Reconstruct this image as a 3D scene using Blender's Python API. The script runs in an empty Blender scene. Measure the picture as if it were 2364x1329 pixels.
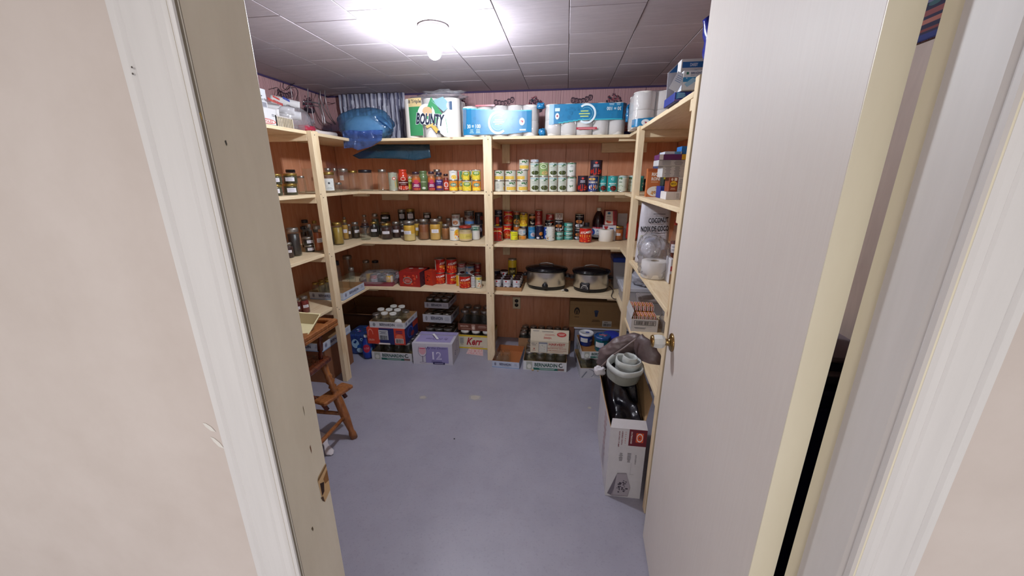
import bpy, math, random
from mathutils import Vector, Matrix, noise
random.seed(7)
SC = bpy.context.scene
COL = SC.collection
PI = math.pi

# ------------------------------------------------------------ camera
CAM_POS = Vector((0, 0, 1.45))
FWD = Vector((-0.13395209, 0.94874823, -0.28624053))
RGT = Vector((0.99024151, 0.13935374, -0.0015138))
UPV = Vector((-0.03845247, 0.28365003, 0.9581566))
FPX = 862.52
cam = bpy.data.cameras.new('camera')
cam.sensor_width = 36.0
cam.lens = FPX / 2364 * 36
cam.clip_start = 0.02
cam_ob = bpy.data.objects.new('camera', cam)
COL.objects.link(cam_ob)
cam_ob.matrix_world = Matrix(((RGT.x, UPV.x, -FWD.x, CAM_POS.x), (RGT.y, UPV.y, -FWD.y, CAM_POS.y), (RGT.z, UPV.z, -FWD.z, CAM_POS.z), (0, 0, 0, 1)))
SC.camera = cam_ob

# ------------------------------------------------------------ light and exposure
SC.view_settings.view_transform = 'Standard'
SC.view_settings.look = 'None'
SC.view_settings.gamma = 1
SC.view_settings.use_curve_mapping = False
SC.view_settings.exposure = 0.0
world = bpy.data.worlds.new('world')
SC.world = world
world.use_nodes = True
world.node_tree.nodes['Background'].inputs[0].default_value = (1.0, 0.96, 0.925, 1)
world.node_tree.nodes['Background'].inputs[1].default_value = 0.82
BULB_POWER = 43.0          # watts radiated by the pantry bulb
BULB_COLOR = (0.86, 0.92, 1.0)
hall = bpy.data.lights.new('hall_ceiling_light', 'AREA')
hall.shape = 'DISK'
hall.size = 0.45
hall.energy = 24
hall.color = (1.0, 0.955, 0.93)
hall_ob = bpy.data.objects.new('hall_ceiling_light', hall)
hall_ob.location = (-0.25, -1.25, 2.06)
COL.objects.link(hall_ob)

# ------------------------------------------------------------ measures (metres)
S1, S2, S3, S4 = 1.7167, 1.3421, 0.9569, 0.5790       # shelf tops
TH = 0.0191
ZC = 2.0908
YB, YW = 2.756, 3.1975
XL, XLW = -1.5805, -2.004
XR, XRW = 0.401, 0.83
YD0, YD1 = 0.413, 0.508                                # door wall
XJL, XJR = -0.415, 0.377

ZOOM = {'a': (570, 160, .23325), 'b': (1080, 160, .24535), 'c': (620, 340, .2115), 'd': (1100, 340, .2115),
        'e': (640, 560, .2407), 'g': (1100, 560, .2407), 'h': (750, 340, .0903), 'i': (650, 470, .0978),
        'j': (830, 460, .12267), 'k': (1120, 460, .09306), 'l': (780, 580, .1438), 'm': (1300, 460, .0903),
        'n': (1180, 730, .11288), 'o': (1360, 580, .21075), 'p': (0, 0, 1), 'q': (560, 130, .1655), 'r': (640, 680, .3763), 's': (1340, 740, .3311),
        't': (1440, 300, .2257), 'w': (1400, 0, .2557)}


def ray(z, u, v):
    ox, oy, s = ZOOM[z]
    x, y = ox + u * s, oy + v * s
    return FWD * FPX + RGT * (x - 1182) + UPV * (664.5 - y)


def hit_z(z, u, v, h):
    d = ray(z, u, v)
    return CAM_POS + d * ((h - CAM_POS.z) / d.z)


def hit_y(z, u, v, y):
    d = ray(z, u, v)
    return CAM_POS + d * (y / d.y)


def hit_x(z, u, v, x):
    d = ray(z, u, v)
    return CAM_POS + d * (x / d.x)


def depth(p):
    return (Vector(p) - CAM_POS).dot(FWD)


# ------------------------------------------------------------ colour and materials
def lin(h):
    h = h.lstrip('#')
    r = []
    for i in (0, 2, 4):
        c = int(h[i:i + 2], 16) / 255
        r.append(c / 12.92 if c <= .04045 else ((c + .055) / 1.055) ** 2.4)
    return (r[0], r[1], r[2], 1.0)


MATS = {}


class NT:
    def __init__(s, name):
        s.m = bpy.data.materials.new(name)
        s.m.use_nodes = True
        s.n, s.l = s.m.node_tree.nodes, s.m.node_tree.links
        s.b = s.n['Principled BSDF']
        s.out = s.n['Material Output']
        MATS[name] = s.m

    def node(s, t, **k):
        x = s.n.new(t)
        for a, v in k.items():
            if a.startswith('i_'):
                x.inputs[a[2:].replace('_', ' ')].default_value = v
            else:
                setattr(x, a, v)
        return x

    def link(s, a, b):
        s.l.new(a, b)

    def coord(s, scale=(1, 1, 1), out='Object'):
        tc = s.node('ShaderNodeTexCoord')
        mp = s.node('ShaderNodeMapping')
        mp.inputs['Scale'].default_value = scale
        s.link(tc.outputs[out], mp.inputs[0])
        return mp.outputs[0]

    def noise(s, scale, detail=4, rough=.6, vec=None, dist=0):
        x = s.node('ShaderNodeTexNoise')
        x.inputs['Scale'].default_value = scale
        x.inputs['Detail'].default_value = detail
        x.inputs['Roughness'].default_value = rough
        x.inputs['Distortion'].default_value = dist
        if vec:
            s.link(vec, x.inputs['Vector'])
        return x.outputs['Fac']

    def ramp(s, fac, stops):
        r = s.node('ShaderNodeValToRGB')
        e = r.color_ramp.elements
        while len(e) < len(stops):
            e.new(.5)
        for x, (p, c) in zip(e, stops):
            x.position = p
            x.color = lin(c) if isinstance(c, str) else c
        s.link(fac, r.inputs[0])
        return r.outputs[0]

    def mul(s, a, b, fac=1.0, mode='MULTIPLY'):
        x = s.node('ShaderNodeMix', data_type='RGBA', blend_type=mode)
        x.inputs['Factor'].default_value = fac
        s.link(a, x.inputs[6])
        s.link(b, x.inputs[7])
        return x.outputs[2]

    def bump(s, h, strength=.3, distance=.002):
        b = s.node('ShaderNodeBump')
        b.inputs['Strength'].default_value = strength
        b.inputs['Distance'].default_value = distance
        s.link(h, b.inputs['Height'])
        s.link(b.outputs[0], s.b.inputs['Normal'])

    def base(s, c):
        if isinstance(c, str):
            s.b.inputs['Base Color'].default_value = lin(c)
        else:
            s.link(c, s.b.inputs['Base Color'])

    def set(s, **k):
        for a, v in k.items():
            s.b.inputs[a.replace('_', ' ')].default_value = v
        return s


def attr_mat(name, rough, metallic=0.0, bump=None, grain=0.0, spec=.5):
    m = NT(name)
    a = m.node('ShaderNodeAttribute', attribute_name='Col')
    c = a.outputs['Color']
    if grain:
        v = m.coord()
        n = m.noise(35, 5, .7, v)
        g = m.ramp(n, [(.2, (1 - grain,) * 3 + (1,)), (.8, (1, 1, 1, 1))])
        c = m.mul(c, g)
    m.base(c)
    m.set(Roughness=rough, Metallic=metallic, Specular_IOR_Level=spec)
    if bump:
        m.bump(m.noise(bump[0], 3, .6, m.coord()), bump[1], bump[2])
    return m.m


attr_mat('printed_card', .55, grain=.10)
attr_mat('gloss_print', .22, grain=.06)
attr_mat('paper', .8, grain=.06)
attr_mat('plastic', .35, grain=.04)
attr_mat('cardboard', .85, grain=.16, bump=(160, .15, .001))
attr_mat('metal', .38, .9, grain=.12)
attr_mat('contents', .35, grain=.25)
attr_mat('soft_roll', .95, bump=(220, .25, .0015), spec=.1)
attr_mat('fabric', .9, grain=.12, bump=(300, .3, .001), spec=.2)
attr_mat('satin_bag', .42, grain=.12, bump=(14, .5, .01))
attr_mat('black_plastic', .2, bump=(16, .35, .01))
attr_mat('paint_chip', .7, grain=.2)


def film(name, tint, mix, rough=.12, diff='#ffffff', dfac=.12, bump=(25, .6, .01)):
    """thin clear sheet: see-through with a reflecting surface"""
    m = NT(name)
    m.n.remove(m.b)
    t = m.node('ShaderNodeBsdfTransparent')
    t.inputs[0].default_value = lin(tint)
    g = m.node('ShaderNodeBsdfGlossy')
    g.inputs['Roughness'].default_value = rough
    d = m.node('ShaderNodeBsdfDiffuse')
    d.inputs[0].default_value = lin(diff)
    lw = m.node('ShaderNodeLayerWeight')
    lw.inputs[0].default_value = .5
    pw = m.node('ShaderNodeMath', operation='POWER')
    pw.inputs[1].default_value = 3.5
    m.link(lw.outputs['Facing'], pw.inputs[0])
    fr = m.node('ShaderNodeMath', operation='MULTIPLY_ADD')
    fr.inputs[1].default_value = .6
    fr.inputs[2].default_value = 1.3 * ((mix - 1) / (mix + 1)) ** 2
    m.link(pw.outputs[0], fr.inputs[0])
    if bump:
        b = m.node('ShaderNodeBump')
        b.inputs['Strength'].default_value = bump[1]
        b.inputs['Distance'].default_value = bump[2]
        m.link(m.noise(bump[0], 3, .6, m.coord(), dist=1.2), b.inputs['Height'])
        for x in (g, d, lw):
            m.link(b.outputs[0], x.inputs['Normal'])
    s1 = m.node('ShaderNodeMixShader')
    s1.inputs[0].default_value = dfac
    m.link(t.outputs[0], s1.inputs[1])
    m.link(d.outputs[0], s1.inputs[2])
    s2 = m.node('ShaderNodeMixShader')
    m.link(fr.outputs[0], s2.inputs[0])
    m.link(s1.outputs[0], s2.inputs[1])
    m.link(g.outputs[0], s2.inputs[2])
    m.link(s2.outputs[0], m.out.inputs[0])
    return m.m


film('jar_glass', '#f6faf8', 1.45, .05, '#dfe8e4', .02, (9, .12, .01))
film('clear_film', '#f4f4f6', 1.55, .12, '#f2f0f4', .14)
film('cloudy_plastic', '#e6e6ec', 1.4, .25, '#dfdce4', .45, (12, .15, .01))
film('blue_film', '#6f96d8', 1.5, .12, '#5f7fc8', .30, (18, .8, .02))
film('blue_bag_film', '#a4cbe8', 1.55, .15, '#6fa8d0', .24, (12, .5, .02))
film('dark_sheet', '#20384a', 1.45, .22, '#2c4a5c', .8, (10, .5, .02))

m = NT('pine')
v = m.coord((1, 1, 1))
mp = m.coord((1.2, 14, 14))
n1 = m.noise(2.2, 6, .65, mp, dist=.6)
n2 = m.noise(30, 3, .6, m.coord((.6, 6, 6)))
c = m.ramp(n1, [(.30, '#dcc39c'), (.52, '#e9d5b2'), (.74, '#cdab7c')])
c = m.mul(c, m.ramp(n2, [(.3, (.9, .88, .84, 1)), (.7, (1, 1, 1, 1))]), .7)
kn = m.node('ShaderNodeTexVoronoi')
kn.inputs['Scale'].default_value = 3.1
m.link(m.coord((1.3, 3.5, 3.5)), kn.inputs['Vector'])
c = m.mul(c, m.ramp(kn.outputs['Distance'], [(.03, '#8a5a34'), (.075, '#ffffff')]), .85)
m.base(c)
m.set(Roughness=.62)
m.bump(n1, .12, .001)

m = NT('orange_wood')
mp = m.coord((10, 10, 1.5))
c = m.ramp(m.noise(6, 6, .6, mp, dist=.8), [(.3, '#6a3a1c'), (.55, '#8f5830'), (.8, '#a87040')])
m.base(c)
m.set(Roughness=.28)

m = NT('dark_wood')
c = m.ramp(m.noise(6, 6, .6, m.coord((10, 10, 1.5)), dist=.8), [(.3, '#3a140c'), (.6, '#602a16'), (.85, '#7c3c1e')])
m.base(c)
m.set(Roughness=.25)

m = NT('wall_paint')
c = m.ramp(m.noise(7, 5, .6, m.coord()), [(.3, '#cfc4bd'), (.7, '#d8cec8')])
m.base(c)
m.set(Roughness=.6)
m.bump(m.noise(260, 3, .6, m.coord()), .08, .001)

m = NT('white_gloss_paint')
n = m.noise(5, 5, .6, m.coord((6, 6, .6)))
m.base(m.ramp(n, [(.3, '#d9d7d6'), (.7, '#e2e0df')]))
m.set(Roughness=.35)
m.bump(m.noise(30, 4, .6, m.coord((4, 4, .3))), .25, .001)

m = NT('cream_gloss_paint')
n = m.noise(4, 5, .65, m.coord((3, 3, .8)))
m.base(m.ramp(n, [(.3, '#cdc3b0'), (.7, '#d9d0be')]))
m.set(Roughness=.4)
m.bump(m.noise(24, 4, .6, m.coord((3, 3, .5))), .25, .001)

m = NT('cream_edge_paint')
n = m.noise(4, 5, .65, m.coord((3, 3, .8)))
m.base(m.ramp(n, [(.3, '#e4dcc4'), (.7, '#ece5ce')]))
m.set(Roughness=.4)

m = NT('dull_white_paint')
n = m.noise(5, 5, .6, m.coord((6, 6, .6)))
m.base(m.ramp(n, [(.3, '#c8c3c0'), (.7, '#d1ccc9')]))
m.set(Roughness=.5)

m = NT('door_paint')
n = m.noise(60, 5, .7, m.coord((2.5, 2.5, .12)))
n2 = m.noise(3, 5, .6, m.coord())
c = m.mul(m.ramp(n, [(.25, '#d8cfc8'), (.75, '#ddd5ce')]), m.ramp(n2, [(.3, (.955, .95, .945, 1)), (.7, (1, 1, 1, 1))]))
m.base(c)
m.set(Roughness=.5)
m.bump(n, .1, .001)

m = NT('floor_paint')
n = m.noise(3.2, 6, .6, m.coord())
n2 = m.noise(90, 2, .5, m.coord())
n3 = m.noise(11, 6, .75, m.coord())
c = m.ramp(n, [(.3, '#93919f'), (.7, '#9e9ca9')])
c = m.mul(c, m.ramp(n2, [(.30, (.9, .9, .9, 1)), (.42, (1, 1, 1, 1))]))
c = m.mul(c, m.ramp(n3, [(.28, (.93, .92, .92, 1)), (.5, (1, 1, 1, 1))]))
m.base(c)
m.set(Roughness=.42)
m.bump(n3, .15, .002)

m = NT('ceiling_board')
n = m.noise(14, 8, .75, m.coord((.5, 3, 1)))
n2 = m.noise(2.5, 4, .6, m.coord())
c = m.mul(m.ramp(n, [(.3, '#a89ea4'), (.6, '#b5abb1')]), m.ramp(n2, [(.3, (.93, .92, .92, 1)), (.7, (1, 1, 1, 1))]))
m.base(c)
m.set(Roughness=.8)
m.bump(n, .5, .0015)

m = NT('panel_wood')
mp = m.coord((9, 9, 1.1))
n = m.noise(3.5, 6, .6, mp, dist=1.0)
n2 = m.noise(1.3, 3, .6, m.coord())
c = m.mul(m.ramp(n, [(.3, '#c4825e'), (.55, '#d09270'), (.8, '#daa080')]), m.ramp(n2, [(.3, (.93, .9, .88, 1)), (.7, (1, 1, 1, 1))]))
m.base(c)
m.set(Roughness=.3)
m.bump(m.noise(9, 3, .5, m.coord((1, 1, .6))), .25, .004)

m = NT('panel_wood_cold_lit')  # same panelling, greyed: the cold light behind the door is put into its colour
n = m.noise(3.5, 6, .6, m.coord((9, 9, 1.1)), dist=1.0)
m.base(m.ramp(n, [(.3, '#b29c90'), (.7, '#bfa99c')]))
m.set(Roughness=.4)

m = NT('dark_gap')
m.base('#7a4a34')
m.set(Roughness=.9)

# wallpaper: pink with thin upright stripes
m = NT('wallpaper')
tc = m.node('ShaderNodeTexCoord')
sx = m.node('ShaderNodeSeparateXYZ')
m.link(tc.outputs['Object'], sx.inputs[0])
ad = m.node('ShaderNodeMath', operation='ADD')
m.link(sx.outputs[0], ad.inputs[0])
m.link(sx.outputs[1], ad.inputs[1])
nz = m.noise(60, 2, .5, m.coord((1, 1, .02)))
mu = m.node('ShaderNodeMath', operation='MULTIPLY_ADD')
mu.inputs[1].default_value = 1 / .0185
m.link(ad.outputs[0], mu.inputs[0])
m.link(nz, mu.inputs[2])
fr = m.node('ShaderNodeMath', operation='FRACT')
m.link(mu.outputs[0], fr.inputs[0])
c = m.ramp(fr.outputs[0], [(0, '#b48a8c'), (.30, '#b48a8c'), (.38, '#4a2838'), (.50, '#c49c9a'), (.68, '#c49c9a'), (.76, '#6c4450'), (.86, '#b48a8c')])
m.base(c)
m.set(Roughness=.7)

m = NT('porcelain')
m.base('#c9c6c2')
m.set(Roughness=.15)

m = NT('bulb_glow')
m.b.inputs['Base Color'].default_value = (1, 1, 1, 1)
m.b.inputs['Emission Color'].default_value = BULB_COLOR + (1,)
m.b.inputs['Emission Strength'].default_value = BULB_POWER / (PI * 4 * PI * .031 ** 2)

m = NT('brass')
m.base('#a88a58')
m.set(Roughness=.14, Metallic=1.0)
m = NT('steel')
n = m.noise(60, 3, .6, m.coord((.02, .02, 12)))
m.base(m.ramp(n, [(.3, '#b8b4b0'), (.7, '#dcd8d2')]))
m.set(Roughness=.30, Metallic=1.0)
m = NT('black_gloss')
m.base('#0b0a10')
m.set(Roughness=.1)
m = NT('white_clear_knob')
m.base('#e6e8e6')
m.set(Roughness=.08, Transmission_Weight=.35, IOR=1.4)


# ------------------------------------------------------------ mesh builder
class MB:
    def __init__(s):
        s.v, s.f, s.c, s.m, s.s = [], [], [], [], []

    def add(s, vs, fs, col='#ffffff', mi=0, smooth=False, M=None):
        o = len(s.v)
        s.v += [tuple(M @ Vector(p)) for p in vs] if M else [tuple(p) for p in vs]
        for i, f in enumerate(fs):
            s.f.append([o + k for k in f])
            s.c.append(lin(col[i] if isinstance(col, list) else col))
            s.m.append(mi)
            s.s.append(smooth)
        return s

    def box(s, x0, x1, y0, y1, z0, z1, col='#ffffff', mi=0, M=None, cham=0):
        if cham:
            c = cham
            vs, ring = [], []
            for z, ins in ((z0, c), (z0 + c, 0), (z1 - c, 0), (z1, c)):
                r = [(x0 + ins + c, y0 + ins), (x1 - ins - c, y0 + ins), (x1 - ins, y0 + ins + c), (x1 - ins, y1 - ins - c),
                     (x1 - ins - c, y1 - ins), (x0 + ins + c, y1 - ins), (x0 + ins, y1 - ins - c), (x0 + ins, y0 + ins + c)]
                ring.append([len(vs) + i for i in range(8)])
                vs += [(a, b, z) for a, b in r]
            fs = [ring[0][::-1], ring[3]]
            for a in range(3):
                for i in range(8):
                    j = (i + 1) % 8
                    fs.append([ring[a][i], ring[a][j], ring[a + 1][j], ring[a + 1][i]])
            return s.add(vs, fs, col, mi, False, M)
        vs = [(x0, y0, z0), (x1, y0, z0), (x1, y1, z0), (x0, y1, z0), (x0, y0, z1), (x1, y0, z1), (x1, y1, z1), (x0, y1, z1)]
        fs = [[3, 2, 1, 0], [4, 5, 6, 7], [0, 1, 5, 4], [1, 2, 6, 5], [2, 3, 7, 6], [3, 0, 4, 7]]
        return s.add(vs, fs, col, mi, False, M)

    def lathe(s, prof, n=24, col='#ffffff', mi=0, smooth=True, M=None, wob=None):
        vs, fs, cs = [], [], []
        for k, (r, z) in enumerate(prof):
            for i in range(n):
                a = 2 * PI * i / n
                rr = r * (wob(a, z) if wob else 1)
                vs.append((rr * math.cos(a), rr * math.sin(a), z))
        for k in range(len(prof) - 1):
            for i in range(n):
                j = (i + 1) % n
                fs.append([k * n + i, k * n + j, (k + 1) * n + j, (k + 1) * n + i])
                cs.append(col[k] if isinstance(col, list) else col)
        return s.add(vs, fs, cs, mi, smooth, M)

    def tube(s, pts, r, n=8, col='#ffffff', mi=0, cap=True, smooth=True):
        pts = [Vector(p) for p in pts]
        vs, fs = [], []
        prev = None
        for k, p in enumerate(pts):
            d = (pts[min(k + 1, len(pts) - 1)] - pts[max(k - 1, 0)]).normalized()
            if prev is None:
                prev = d.orthogonal().normalized()
            a = (prev - d * prev.dot(d))
            a = a.normalized() if a.length > 1e-6 else d.orthogonal().normalized()
            prev = a
            b = d.cross(a)
            rr = r[k] if isinstance(r, (list, tuple)) else r
            for i in range(n):
                t = 2 * PI * i / n
                vs.append(tuple(p + a * (rr * math.cos(t)) + b * (rr * math.sin(t))))
        for k in range(len(pts) - 1):
            for i in range(n):
                j = (i + 1) % n
                fs.append([k * n + i, k * n + j, (k + 1) * n + j, (k + 1) * n + i])
        if cap:
            fs.append(list(range(n))[::-1])
            fs.append([(len(pts) - 1) * n + i for i in range(n)])
        return s.add(vs, fs, col, mi, smooth)

    def mesh(s, name, mats):
        me = bpy.data.meshes.new(name)
        me.from_pydata(s.v, [], s.f)
        for x in (mats if isinstance(mats, (list, tuple)) else [mats]):
            me.materials.append(MATS[x])
        me.polygons.foreach_set('material_index', s.m)
        me.polygons.foreach_set('use_smooth', s.s)
        ca = me.color_attributes.new('Col', 'BYTE_COLOR', 'CORNER')
        buf = []
        for p, c in zip(me.polygons, s.c):
            buf += list(c) * p.loop_total
        ca.data.foreach_set('color', buf)
        me.update()
        return me


def link(name, me, parent=None, loc=(0, 0, 0), rz=0, **props):
    o = bpy.data.objects.new(name, me)
    COL.objects.link(o)
    if parent is not None:
        o.parent = parent
    o.location = loc
    o.rotation_euler = (0, 0, rz)
    for k, v in props.items():
        if v:
            o[k] = v
    return o


def empty(name, loc=(0, 0, 0), rz=0, **props):
    return link(name, None, None, loc, rz, **props)


def part(name, mb, mats, parent=None, loc=(0, 0, 0), rz=0, **props):
    return link(name, mb.mesh(name, mats), parent, loc, rz, **props)


def bevel(o, w=.002, seg=2):
    b = o.modifiers.new('bevel', 'BEVEL')
    b.width = w
    b.segments = seg
    b.limit_method = 'ANGLE'
    return o


# ------------------------------------------------------------ flat print (lettering and marks as thin geometry)
_TXT = {}


def glyphs(s, bold=.02, shear=0.0):
    k = (s, bold, shear)
    if k not in _TXT:
        cu = bpy.data.curves.new('lettering', 'FONT')
        cu.body = s
        cu.offset = bold
        cu.shear = shear
        cu.resolution_u = 2
        ob = bpy.data.objects.new('lettering', cu)
        me = ob.to_mesh()
        vs = [(v.co.x, v.co.y) for v in me.vertices]
        fs = [list(p.vertices) for p in me.polygons]
        ob.to_mesh_clear()
        bpy.data.objects.remove(ob)
        bpy.data.curves.remove(cu)
        if vs:
            x0 = min(a for a, b in vs)
            x1 = max(a for a, b in vs)
            y0 = min(b for a, b in vs)
            y1 = max(b for a, b in vs)
            vs = [((a - (x0 + x1) / 2), (b - (y0 + y1) / 2)) for a, b in vs]
            _TXT[k] = (vs, fs, x1 - x0, y1 - y0)
        else:
            _TXT[k] = ([], [], 1, 1)
    return _TXT[k]


def art_polys(items, aspect, curved=False):
    """items in face coordinates x -1..1, y 0..1; aspect = width of the x span / height. Returns [(verts, faces, colour)]"""
    out = []
    hx = aspect / 2                                  # height-units per x unit
    for it in items:
        t = it[0]
        if t == 'r':
            _, x, y, w, h, c = it
            n = max(1, int(math.ceil(w / .17))) if curved else 1
            vs = [(x - w / 2 + w * i / n, yy) for i in range(n + 1) for yy in (y - h / 2, y + h / 2)]
            fs = [[2 * i, 2 * i + 2, 2 * i + 3, 2 * i + 1] for i in range(n)]
            out.append((vs, fs, c))
        elif t == 'e':
            _, x, y, w, h, c = it                     # w in x units, h in y units (full size)
            n = 8
            vs = []
            for i in range(n + 1):
                q = math.cos(PI * i / n)
                k = math.sin(PI * i / n)
                vs += [(x - w / 2 * q, y - h / 2 * k), (x - w / 2 * q, y + h / 2 * k)]
            fs = [[2 * i, 2 * i + 2, 2 * i + 3, 2 * i + 1] for i in range(n)]
            out.append((vs, fs, c))
        elif t == 'ring':
            _, x, y, w, h, th, c = it[:7]
            a0, a1 = it[7:9] if len(it) > 7 else (0, 360)
            n = 22
            vs = []
            for i in range(n + 1):
                a = math.radians(a0 + (a1 - a0) * i / n)
                for q in (1, 1 - th):
                    vs.append((x + w / 2 * q * math.cos(a), y + h / 2 * q * math.sin(a)))
            fs = [[2 * i, 2 * i + 2, 2 * i + 3, 2 * i + 1][::-1] for i in range(n)]
            out.append((vs, fs, c))
        elif t == 'p':
            _, pts, c = it
            out.append((list(pts), [list(range(len(pts)))], c))
        elif t == 't':
            _, s, x, y, h, c = it[:6]
            mw = it[6] if len(it) > 6 else None       # width in x units
            rot = it[7] if len(it) > 7 else 0
            bold = it[8] if len(it) > 8 else .02
            shear = it[9] if len(it) > 9 else 0
            vs, fs, w0, h0 = glyphs(s, bold, shear)
            if not vs:
                continue
            sy = h / h0
            if rot in (90, -90, 270):
                sx = (mw / h0 * hx) if mw else sy     # text height sits along x
                vs = [(-q * sx / hx if rot == 90 else q * sx / hx, (p if rot == 90 else -p) * (h / w0)) for p, q in vs]
                vs = [(x + a, y + b) for a, b in vs]
            else:
                sx = (mw * hx / w0) if mw else sy
                g = math.radians(rot)
                vs = [((p * sx), (q * sy)) for p, q in vs]
                vs = [(a * math.cos(g) - b * math.sin(g), a * math.sin(g) + b * math.cos(g)) for a, b in vs]
                vs = [(x + a / hx, y + b) for a, b in vs]
            out.append((vs, fs, c))
        elif t == 'lines':                            # rows of small grey dashes: unreadable small print
            _, x, y, w, h, n, c = it
            rnd = random.Random(int(abs(x * 31 + y * 77) * 10) + n)
            for i in range(n):
                ww = w * rnd.uniform(.6, 1)
                yy = y + h / 2 - h * (i + .5) / n
                out += art_polys([('r', x, yy, ww, h / n * .42, c)], aspect, curved)
        elif t == 'spots':                            # scattered pieces (beans, fruit) in an area
            _, x, y, w, h, n, sz, cols = it
            rnd = random.Random(n * 13 + int(abs(x + y) * 100))
            for i in range(n):
                a, b = rnd.uniform(-1, 1), rnd.uniform(-1, 1)
                if a * a + b * b > 1:
                    a *= .6
                    b *= .6
                ex = sz * rnd.uniform(.7, 1.3)
                out += art_polys([('e', x + a * w / 2, y + b * h / 2, ex / hx, ex * rnd.uniform(.6, 1), rnd.choice(cols))], aspect, curved)
        elif t == 'bars':                             # a bar code
            _, x, y, w, h, c = it
            rnd = random.Random(5)
            n = 16
            for i in range(n):
                out += art_polys([('r', x - w / 2 + w * (i + .5) / n, y, w / n * rnd.uniform(.3, .75), h, c)], aspect, curved)
    return out


def put_plane(mb, items, W, H, M, mi=0, lift=.0004):
    for k, (vs, fs, c) in enumerate(art_polys(items, W / H)):
        z = lift * (1 + k * .12)
        pv = [(a * W / 2, -z, b * H) for a, b in vs]
        mb.add(pv, fs, c, mi, False, M)


def put_cyl(mb, items, r, z0, h, mi=0, lift=.0004, prof=None):
    for k, (vs, fs, c) in enumerate(art_polys(items, PI * r / h, True)):
        rr = r + lift * (1 + k * .12)
        pv = []
        for a, b in vs:
            t = a * PI / 2 - PI / 2
            pv.append((rr * math.cos(t), rr * math.sin(t), z0 + b * h))
        mb.add(pv, fs, c, mi, True)


FRONT = Matrix.Identity(4)


def face_matrix(x, y, z, rz):
    return Matrix.Translation((x, y, z)) @ Matrix.Rotation(rz, 4, 'Z')


# ============================================================ THE SETTING
def structure(name, mb, mats, parent=None, **k):
    if parent is None:
        k['kind'] = 'structure'
    return part(name, mb, mats, parent, **k)


mb = MB()
mb.box(-2.2, 1.6, -1.9, YW + .05, -.06, 0)
floor = structure('floor', mb, 'floor_paint')
for z, u, v, w, seed in (('p', 976, 917, .055, 1), ('p', 1097, 917, .085, 2), ('p', 1361, 941, .03, 3), ('p', 1372, 960, .012, 6)):
    q = hit_z(z, u, v, 0)
    mb = MB()
    n = 20
    for sc, cc, zz in ((1.0, '#a9a6a6', .0006), (.72, '#bdb6ac', .0012)):
        pts = []
        for i in range(n):
            a = 2 * PI * i / n
            rr = w / 2 * sc * (1 + .35 * noise.noise(Vector((math.cos(a) * 1.6, math.sin(a) * 1.6, seed * 3.1 + sc))))
            pts.append((q.x + rr * math.cos(a), q.y + rr * .85 * math.sin(a), zz))
        mb.add(pts, [list(range(n))], cc)
    part('paint_chip', mb, 'paint_chip', floor)

# ceiling of staggered square boards over a dark backing
mb = MB()
mb.box(-2.2, 1.6, -1.9, YW + .05, ZC + .012, ZC + .05)
ceiling = structure('ceiling', mb, 'dark_gap')
TW = .2978
phase = {-7: 1.70, -6: 1.60, -5: 1.734, -4: 1.66, -3: 1.742, -2: 1.659, -1: 1.72, 0: 1.592, 1: 1.749, 2: 1.700, 3: 1.66, 4: 1.72}
base_tile = MB()
base_tile.box(-TW / 2 + .0013, TW / 2 - .0013, -TW / 2 + .0010, TW / 2 - .0010, 0, .012, cham=.0016)
tile_me = base_tile.mesh('ceiling_tile', 'ceiling_board')
for i in range(-7, 4):
    cx = -.313 + (i - 0) * TW + TW / 2
    if cx > XRW + .15:
        continue
    ph = phase[i]
    y = ph - TW * 4 - TW / 2
    while y < YW + TW / 2:
        if y > YD1 - .1:
            o = link('ceiling_tile', tile_me, ceiling, (cx, y, ZC + random.uniform(0, .0012)))
        y += TW
ce = MB()
ce.box(-2.2, 1.6, -1.9, YD1 - .1, ZC, ZC + .011)
part('hall_ceiling_panel', ce, 'wall_paint', ceiling)

ZB = 1.755                                            # lower edge of the wallpaper border


def planks(wall, axis, pos, a0, a1, ztop, inward, seed, mat='panel_wood'):
    rnd = random.Random(seed)
    a = a0
    ws = [.14, .20, .16, .23, .18, .15, .21]
    k = 0
    while a < a1 - .01:
        w = min(ws[k % 7] * rnd.uniform(.95, 1.05), a1 - a)
        mb = MB()
        g = .0005
        if axis == 'y':
            mb.box(a + g, a + w - g, pos, pos + .008, 0, ztop, cham=.0015)
        else:
            lo, hi = (pos - .008, pos) if inward > 0 else (pos, pos + .008)
            mb.box(lo, hi, a + g, a + w - g, 0, ztop, cham=.0015)
        part('panel_board', mb, mat, wall)
        a += w
        k += 1


mb = MB()
mb.box(XLW - .1, XRW + .1, YW + .008, YW + .1, 0, ZC + .02)
wall_back = structure('wall_back', mb, 'dark_gap')
planks(wall_back, 'y', YW, XLW, XRW, ZB, 0, 3)
mb = MB()
mb.box(XLW - .1, XLW - .008, YD1, YW + .1, 0, ZC + .02)
wall_left = structure('wall_left', mb, 'dark_gap')
planks(wall_left, 'x', XLW, YD1, YW, ZB, 1, 5)
mb = MB()
mb.box(XRW + .008, XRW + .1, YD1, YW + .1, 0, ZC + .02)
wall_right = structure('wall_right', mb, 'dark_gap')
planks(wall_right, 'x', XRW, YD1, 1.45, ZB, -1, 9, 'panel_wood_cold_lit')
planks(wall_right, 'x', XRW, 1.45, YW, ZB, -1, 9)


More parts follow.
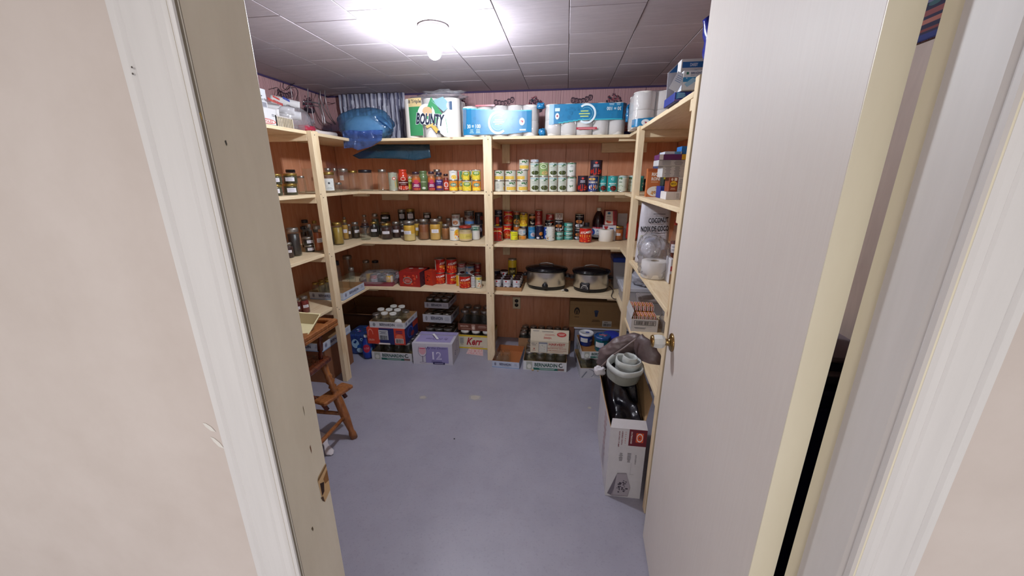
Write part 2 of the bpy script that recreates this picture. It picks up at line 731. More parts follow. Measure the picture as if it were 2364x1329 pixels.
def motif_garland(cx, cz, s):
    it = []
    for k in range(6):
        x = cx + (k - 2.5) * .026 * s
        z = cz + (.008 if k in (0, 5) else -.008 if k in (2, 3) else 0) * s + k * .003 * s
        it.append(('ring', x, z, .032 * s, .042 * s, .28, '#3a2834'))
        it.append(('ring', x + .006 * s, z + .004 * s, .026 * s, .034 * s, .2, '#6f4a58'))
        it.append(('ring', x - .005 * s, z + .006 * s, .020 * s, .030 * s, .3, '#4a3440'))
        it.append(('e', x, z + .016 * s, .012 * s, .010 * s, '#3a2834'))
    return it


def motif_wreath(cx, cz, s, seed):
    rnd = random.Random(seed)
    it = []
    for k in range(120):
        a = rnd.uniform(0, PI)
        r = rnd.uniform(.5, 1.0) if k > 24 else rnd.uniform(0, .5)
        c = rnd.choice(['#2e2438', '#3d3040', '#54303e', '#7a3340', '#26303a', '#94505a'])
        it.append(('e', cx + math.cos(a) * r * .058 * s, cz + math.sin(a) * r * .085 * s - .03 * s, rnd.uniform(.006, .014) * s, rnd.uniform(.006, .014) * s, c))
    it.append(('e', cx, cz - .035 * s, .11 * s, .03 * s, '#2d2230'))
    return it


def border(wall, M, length, seed, start=0.0):
    """wallpaper border strip; local x runs along the strip from the centre, z up"""
    mb = MB()
    H = ZC - ZB
    mb.box(-length / 2, length / 2, 0, .004, 0, H, M=M)
    items = []
    x = -length / 2 + start
    k = 0
    while x < length / 2 - .1:
        items += motif_garland(x, .245, 1.0) + motif_wreath(x + .24, .225, 1.15, seed + k)
        items += [('e', x - .09, .19, .05, .012, '#7a5a66'), ('e', x - .08, .205, .03, .022, '#4a3a4a'), ('e', x + .05, .165, .03, .03, '#b0485a')]
        x += .60
        k += 1
    items.append(('r', 0, H - .006, length, .012, '#3a2a52'))
    items.append(('r', 0, .012, length, .024, '#2c3470'))
    items.append(('r', 0, .035, length, .012, '#9a5a50'))
    items.append(('r', 0, .056, length, .016, '#a8665a'))
    for j, (vs, fs, c) in enumerate(art_polys([(a if a[0] != 'x' else a) for a in items], 2.0)):
        mb.add([(p, -.0004 * (1 + j * .02), q) for p, q in vs], fs, c, 1, False, M)
    part('wallpaper_border', mb, ['wallpaper', 'paper'], wall)


border(wall_back, Matrix.Translation(((XLW + XRW) / 2, YW - .004, ZB)), XRW - XLW, 11, start=.292)
border(wall_left, Matrix.Translation((XLW + .004, (YD1 + YW) / 2, ZB)) @ Matrix.Rotation(PI / 2, 4, 'Z'), YW - YD1, 31, start=.37)
border(wall_right, Matrix.Translation((XRW - .004, (YD1 + YW) / 2, ZB)) @ Matrix.Rotation(-PI / 2, 4, 'Z'), YW - YD1, 51, start=.3)
# painted picture seen through the hinge gap: pale animal face in dark foliage
mb = MB()
Mg = Matrix.Translation((XRW - .0105, 1.13, ZB)) @ Matrix.Rotation(-PI / 2, 4, 'Z')
it = [('r', 0, .145, .24, .27, '#2a2440'), ('r', 0, .058, .24, .012, '#8a4a4a'), ('r', 0, .040, .24, .010, '#a8665a'), ('r', 0, .022, .24, .006, '#7a3a3a'), ('r', 0, .008, .24, .012, '#2c3470')]
rnd = random.Random(4)
for k in range(70):
    it.append(('e', rnd.uniform(-.11, .11), rnd.uniform(.07, .27), .035, .012, rnd.choice(['#1e1c38', '#39406a', '#3c5a60', '#5a3040', '#6a6a8a'])))
dz = .130
it += [('e', .01, dz, .055, .075, '#d9d4dc'), ('e', .02, dz - .035, .05, .04, '#cfc8d4'), ('e', 0, dz + .01, .008, .008, '#201a2a'), ('e', .022, dz + .01, .008, .008, '#201a2a'), ('e', .012, dz - .007, .012, .008, '#7a3a4a')]
for j, (vs, fs, c) in enumerate(art_polys(it, 2.0)):
    mb.add([(p, -.0003 * (1 + j * .03), q) for p, q in vs], fs, c, 0, False, Mg)
part('wallpaper_picture', mb, 'paper', wall_right)

# the door wall with its opening
mb = MB()
mb.box(-2.2, XJL - .012, YD0, YD1, 0, ZC)
mb.box(XJR + .012, 1.6, YD0, YD1, 0, ZC)
mb.box(XJL - .012, XJR + .012, YD0, YD1, 2.03, ZC)
wall_front = structure('wall_front', mb, 'wall_paint')
for u0, v0, u1, v1 in ((468, 975, 499, 996), (486, 1007, 519, 1035)):
    a = hit_y('p', u0, v0, YD0)
    b = hit_y('p', u1, v1, YD0)
    d = (b - a)
    nrm = Vector((d.z, 0, -d.x)).normalized() * .0042
    pts = [a, a + d * .3 + nrm * .8, a + d * .7 + nrm, b, a + d * .6 - nrm * .8, a + d * .2 - nrm * .7]
    mb = MB()
    mb.add([(p.x, YD0 - .0006, p.z) for p in pts], [[0, 1, 2, 3, 4, 5]], '#efece6')
    part('paint_scrape', mb, 'paint_chip', wall_front)

# left jamb, stop bead and casing
def prism_xy(pts, z0, z1, col='#ffffff', mb=None, mi=0):
    mb = mb or MB()
    n = len(pts)
    vs = [(x, y, z0) for x, y in pts] + [(x, y, z1) for x, y in pts]
    fs = [[i, (i + 1) % n, n + (i + 1) % n, n + i] for i in range(n)]
    fs += [list(range(n))[::-1], [n + i for i in range(n)]]
    mb.add(vs, fs, col, mi)
    return mb


jamb = MB()
jamb.box(XJL - .012, XJL, .4045, YD1, 0, 2.03)
o = structure('trim_1', jamb, 'cream_gloss_paint')
bevel(o, .0012)
# chips, nail marks and the cut-out for the strike
sp = hit_x('p', 748, 1118, XJL)
mb = MB()
yy0, yy1 = sp.y - .014, YD1 - .0005
def on_jamb(pts, c, mb, off=.0005):
    mb.add([(XJL + off, y, z) for y, z in pts], [list(range(len(pts)))], c)
on_jamb([(yy0, sp.z + .022), (yy0 + .004, sp.z + .027), (yy1, sp.z + .036), (yy1, sp.z - .024), (yy0 + .008, sp.z - .034), (yy0 + .003, sp.z - .020)], '#c9a578', mb)
on_jamb([(yy0 + .004, sp.z + .012), (yy0 + .014, sp.z + .006), (yy0 + .011, sp.z - .012), (yy0 + .004, sp.z - .016)], '#2c0f06', mb, .0009)
on_jamb([(yy0 + .014, sp.z + .012), (yy1, sp.z + .022), (yy1, sp.z - .002), (yy0 + .016, sp.z + .000)], '#8a5c2c', mb, .0009)
on_jamb([(yy0, sp.z - .016), (yy0 + .006, sp.z - .018), (yy0 + .008, sp.z - .033), (yy0 + .003, sp.z - .026)], '#4a3018', mb, .0010)
on_jamb([(yy0 + .001, sp.z + .024), (yy1, sp.z + .034), (yy1, sp.z + .030), (yy0 + .001, sp.z + .019)], '#7a5a34', mb, .0010)
part('strike_hole', mb, 'paint_chip', o)
for u, v, w, h, c in ((521, 330, .0014, .0035, '#4a4640'), (701, 948, .0007, .010, '#6a5c40'), (717, 1037, .0012, .009, '#6a3a1c'), (721, 1221, .002, .005, '#5a4a34'), (463, 269, .0013, .005, '#c0a468')):
    q = hit_x('p', u, v, XJL)
    mb = MB()
    on_jamb([(q.y - w, q.z + h * .6), (q.y + w * .6, q.z + h), (q.y + w, q.z - h * .4), (q.y, q.z - h)], c, mb)
    part('paint_nick', mb, 'paint_chip', o)
yj = lambda px: hit_x('p', px, 0, XJL).y
for pa, pb, c in ((396, 407, '#8f8676'), (408, 411, '#ece8dc'), (411, 413, '#857c6c')):
    mb = MB()
    y0_, y1_ = yj(pa), yj(pb)
    mb.add([(XJL + .0004, y0_, 0), (XJL + .0004, y1_, 0), (XJL + .0004, y1_, 2.03), (XJL + .0004, y0_, 2.03)], [[0, 1, 2, 3]], c)
    part('paint_line', mb, 'paint_chip', o)
bead = MB()
prism_xy([(XJL - .0015, .4005), (XJL - .0015, .4045), (XJL + .0015, .4055), (XJL + .0035, .4045), (XJL + .0035, .4015), (XJL + .001, .4000)], 0, 2.03, mb=bead)
o = structure('trim_2', bead, 'white_gloss_paint')


def casing(name, x_in, x_out, sgn):
    """moulded door casing, profile in the xy plane; sgn = +1 when it runs to the right"""
    w = abs(x_out - x_in)
    prof = [(0, 0), (0, .009), (.004, .0115), (.18 * w, .0125), (.22 * w, .0105), (.26 * w, .0125), (.40 * w, .0135), (.55 * w, .0150), (.72 * w, .0150), (.78 * w, .0125), (.83 * w, .0155), (.97 * w, .0150), (w, .011), (w, 0)]
    pts = [(x_in + sgn * a, YD0 - b) for a, b in prof]
    mb = MB()
    if sgn > 0:
        pts = pts[::-1]
    prism_xy(pts[::-1], 0, 2.1, mb=mb)
    o = structure(name, mb, 'white_gloss_paint')
    return o


o = casing('trim_3', XJL - .006, -.4895, -1)
for u, v in ((304, 155), (306, 170)):
    q = hit_y('p', u, v, YD0 - .0157)
    mb = MB()
    mb.lathe([(0, .0003), (.0009, .0003), (.0011, 0)], 8, '#5a5450', M=Matrix.Translation((q.x, YD0 - .0155, q.z)) @ Matrix.Rotation(PI / 2, 4, 'X'))
    part('nail_hole', mb, 'paint_chip', o)
# right jamb: cream rebate, white stop and casing
jamb = MB()
jamb.box(XJR, XJR + .012, .4045, YD1, 0, 2.03)
o = structure('trim_4', jamb, 'cream_edge_paint')
stop = MB()
prism_xy([(XJR, .4045), (XJR, .481), (XJR - .0015, .4825), (XJR - .004, .4800), (XJR - .0045, .4200), (XJR - .002, .4145), (XJR - .0045, .4105), (XJR - .0045, .4045)], 0, 2.03, mb=stop)
o = structure('trim_5', stop, 'dull_white_paint')
casing('trim_6', XJR + .002, .4365, 1)
hd = MB()
hd.box(XJL, XJR, .4045, YD1, 2.03, 2.045)
structure('trim_7', hd, 'cream_gloss_paint')

# the open door, 0.74 m wide, swung into the pantry
HX, HY, LX, LY = .335, .525, .372, 1.266
dang = math.atan2(LY - HY, LX - HX)
W = math.hypot(LX - HX, LY - HY)
T = .036
Md = Matrix.Translation((HX, HY, 0)) @ Matrix.Rotation(dang, 4, 'Z')      # local x along the door, y to the camera-left face is +y
mb = MB()
mb.box(.0004, W, -T, 0, .012, 2.02, M=Md)
door = structure('door_1', mb, 'door_paint')
bevel(door, .0015)
mb = MB()
mb.box(-.0012, .0004, -T - .0003, .0003, .012, 2.02, M=Md)
part('hinge_edge', mb, 'cream_edge_paint', door)
for u, v, w, h, c in ((1977, 385, .004, .012, '#a49c86'), (1962, 110, .003, .007, '#a09a88'), (1870, 720, .006, .02, '#c5b896')):
    pass
kn = empty('door_knob')
kn.parent = door
zk = .919
xk = W - .062
def door_mat(z=zk):
    return Md @ Matrix.Translation((xk, 0, z)) @ Matrix.Rotation(-PI / 2, 4, 'X')    # local z points out of the visible face
mb = MB()
mb.lathe([(.0, .0), (.031, .0), (.0315, .003), (.028, .0065), (.017, .009), (.0125, .011), (.0115, .018), (.0105, .024), (0.0, .024)], 32, M=door_mat())
part('rose', mb, 'brass', kn)
mb = MB()
mb.lathe([(.0, .022), (.011, .022), (.019, .026), (.0235, .034), (.0245, .046), (.023, .056), (.0205, .0605), (.0, .0605)], 8, smooth=False, M=door_mat())
part('clear_grip', mb, 'white_clear_knob', kn)
mb = MB()
mb.lathe([(.0, .0605), (.0205, .0600), (.0215, .0635), (.018, .068), (.0, .070)], 24, M=door_mat())
part('brass_cap', mb, 'brass', kn)

# ============================================================ CEILING LAMP
lamp = empty('ceiling_lamp', (-.615, 1.858, ZC), label='white porcelain ceiling lamp holder with a bare glowing bulb', category='lamp')
mb = MB()
mb.lathe([(0, 0), (.066, 0), (.068, -.006), (.062, -.016), (.046, -.026), (.034, -.034), (.031, -.048), (.026, -.052), (0, -.052)], 36)
part('lamp_holder', mb, 'porcelain', lamp)
mb = MB()
mb.lathe([(0, -.132), (.012, -.1305), (.022, -.124), (.029, -.112), (.031, -.100), (.029, -.088), (.023, -.074), (.016, -.063), (.014, -.054), (0, -.052)][::-1], 28)
part('light_bulb', mb, 'bulb_glow', lamp)

# ============================================================ SHELVING
def board(name, parent, x0, x1, y0, y1, z0, z1, w=.0012, rot=None):
    """a length of pine; its long axis is laid along local x so the grain follows it"""
    dx, dy, dz = x1 - x0, y1 - y0, z1 - z0
    mb = MB()
    c = ((x0 + x1) / 2, (y0 + y1) / 2, (z0 + z1) / 2)
    if dx >= dy and dx >= dz:
        mb.box(-dx / 2, dx / 2, -dy / 2, dy / 2, -dz / 2, dz / 2)
        eul = (0, 0, 0)
    elif dy >= dz:
        mb.box(-dy / 2, dy / 2, -dx / 2, dx / 2, -dz / 2, dz / 2)
        eul = (0, 0, PI / 2)
    else:
        mb.box(-dz / 2, dz / 2, -dy / 2, dy / 2, -dx / 2, dx / 2)
        eul = (0, PI / 2, 0)
    o = part(name, mb, 'pine', parent, c)
    o.rotation_euler = eul
    bevel(o, w, 1)
    return o


def screws(parent, pts, nrm):
    for p in pts:
        mb = MB()
        M = Matrix.Translation(p) @ nrm
        mb.lathe([(0, .0008), (.0032, .0008), (.0036, 0)], 10, '#4a3c30', M=M)
        part('screw', mb, 'metal', parent)


NY = Matrix.Rotation(PI / 2, 4, 'X')       # +z -> -y
NX = Matrix.Rotation(PI / 2, 4, 'Y')       # +z -> +x
NXm = Matrix.Rotation(-PI / 2, 4, 'Y')     # +z -> -x
LEVELS = (S1, S2, S3, S4)
unit_l = unit_b = unit_r = empty('shelving_unit', (XL, YB, 0), label='built-in pine shelving around three walls of the pantry', category='shelving')


def local(parent, o):
    o.location = Vector(o.location) - Vector(parent.location)
    return o


for z in LEVELS:
    local(unit_l, board('shelf_board', unit_l, XLW + .002, XL, .95, YW - .002, z - TH, z))
    local(unit_b, board('shelf_board', unit_b, XL + .0006, XR - .0006, YB, YW - .002, z - TH, z))
    local(unit_r, board('shelf_board', unit_r, XR, XRW - .002, 1.425, YW - .002, z - TH, z))
# uprights
local(unit_b, board('upright', unit_b, -.5875, -.5265, YB - .034, YB - .0005, 0, S1 + .002, .0018))
local(unit_l, board('upright', unit_l, XL + .0005, XL + .034, 2.250, 2.314, 0, S1 + .002, .0018))
local(unit_l, board('upright', unit_l, XL + .0005, XL + .034, 1.02, 1.084, 0, S1 + .002, .0018))
local(unit_r, board('upright', unit_r, XR - .014, XR + .022, 2.325, 2.389, 0, S1 + .002, .0018))
local(unit_r, board('upright', unit_r, XR, XR + .064, 1.386, 1.4245, 0, S1 + .04, .0018))
for z in LEVELS:
    zz = z - TH / 2
    screws(unit_b, [Vector((-.575 + .8 * k * .025 + .004, YB - .0342, zz + (.01 if k != 1 else -.012))) - unit_b.location for k in (0, 1, 2)], NY)
    screws(unit_l, [Vector((XL + .0342, 2.255 + .022 * k, zz + (.01 if k != 1 else -.012))) - unit_l.location for k in (0, 1)], NX)
    # bearers under the shelves from upright to wall, plates on the wall and corner blocks
    local(unit_b, board('bearer', unit_b, -.577, -.539, YB + .001, YW - .02, z - TH - .038, z - TH))
    local(unit_b, board('wall_plate', unit_b, -.529, -.466, YW - .020, YW - .002, z - .165, z - TH - .001))
    local(unit_l, board('bearer', unit_l, XLW + .02, XL - .001, 2.25, 2.288, z - TH - .038, z - TH))
    local(unit_l, board('bearer', unit_l, XLW + .02, XL - .001, 1.035, 1.073, z - TH - .038, z - TH))
    local(unit_r, board('bearer', unit_r, XR + .001, XRW - .02, 2.34, 2.378, z - TH - .038, z - TH))
    local(unit_r, board('bearer', unit_r, XR + .003, XRW - .02, 1.426, 1.46, z - TH - .038, z - TH))
    local(unit_b, board('corner_block', unit_b, XL - .06, XL + .06, YB + .03, YB + .068, z - TH - .02, z - TH))
    local(unit_b, board('corner_block', unit_b, XR - .06, XR + .06, YB + .03, YB + .068, z - TH - .02, z - TH))
    local(unit_b, board('wall_plate', unit_b, XL - .02, XL + .22, YW - .020, YW - .002, z - .09, z - TH - .001))
    local(unit_b, board('wall_plate', unit_b, XR - .14, XR + .2, YW - .020, YW - .002, z - .09, z - TH - .001))

# outlet on the back wall
q = hit_y('g', 385, 576, YW)
out = empty('wall_outlet', (q.x, YW, q.z), label='beige duplex wall outlet under the lowest back shelf', category='outlet')
mb = MB()
mb.box(-.035, .035, -.006, 0, -.057, .057, '#cfc0a0', cham=.003)
part('cover_plate', mb, 'plastic', out)
for s in (-1, 1):
    mb = MB()
    M = Matrix.Translation((0, -.006, s * .02)) @ NY
    mb.lathe([(0, .003), (.016, .003), (.017, 0)], 20, '#1a1210', M=M)
    part('socket', mb, 'plastic', out)

# ============================================================ PLACING HELPERS
def proj_x(p):
    d = Vector(p) - CAM_POS
    return 1182 + FPX * d.dot(RGT) / d.dot(FWD)


def solve(f, a, b, target):
    fa, fb = f(a) - target, f(b) - target
    for _ in range(12):
        if abs(fb - fa) < 1e-9:
            break
        a, fa, b = b, fb, b - fb * (b - a) / (fb - fa)
        fb = f(b) - target
    return b


PLACED = {}


def cyl_place(z, u0, u1, v0, v1, zs, row):
    """centre, radius and height of an upright round thing from where it shows in the photograph"""
    ox, oy, s = ZOOM[z]
    uc = (u0 + u1) / 2
    px = ox + uc * s
    wpx = (u1 - u0) * s
    if row is None:
        P = hit_z(z, uc, v1, zs)
    elif isinstance(row, tuple):
        x = row[1]
        P = Vector((x, solve(lambda y: proj_x((x, y, zs)), 1.5, 2.2, px), zs))
    else:
        P = Vector((solve(lambda x: proj_x((x, row, zs)), -.5, 0, px), row, zs))
    k = FPX / math.sqrt(FPX ** 2 + (px - 1182) ** 2)
    r = wpx / 2 * depth(P) / FPX * k
    if row is None:
        d = Vector((P.x, P.y, 0)).normalized()
        C = P + d * r
    elif isinstance(row, tuple):
        x = row[1] + (-r if row[0] == 'L' else r)
        C = Vector((x, solve(lambda y: proj_x((x, y, zs)), 1.5, 2.2, px), zs))
    else:
        C = Vector((solve(lambda x: proj_x((x, row + r, zs)), -.5, 0, px), row + r, zs))
    r *= depth(C) / depth(P)
    d = ray(z, uc, v0)
    hd = math.hypot(d.x, d.y)
    D = math.hypot(C.x, C.y)
    sl = d.z / hd
    h = CAM_POS.z + sl * (D + (r if sl < 0 else -r)) - zs
    return C, r, h


def facing(x, y, jit=0):
    return math.atan2(-x, y) + jit


# ------------------------------------------------------------ kinds of tins
G1, G2, G3 = '#2f5a34', '#3c7040', '#24482c'
CANS = {
    'corn': (.040, .077, '#c9c7ba', [('spots', .1, .78, .8, .3, 9, .16, [G1, G2]), ('lines', -.45, .6, .5, .12, 2, '#56635a'), ('r', 0, .26, 1.3, .34, '#d8b24c'), ('spots', 0, .24, 1.1, .26, 12, .07, ['#e6c766', '#c99c38', '#efd98a'])]),
    'corn_side': (.040, .077, '#c9c7ba', [('lines', -.25, .5, .55, .6, 7, '#8d8d88'), ('spots', .6, .7, .35, .3, 5, .16, [G1, G2]), ('r', .72, .26, .5, .34, '#d8b24c')]),
    'beans': (.034, .108, '#c4c8bc', [('spots', .2, .82, .6, .16, 7, .1, [G1, G2]), ('lines', 0, .66, .9, .06, 1, '#4f6b52'), ('lines', 0, .52, .8, .07, 2, '#6b7a68'), ('r', 0, .9, 1.9, .05, '#8db5c2'), ('e', .1, .24, 1.1, .34, '#3c4528'), ('spots', .1, .24, .8, .22, 10, .06, ['#5d6a36', '#788448', '#2d361e'])]),
    'beans_cut': (.034, .108, '#c9d0c0', [('spots', -.3, .84, .5, .12, 5, .1, [G1, G2]), ('r', -.1, .93, 1.9, .05, '#7fb4c4'), ('lines', .5, .5, .5, .6, 8, '#a7aaa2'), ('lines', -.3, .6, .6, .1, 2, G1), ('p', [(-.7, .1), (-.5, .42), (-.42, .4), (-.6, .06)], '#6c8a44'), ('p', [(-.5, .08), (-.2, .42), (-.12, .38), (-.4, .05)], '#87a35a'), ('p', [(-.3, .06), (.02, .38), (.1, .33), (-.2, .05)], '#5f7e3c')]),
    'peas_round': (.034, .108, '#aebf9a', [('r', 0, .5, 1.9, .9, '#7f9a58'), ('ring', 0, .72, 1.0, .36, .22, '#e9ece0'), ('e', 0, .72, .6, .22, '#5a7d3c'), ('t', 'PEAS', 0, .70, .07, '#f0f0e0', .4), ('e', .25, .22, 1.0, .34, '#c9a468'), ('spots', .25, .24, .6, .2, 7, .07, ['#e0c58a', '#a87c40'])]),
    'herb': (.034, .108, '#d4d6d0', [('r', 0, .95, 2, .09, '#2c6a44'), ('lines', 0, .74, .5, .12, 2, '#5a6a60'), ('t', 'c', 0, .82, .05, '#b23a3a'), ('spots', -.05, .38, .5, .2, 10, .07, [G1, G2, '#4d8a50'])]),
    'tomato_dark': (.038, .118, '#2a2434', [('e', 0, .86, .3, .14, '#c43c34'), ('lines', 0, .66, .9, .18, 3, '#c9c4d4'), ('e', 0, .24, 1.4, .46, '#b3281c'), ('spots', 0, .22, 1.2, .36, 12, .11, ['#d24a2c', '#a01c14', '#e0603a'])]),
    'blue_soup': (.037, .11, '#263a78', [('r', 0, .62, 1.3, .12, '#e0d9c4'), ('t', 'SOUP', 0, .62, .08, '#263a78', .9), ('e', -.2, .84, 1.0, .2, '#d9b054'), ('e', .1, .28, 1.4, .4, '#d8d4cc'), ('spots', .1, .28, 1.0, .26, 9, .09, ['#b3522a', '#d88c3c', '#7a2c1c'])]),
    'teal_chili': (.035, .11, '#2f9c9c', [('ring', 0, .82, .42, .16, .3, '#dff2ee', 40, 320), ('t', 'BEANS', 0, .52, .08, '#eaf6f2', .95), ('lines', 0, .42, .8, .06, 1, '#dff2ee'), ('e', -.45, .30, .2, .1, '#e8f4f2'), ('e', .15, .2, .85, .36, '#5c1c1c'), ('spots', .15, .2, .6, .26, 9, .08, ['#8a2c24', '#b04a34', '#4a1414'])]),
    'lentil_yellow': (.035, .077, '#d8c23c', [('e', 0, .68, 1.0, .5, '#2e7a4c'), ('t', 'GREEN', 0, .72, .13, '#d8ecd0', .7), ('r', 0, .95, 2, .1, '#b9bdb4'), ('spots', 0, .22, 1.3, .26, 10, .1, ['#f0d440', '#e8b830', '#f6e684'])]),
    'corn_orange': (.035, .077, '#d98a34', [('e', 0, .62, .95, .42, '#3a8a7c'), ('t', 'CORN', 0, .62, .12, '#e8f0dc', .6), ('r', 0, .2, 1.9, .32, '#e2c33c'), ('spots', 0, .22, 1.3, .26, 10, .1, ['#f0d440', '#e8b830', '#f6e684'])]),
    'white_corn': (.035, .077, '#dcdad4', [('lines', 0, .82, .6, .16, 2, '#7a8a80'), ('e', .1, .3, .8, .5, '#e0b848'), ('spots', .1, .3, .6, .36, 8, .1, ['#f3dc84', '#d49a30'])]),
    'red_green': (.035, .077, '#d8d2c4', [('r', -.5, .5, .5, .95, '#b8443a'), ('r', .1, .5, .6, .95, '#3f7c54'), ('e', .5, .4, .5, .5, '#d9b23c')]),
    'vegetable': (.035, .112, '#a5a996', [('lines', .3, .88, .8, .06, 1, '#707468'), ('e', .1, .68, .5, .18, '#c4482c'), ('e', .1, .68, .3, .1, '#e8e4d8'), ('r', .7, .4, .4, .5, '#7fae3c'), ('p', [(.2, .55), (.45, .6), (.3, .1), (.0, .08)], '#c7a648'), ('lines', -.5, .5, .4, .5, 7, '#8a8d80')]),
    'unico_kidney': (.041, .116, '#b81e18', [('t', 'Unico', 0, .78, .15, '#f6c832', 1.0, 0, .03), ('ring', 0, .42, 1.7, .7, .10, '#e8e2ee', 20, 160), ('e', 0, .26, 1.6, .6, '#4a1424'), ('spots', 0, .26, 1.4, .5, 16, .09, ['#7a2434', '#a8485a', '#3a0c18', '#8f3444']), ('r', .82, .3, .3, .5, '#c9a878')]),
    'unico_chick': (.041, .116, '#b81e18', [('t', 'Unico', 0, .80, .15, '#f6c832', 1.0, 0, .03), ('ring', 0, .45, 1.5, .6, .10, '#e8e2ee', 20, 160), ('e', 0, .28, 1.3, .55, '#b07628'), ('spots', 0, .28, 1.1, .42, 14, .09, ['#d8a048', '#e8bc6a', '#a8641c', '#c4583c'])]),
    'chili_dark': (.038, .116, '#26382c', [('r', 0, .9, 2, .2, '#8f1f1c'), ('t', 'CHILI', 0, .88, .11, '#e0b060', .7), ('e', 0, .28, 1.5, .5, '#c98c34'), ('spots', 0, .28, 1.2, .36, 12, .09, ['#e6b45a', '#b3561e', '#d48a34'])]),
    'yellow_soup': (.038, .110, '#e2c22c', [('r', 0, .93, 2, .14, '#5c1a18'), ('t', 'PEA SOUP', 0, .76, .1, '#1f2a3c', 1.1), ('e', -.05, .34, 1.3, .5, '#a85a20'), ('spots', -.05, .34, 1.0, .36, 12, .09, ['#e8a83c', '#cf7a24', '#f0c860'])]),
    'orange_low': (.036, .05, '#c46a24', [('lines', 0, .5, .9, .5, 2, '#f0d8a0')]),
    'yellow_mustard': (.030, .085, '#dede2c', [('lines', .1, .78, 1.0, .1, 1, '#2e3a24'), ('lines', .1, .58, .9, .12, 1, '#5a6a2c'), ('spots', .35, .25, .4, .3, 6, .08, ['#8a2c2c', '#c07a3c']), ('r', -.8, .4, .3, .7, '#e4e4d8')]),
    'tuna_gold': (.034, .042, '#c9924a', [('e', .15, .5, .6, .8, '#d8842c'), ('lines', -.4, .5, .5, .6, 2, '#7a4a24')]),
    'tuna_white': (.034, .048, '#c8c6c8', [('lines', -.3, .5, .7, .6, 3, '#6d7890'), ('e', .4, .5, .5, .6, '#9fc0d4')]),
    'tuna_teal': (.035, .034, '#3f9c90', [('r', 0, .5, .7, .5, '#cfe6e4'), ('lines', 0, .5, .6, .3, 1, '#2f6a70'), ('r', .55, .5, .2, .6, '#e2eeec')]),
    'tuna_teal_lid': (.035, .034, '#4f9f94', [('lines', 0, .6, 1.0, .4, 2, '#dfeeee'), ('r', .4, .3, .5, .4, '#2c6a70')]),
    'blue_fish': (.035, .115, '#2f7cb4', [('p', [(-.9, .96), (-.1, .96), (-.9, .70)], '#dce8ee'), ('p', [(0, .8), (.9, .9), (.9, .7), (.1, .68)], '#e9eef0'), ('r', 0, .66, 1.9, .015, '#d0dde4'), ('e', .3, .36, 1.0, .4, '#b8bcc8'), ('spots', .35, .33, .7, .26, 9, .08, ['#a84a54', '#d88a8a', '#c8684c'])]),
    'black_mush': (.033, .115, '#15141c', [('e', 0, .76, 1.3, .4, '#d4a84a'), ('e', 0, .78, .9, .2, '#c87a50'), ('spots', 0, .30, .9, .24, 9, .1, ['#e2d8c8', '#c4b6a0', '#f0e8da'])]),
    'red_tall': (.036, .125, '#8a2220', [('ring', 0, .82, .4, .14, .25, '#d8b4b4'), ('lines', 0, .6, .8, .1, 2, '#d49a90'), ('lines', 0, .32, .6, .4, 5, '#c98478')]),
    'navy_peach': (.034, .118, '#181c3c', [('p', [(-.7, .93), (0, .78), (.8, .93), (.8, .99), (-.7, .99)], '#e0922c'), ('p', [(-.7, .86), (0, .74), (.8, .86), (.8, .90), (0, .80), (-.7, .90)], '#e9b95a'), ('e', .35, .42, .8, .28, '#d0843a'), ('e', -.3, .1, .6, .16, '#cfd0dc'), ('spots', .6, .14, .3, .14, 4, .1, ['#e8c8b8', '#d8a890'])]),
    'blue_milk': (.034, .118, '#2a4a9c', [('spots', .4, .6, .9, .7, 9, .14, ['#e8ecf4', '#c9d6ea']), ('e', .3, .2, .8, .3, '#d8d4d8')]),
    'white_blue': (.038, .130, '#d6d6d2', [('p', [(-.75, .97), (.05, .97), (.0, .75), (-.55, .6), (-.7, .4)], '#7fc0d4'), ('lines', .5, .55, .55, .6, 8, '#a0a09c'), ('spots', -.5, .18, .5, .24, 8, .08, ['#6a4430', '#a8764c', '#d8b080']), ('r', .42, .22, .2, .08, '#6c706c'), ('ring', -.3, .5, .8, .5, .06, '#8a98a0', 200, 330)]),
    'cauli': (.036, .062, '#121218', [('spots', -.1, .35, 1.4, .5, 12, .2, ['#e0d8cc', '#c8bca8', '#f0e8dc']), ('e', .4, .7, .6, .3, '#b84a3c')]),
    'red_paste': (.034, .062, '#a02424', [('e', .2, .72, .4, .3, '#e8c0bc'), ('lines', .1, .45, .8, .26, 2, '#ecd0cc')]),
    'coconut_milk': (.036, .117, '#14121a', [('t', 'COCONUT', 0, .86, .08, '#e8e4e0', 1.1), ('lines', 0, .74, .6, .05, 1, '#8a8890'), ('e', -.05, .48, 1.0, .28, '#b8703a'), ('e', -.08, .47, .3, .12, '#6c3818'), ('e', -.05, .17, 1.2, .24, '#dfe0ea'), ('e', .75, .3, .45, .4, '#e8e8f0')]),
    'aylmer': (.042, .118, '#bf2118', [('t', 'AYLMER', .05, .72, .17, '#f2ece4', 1.25, 8, .03, .25), ('r', 0, .60, 1.9, .03, '#6f0f0c'), ('e', 0, .46, 1.3, .22, '#e8a038'), ('p', [(-.8, .50), (.8, .50), (.6, .36), (-.6, .36)], '#e09434'), ('spots', 0, .20, 1.6, .32, 22, .09, ['#d8481c', '#e8742c', '#c02814', '#f0a04a']), ('r', -.94, .45, .10, .9, '#e2ded6')]),
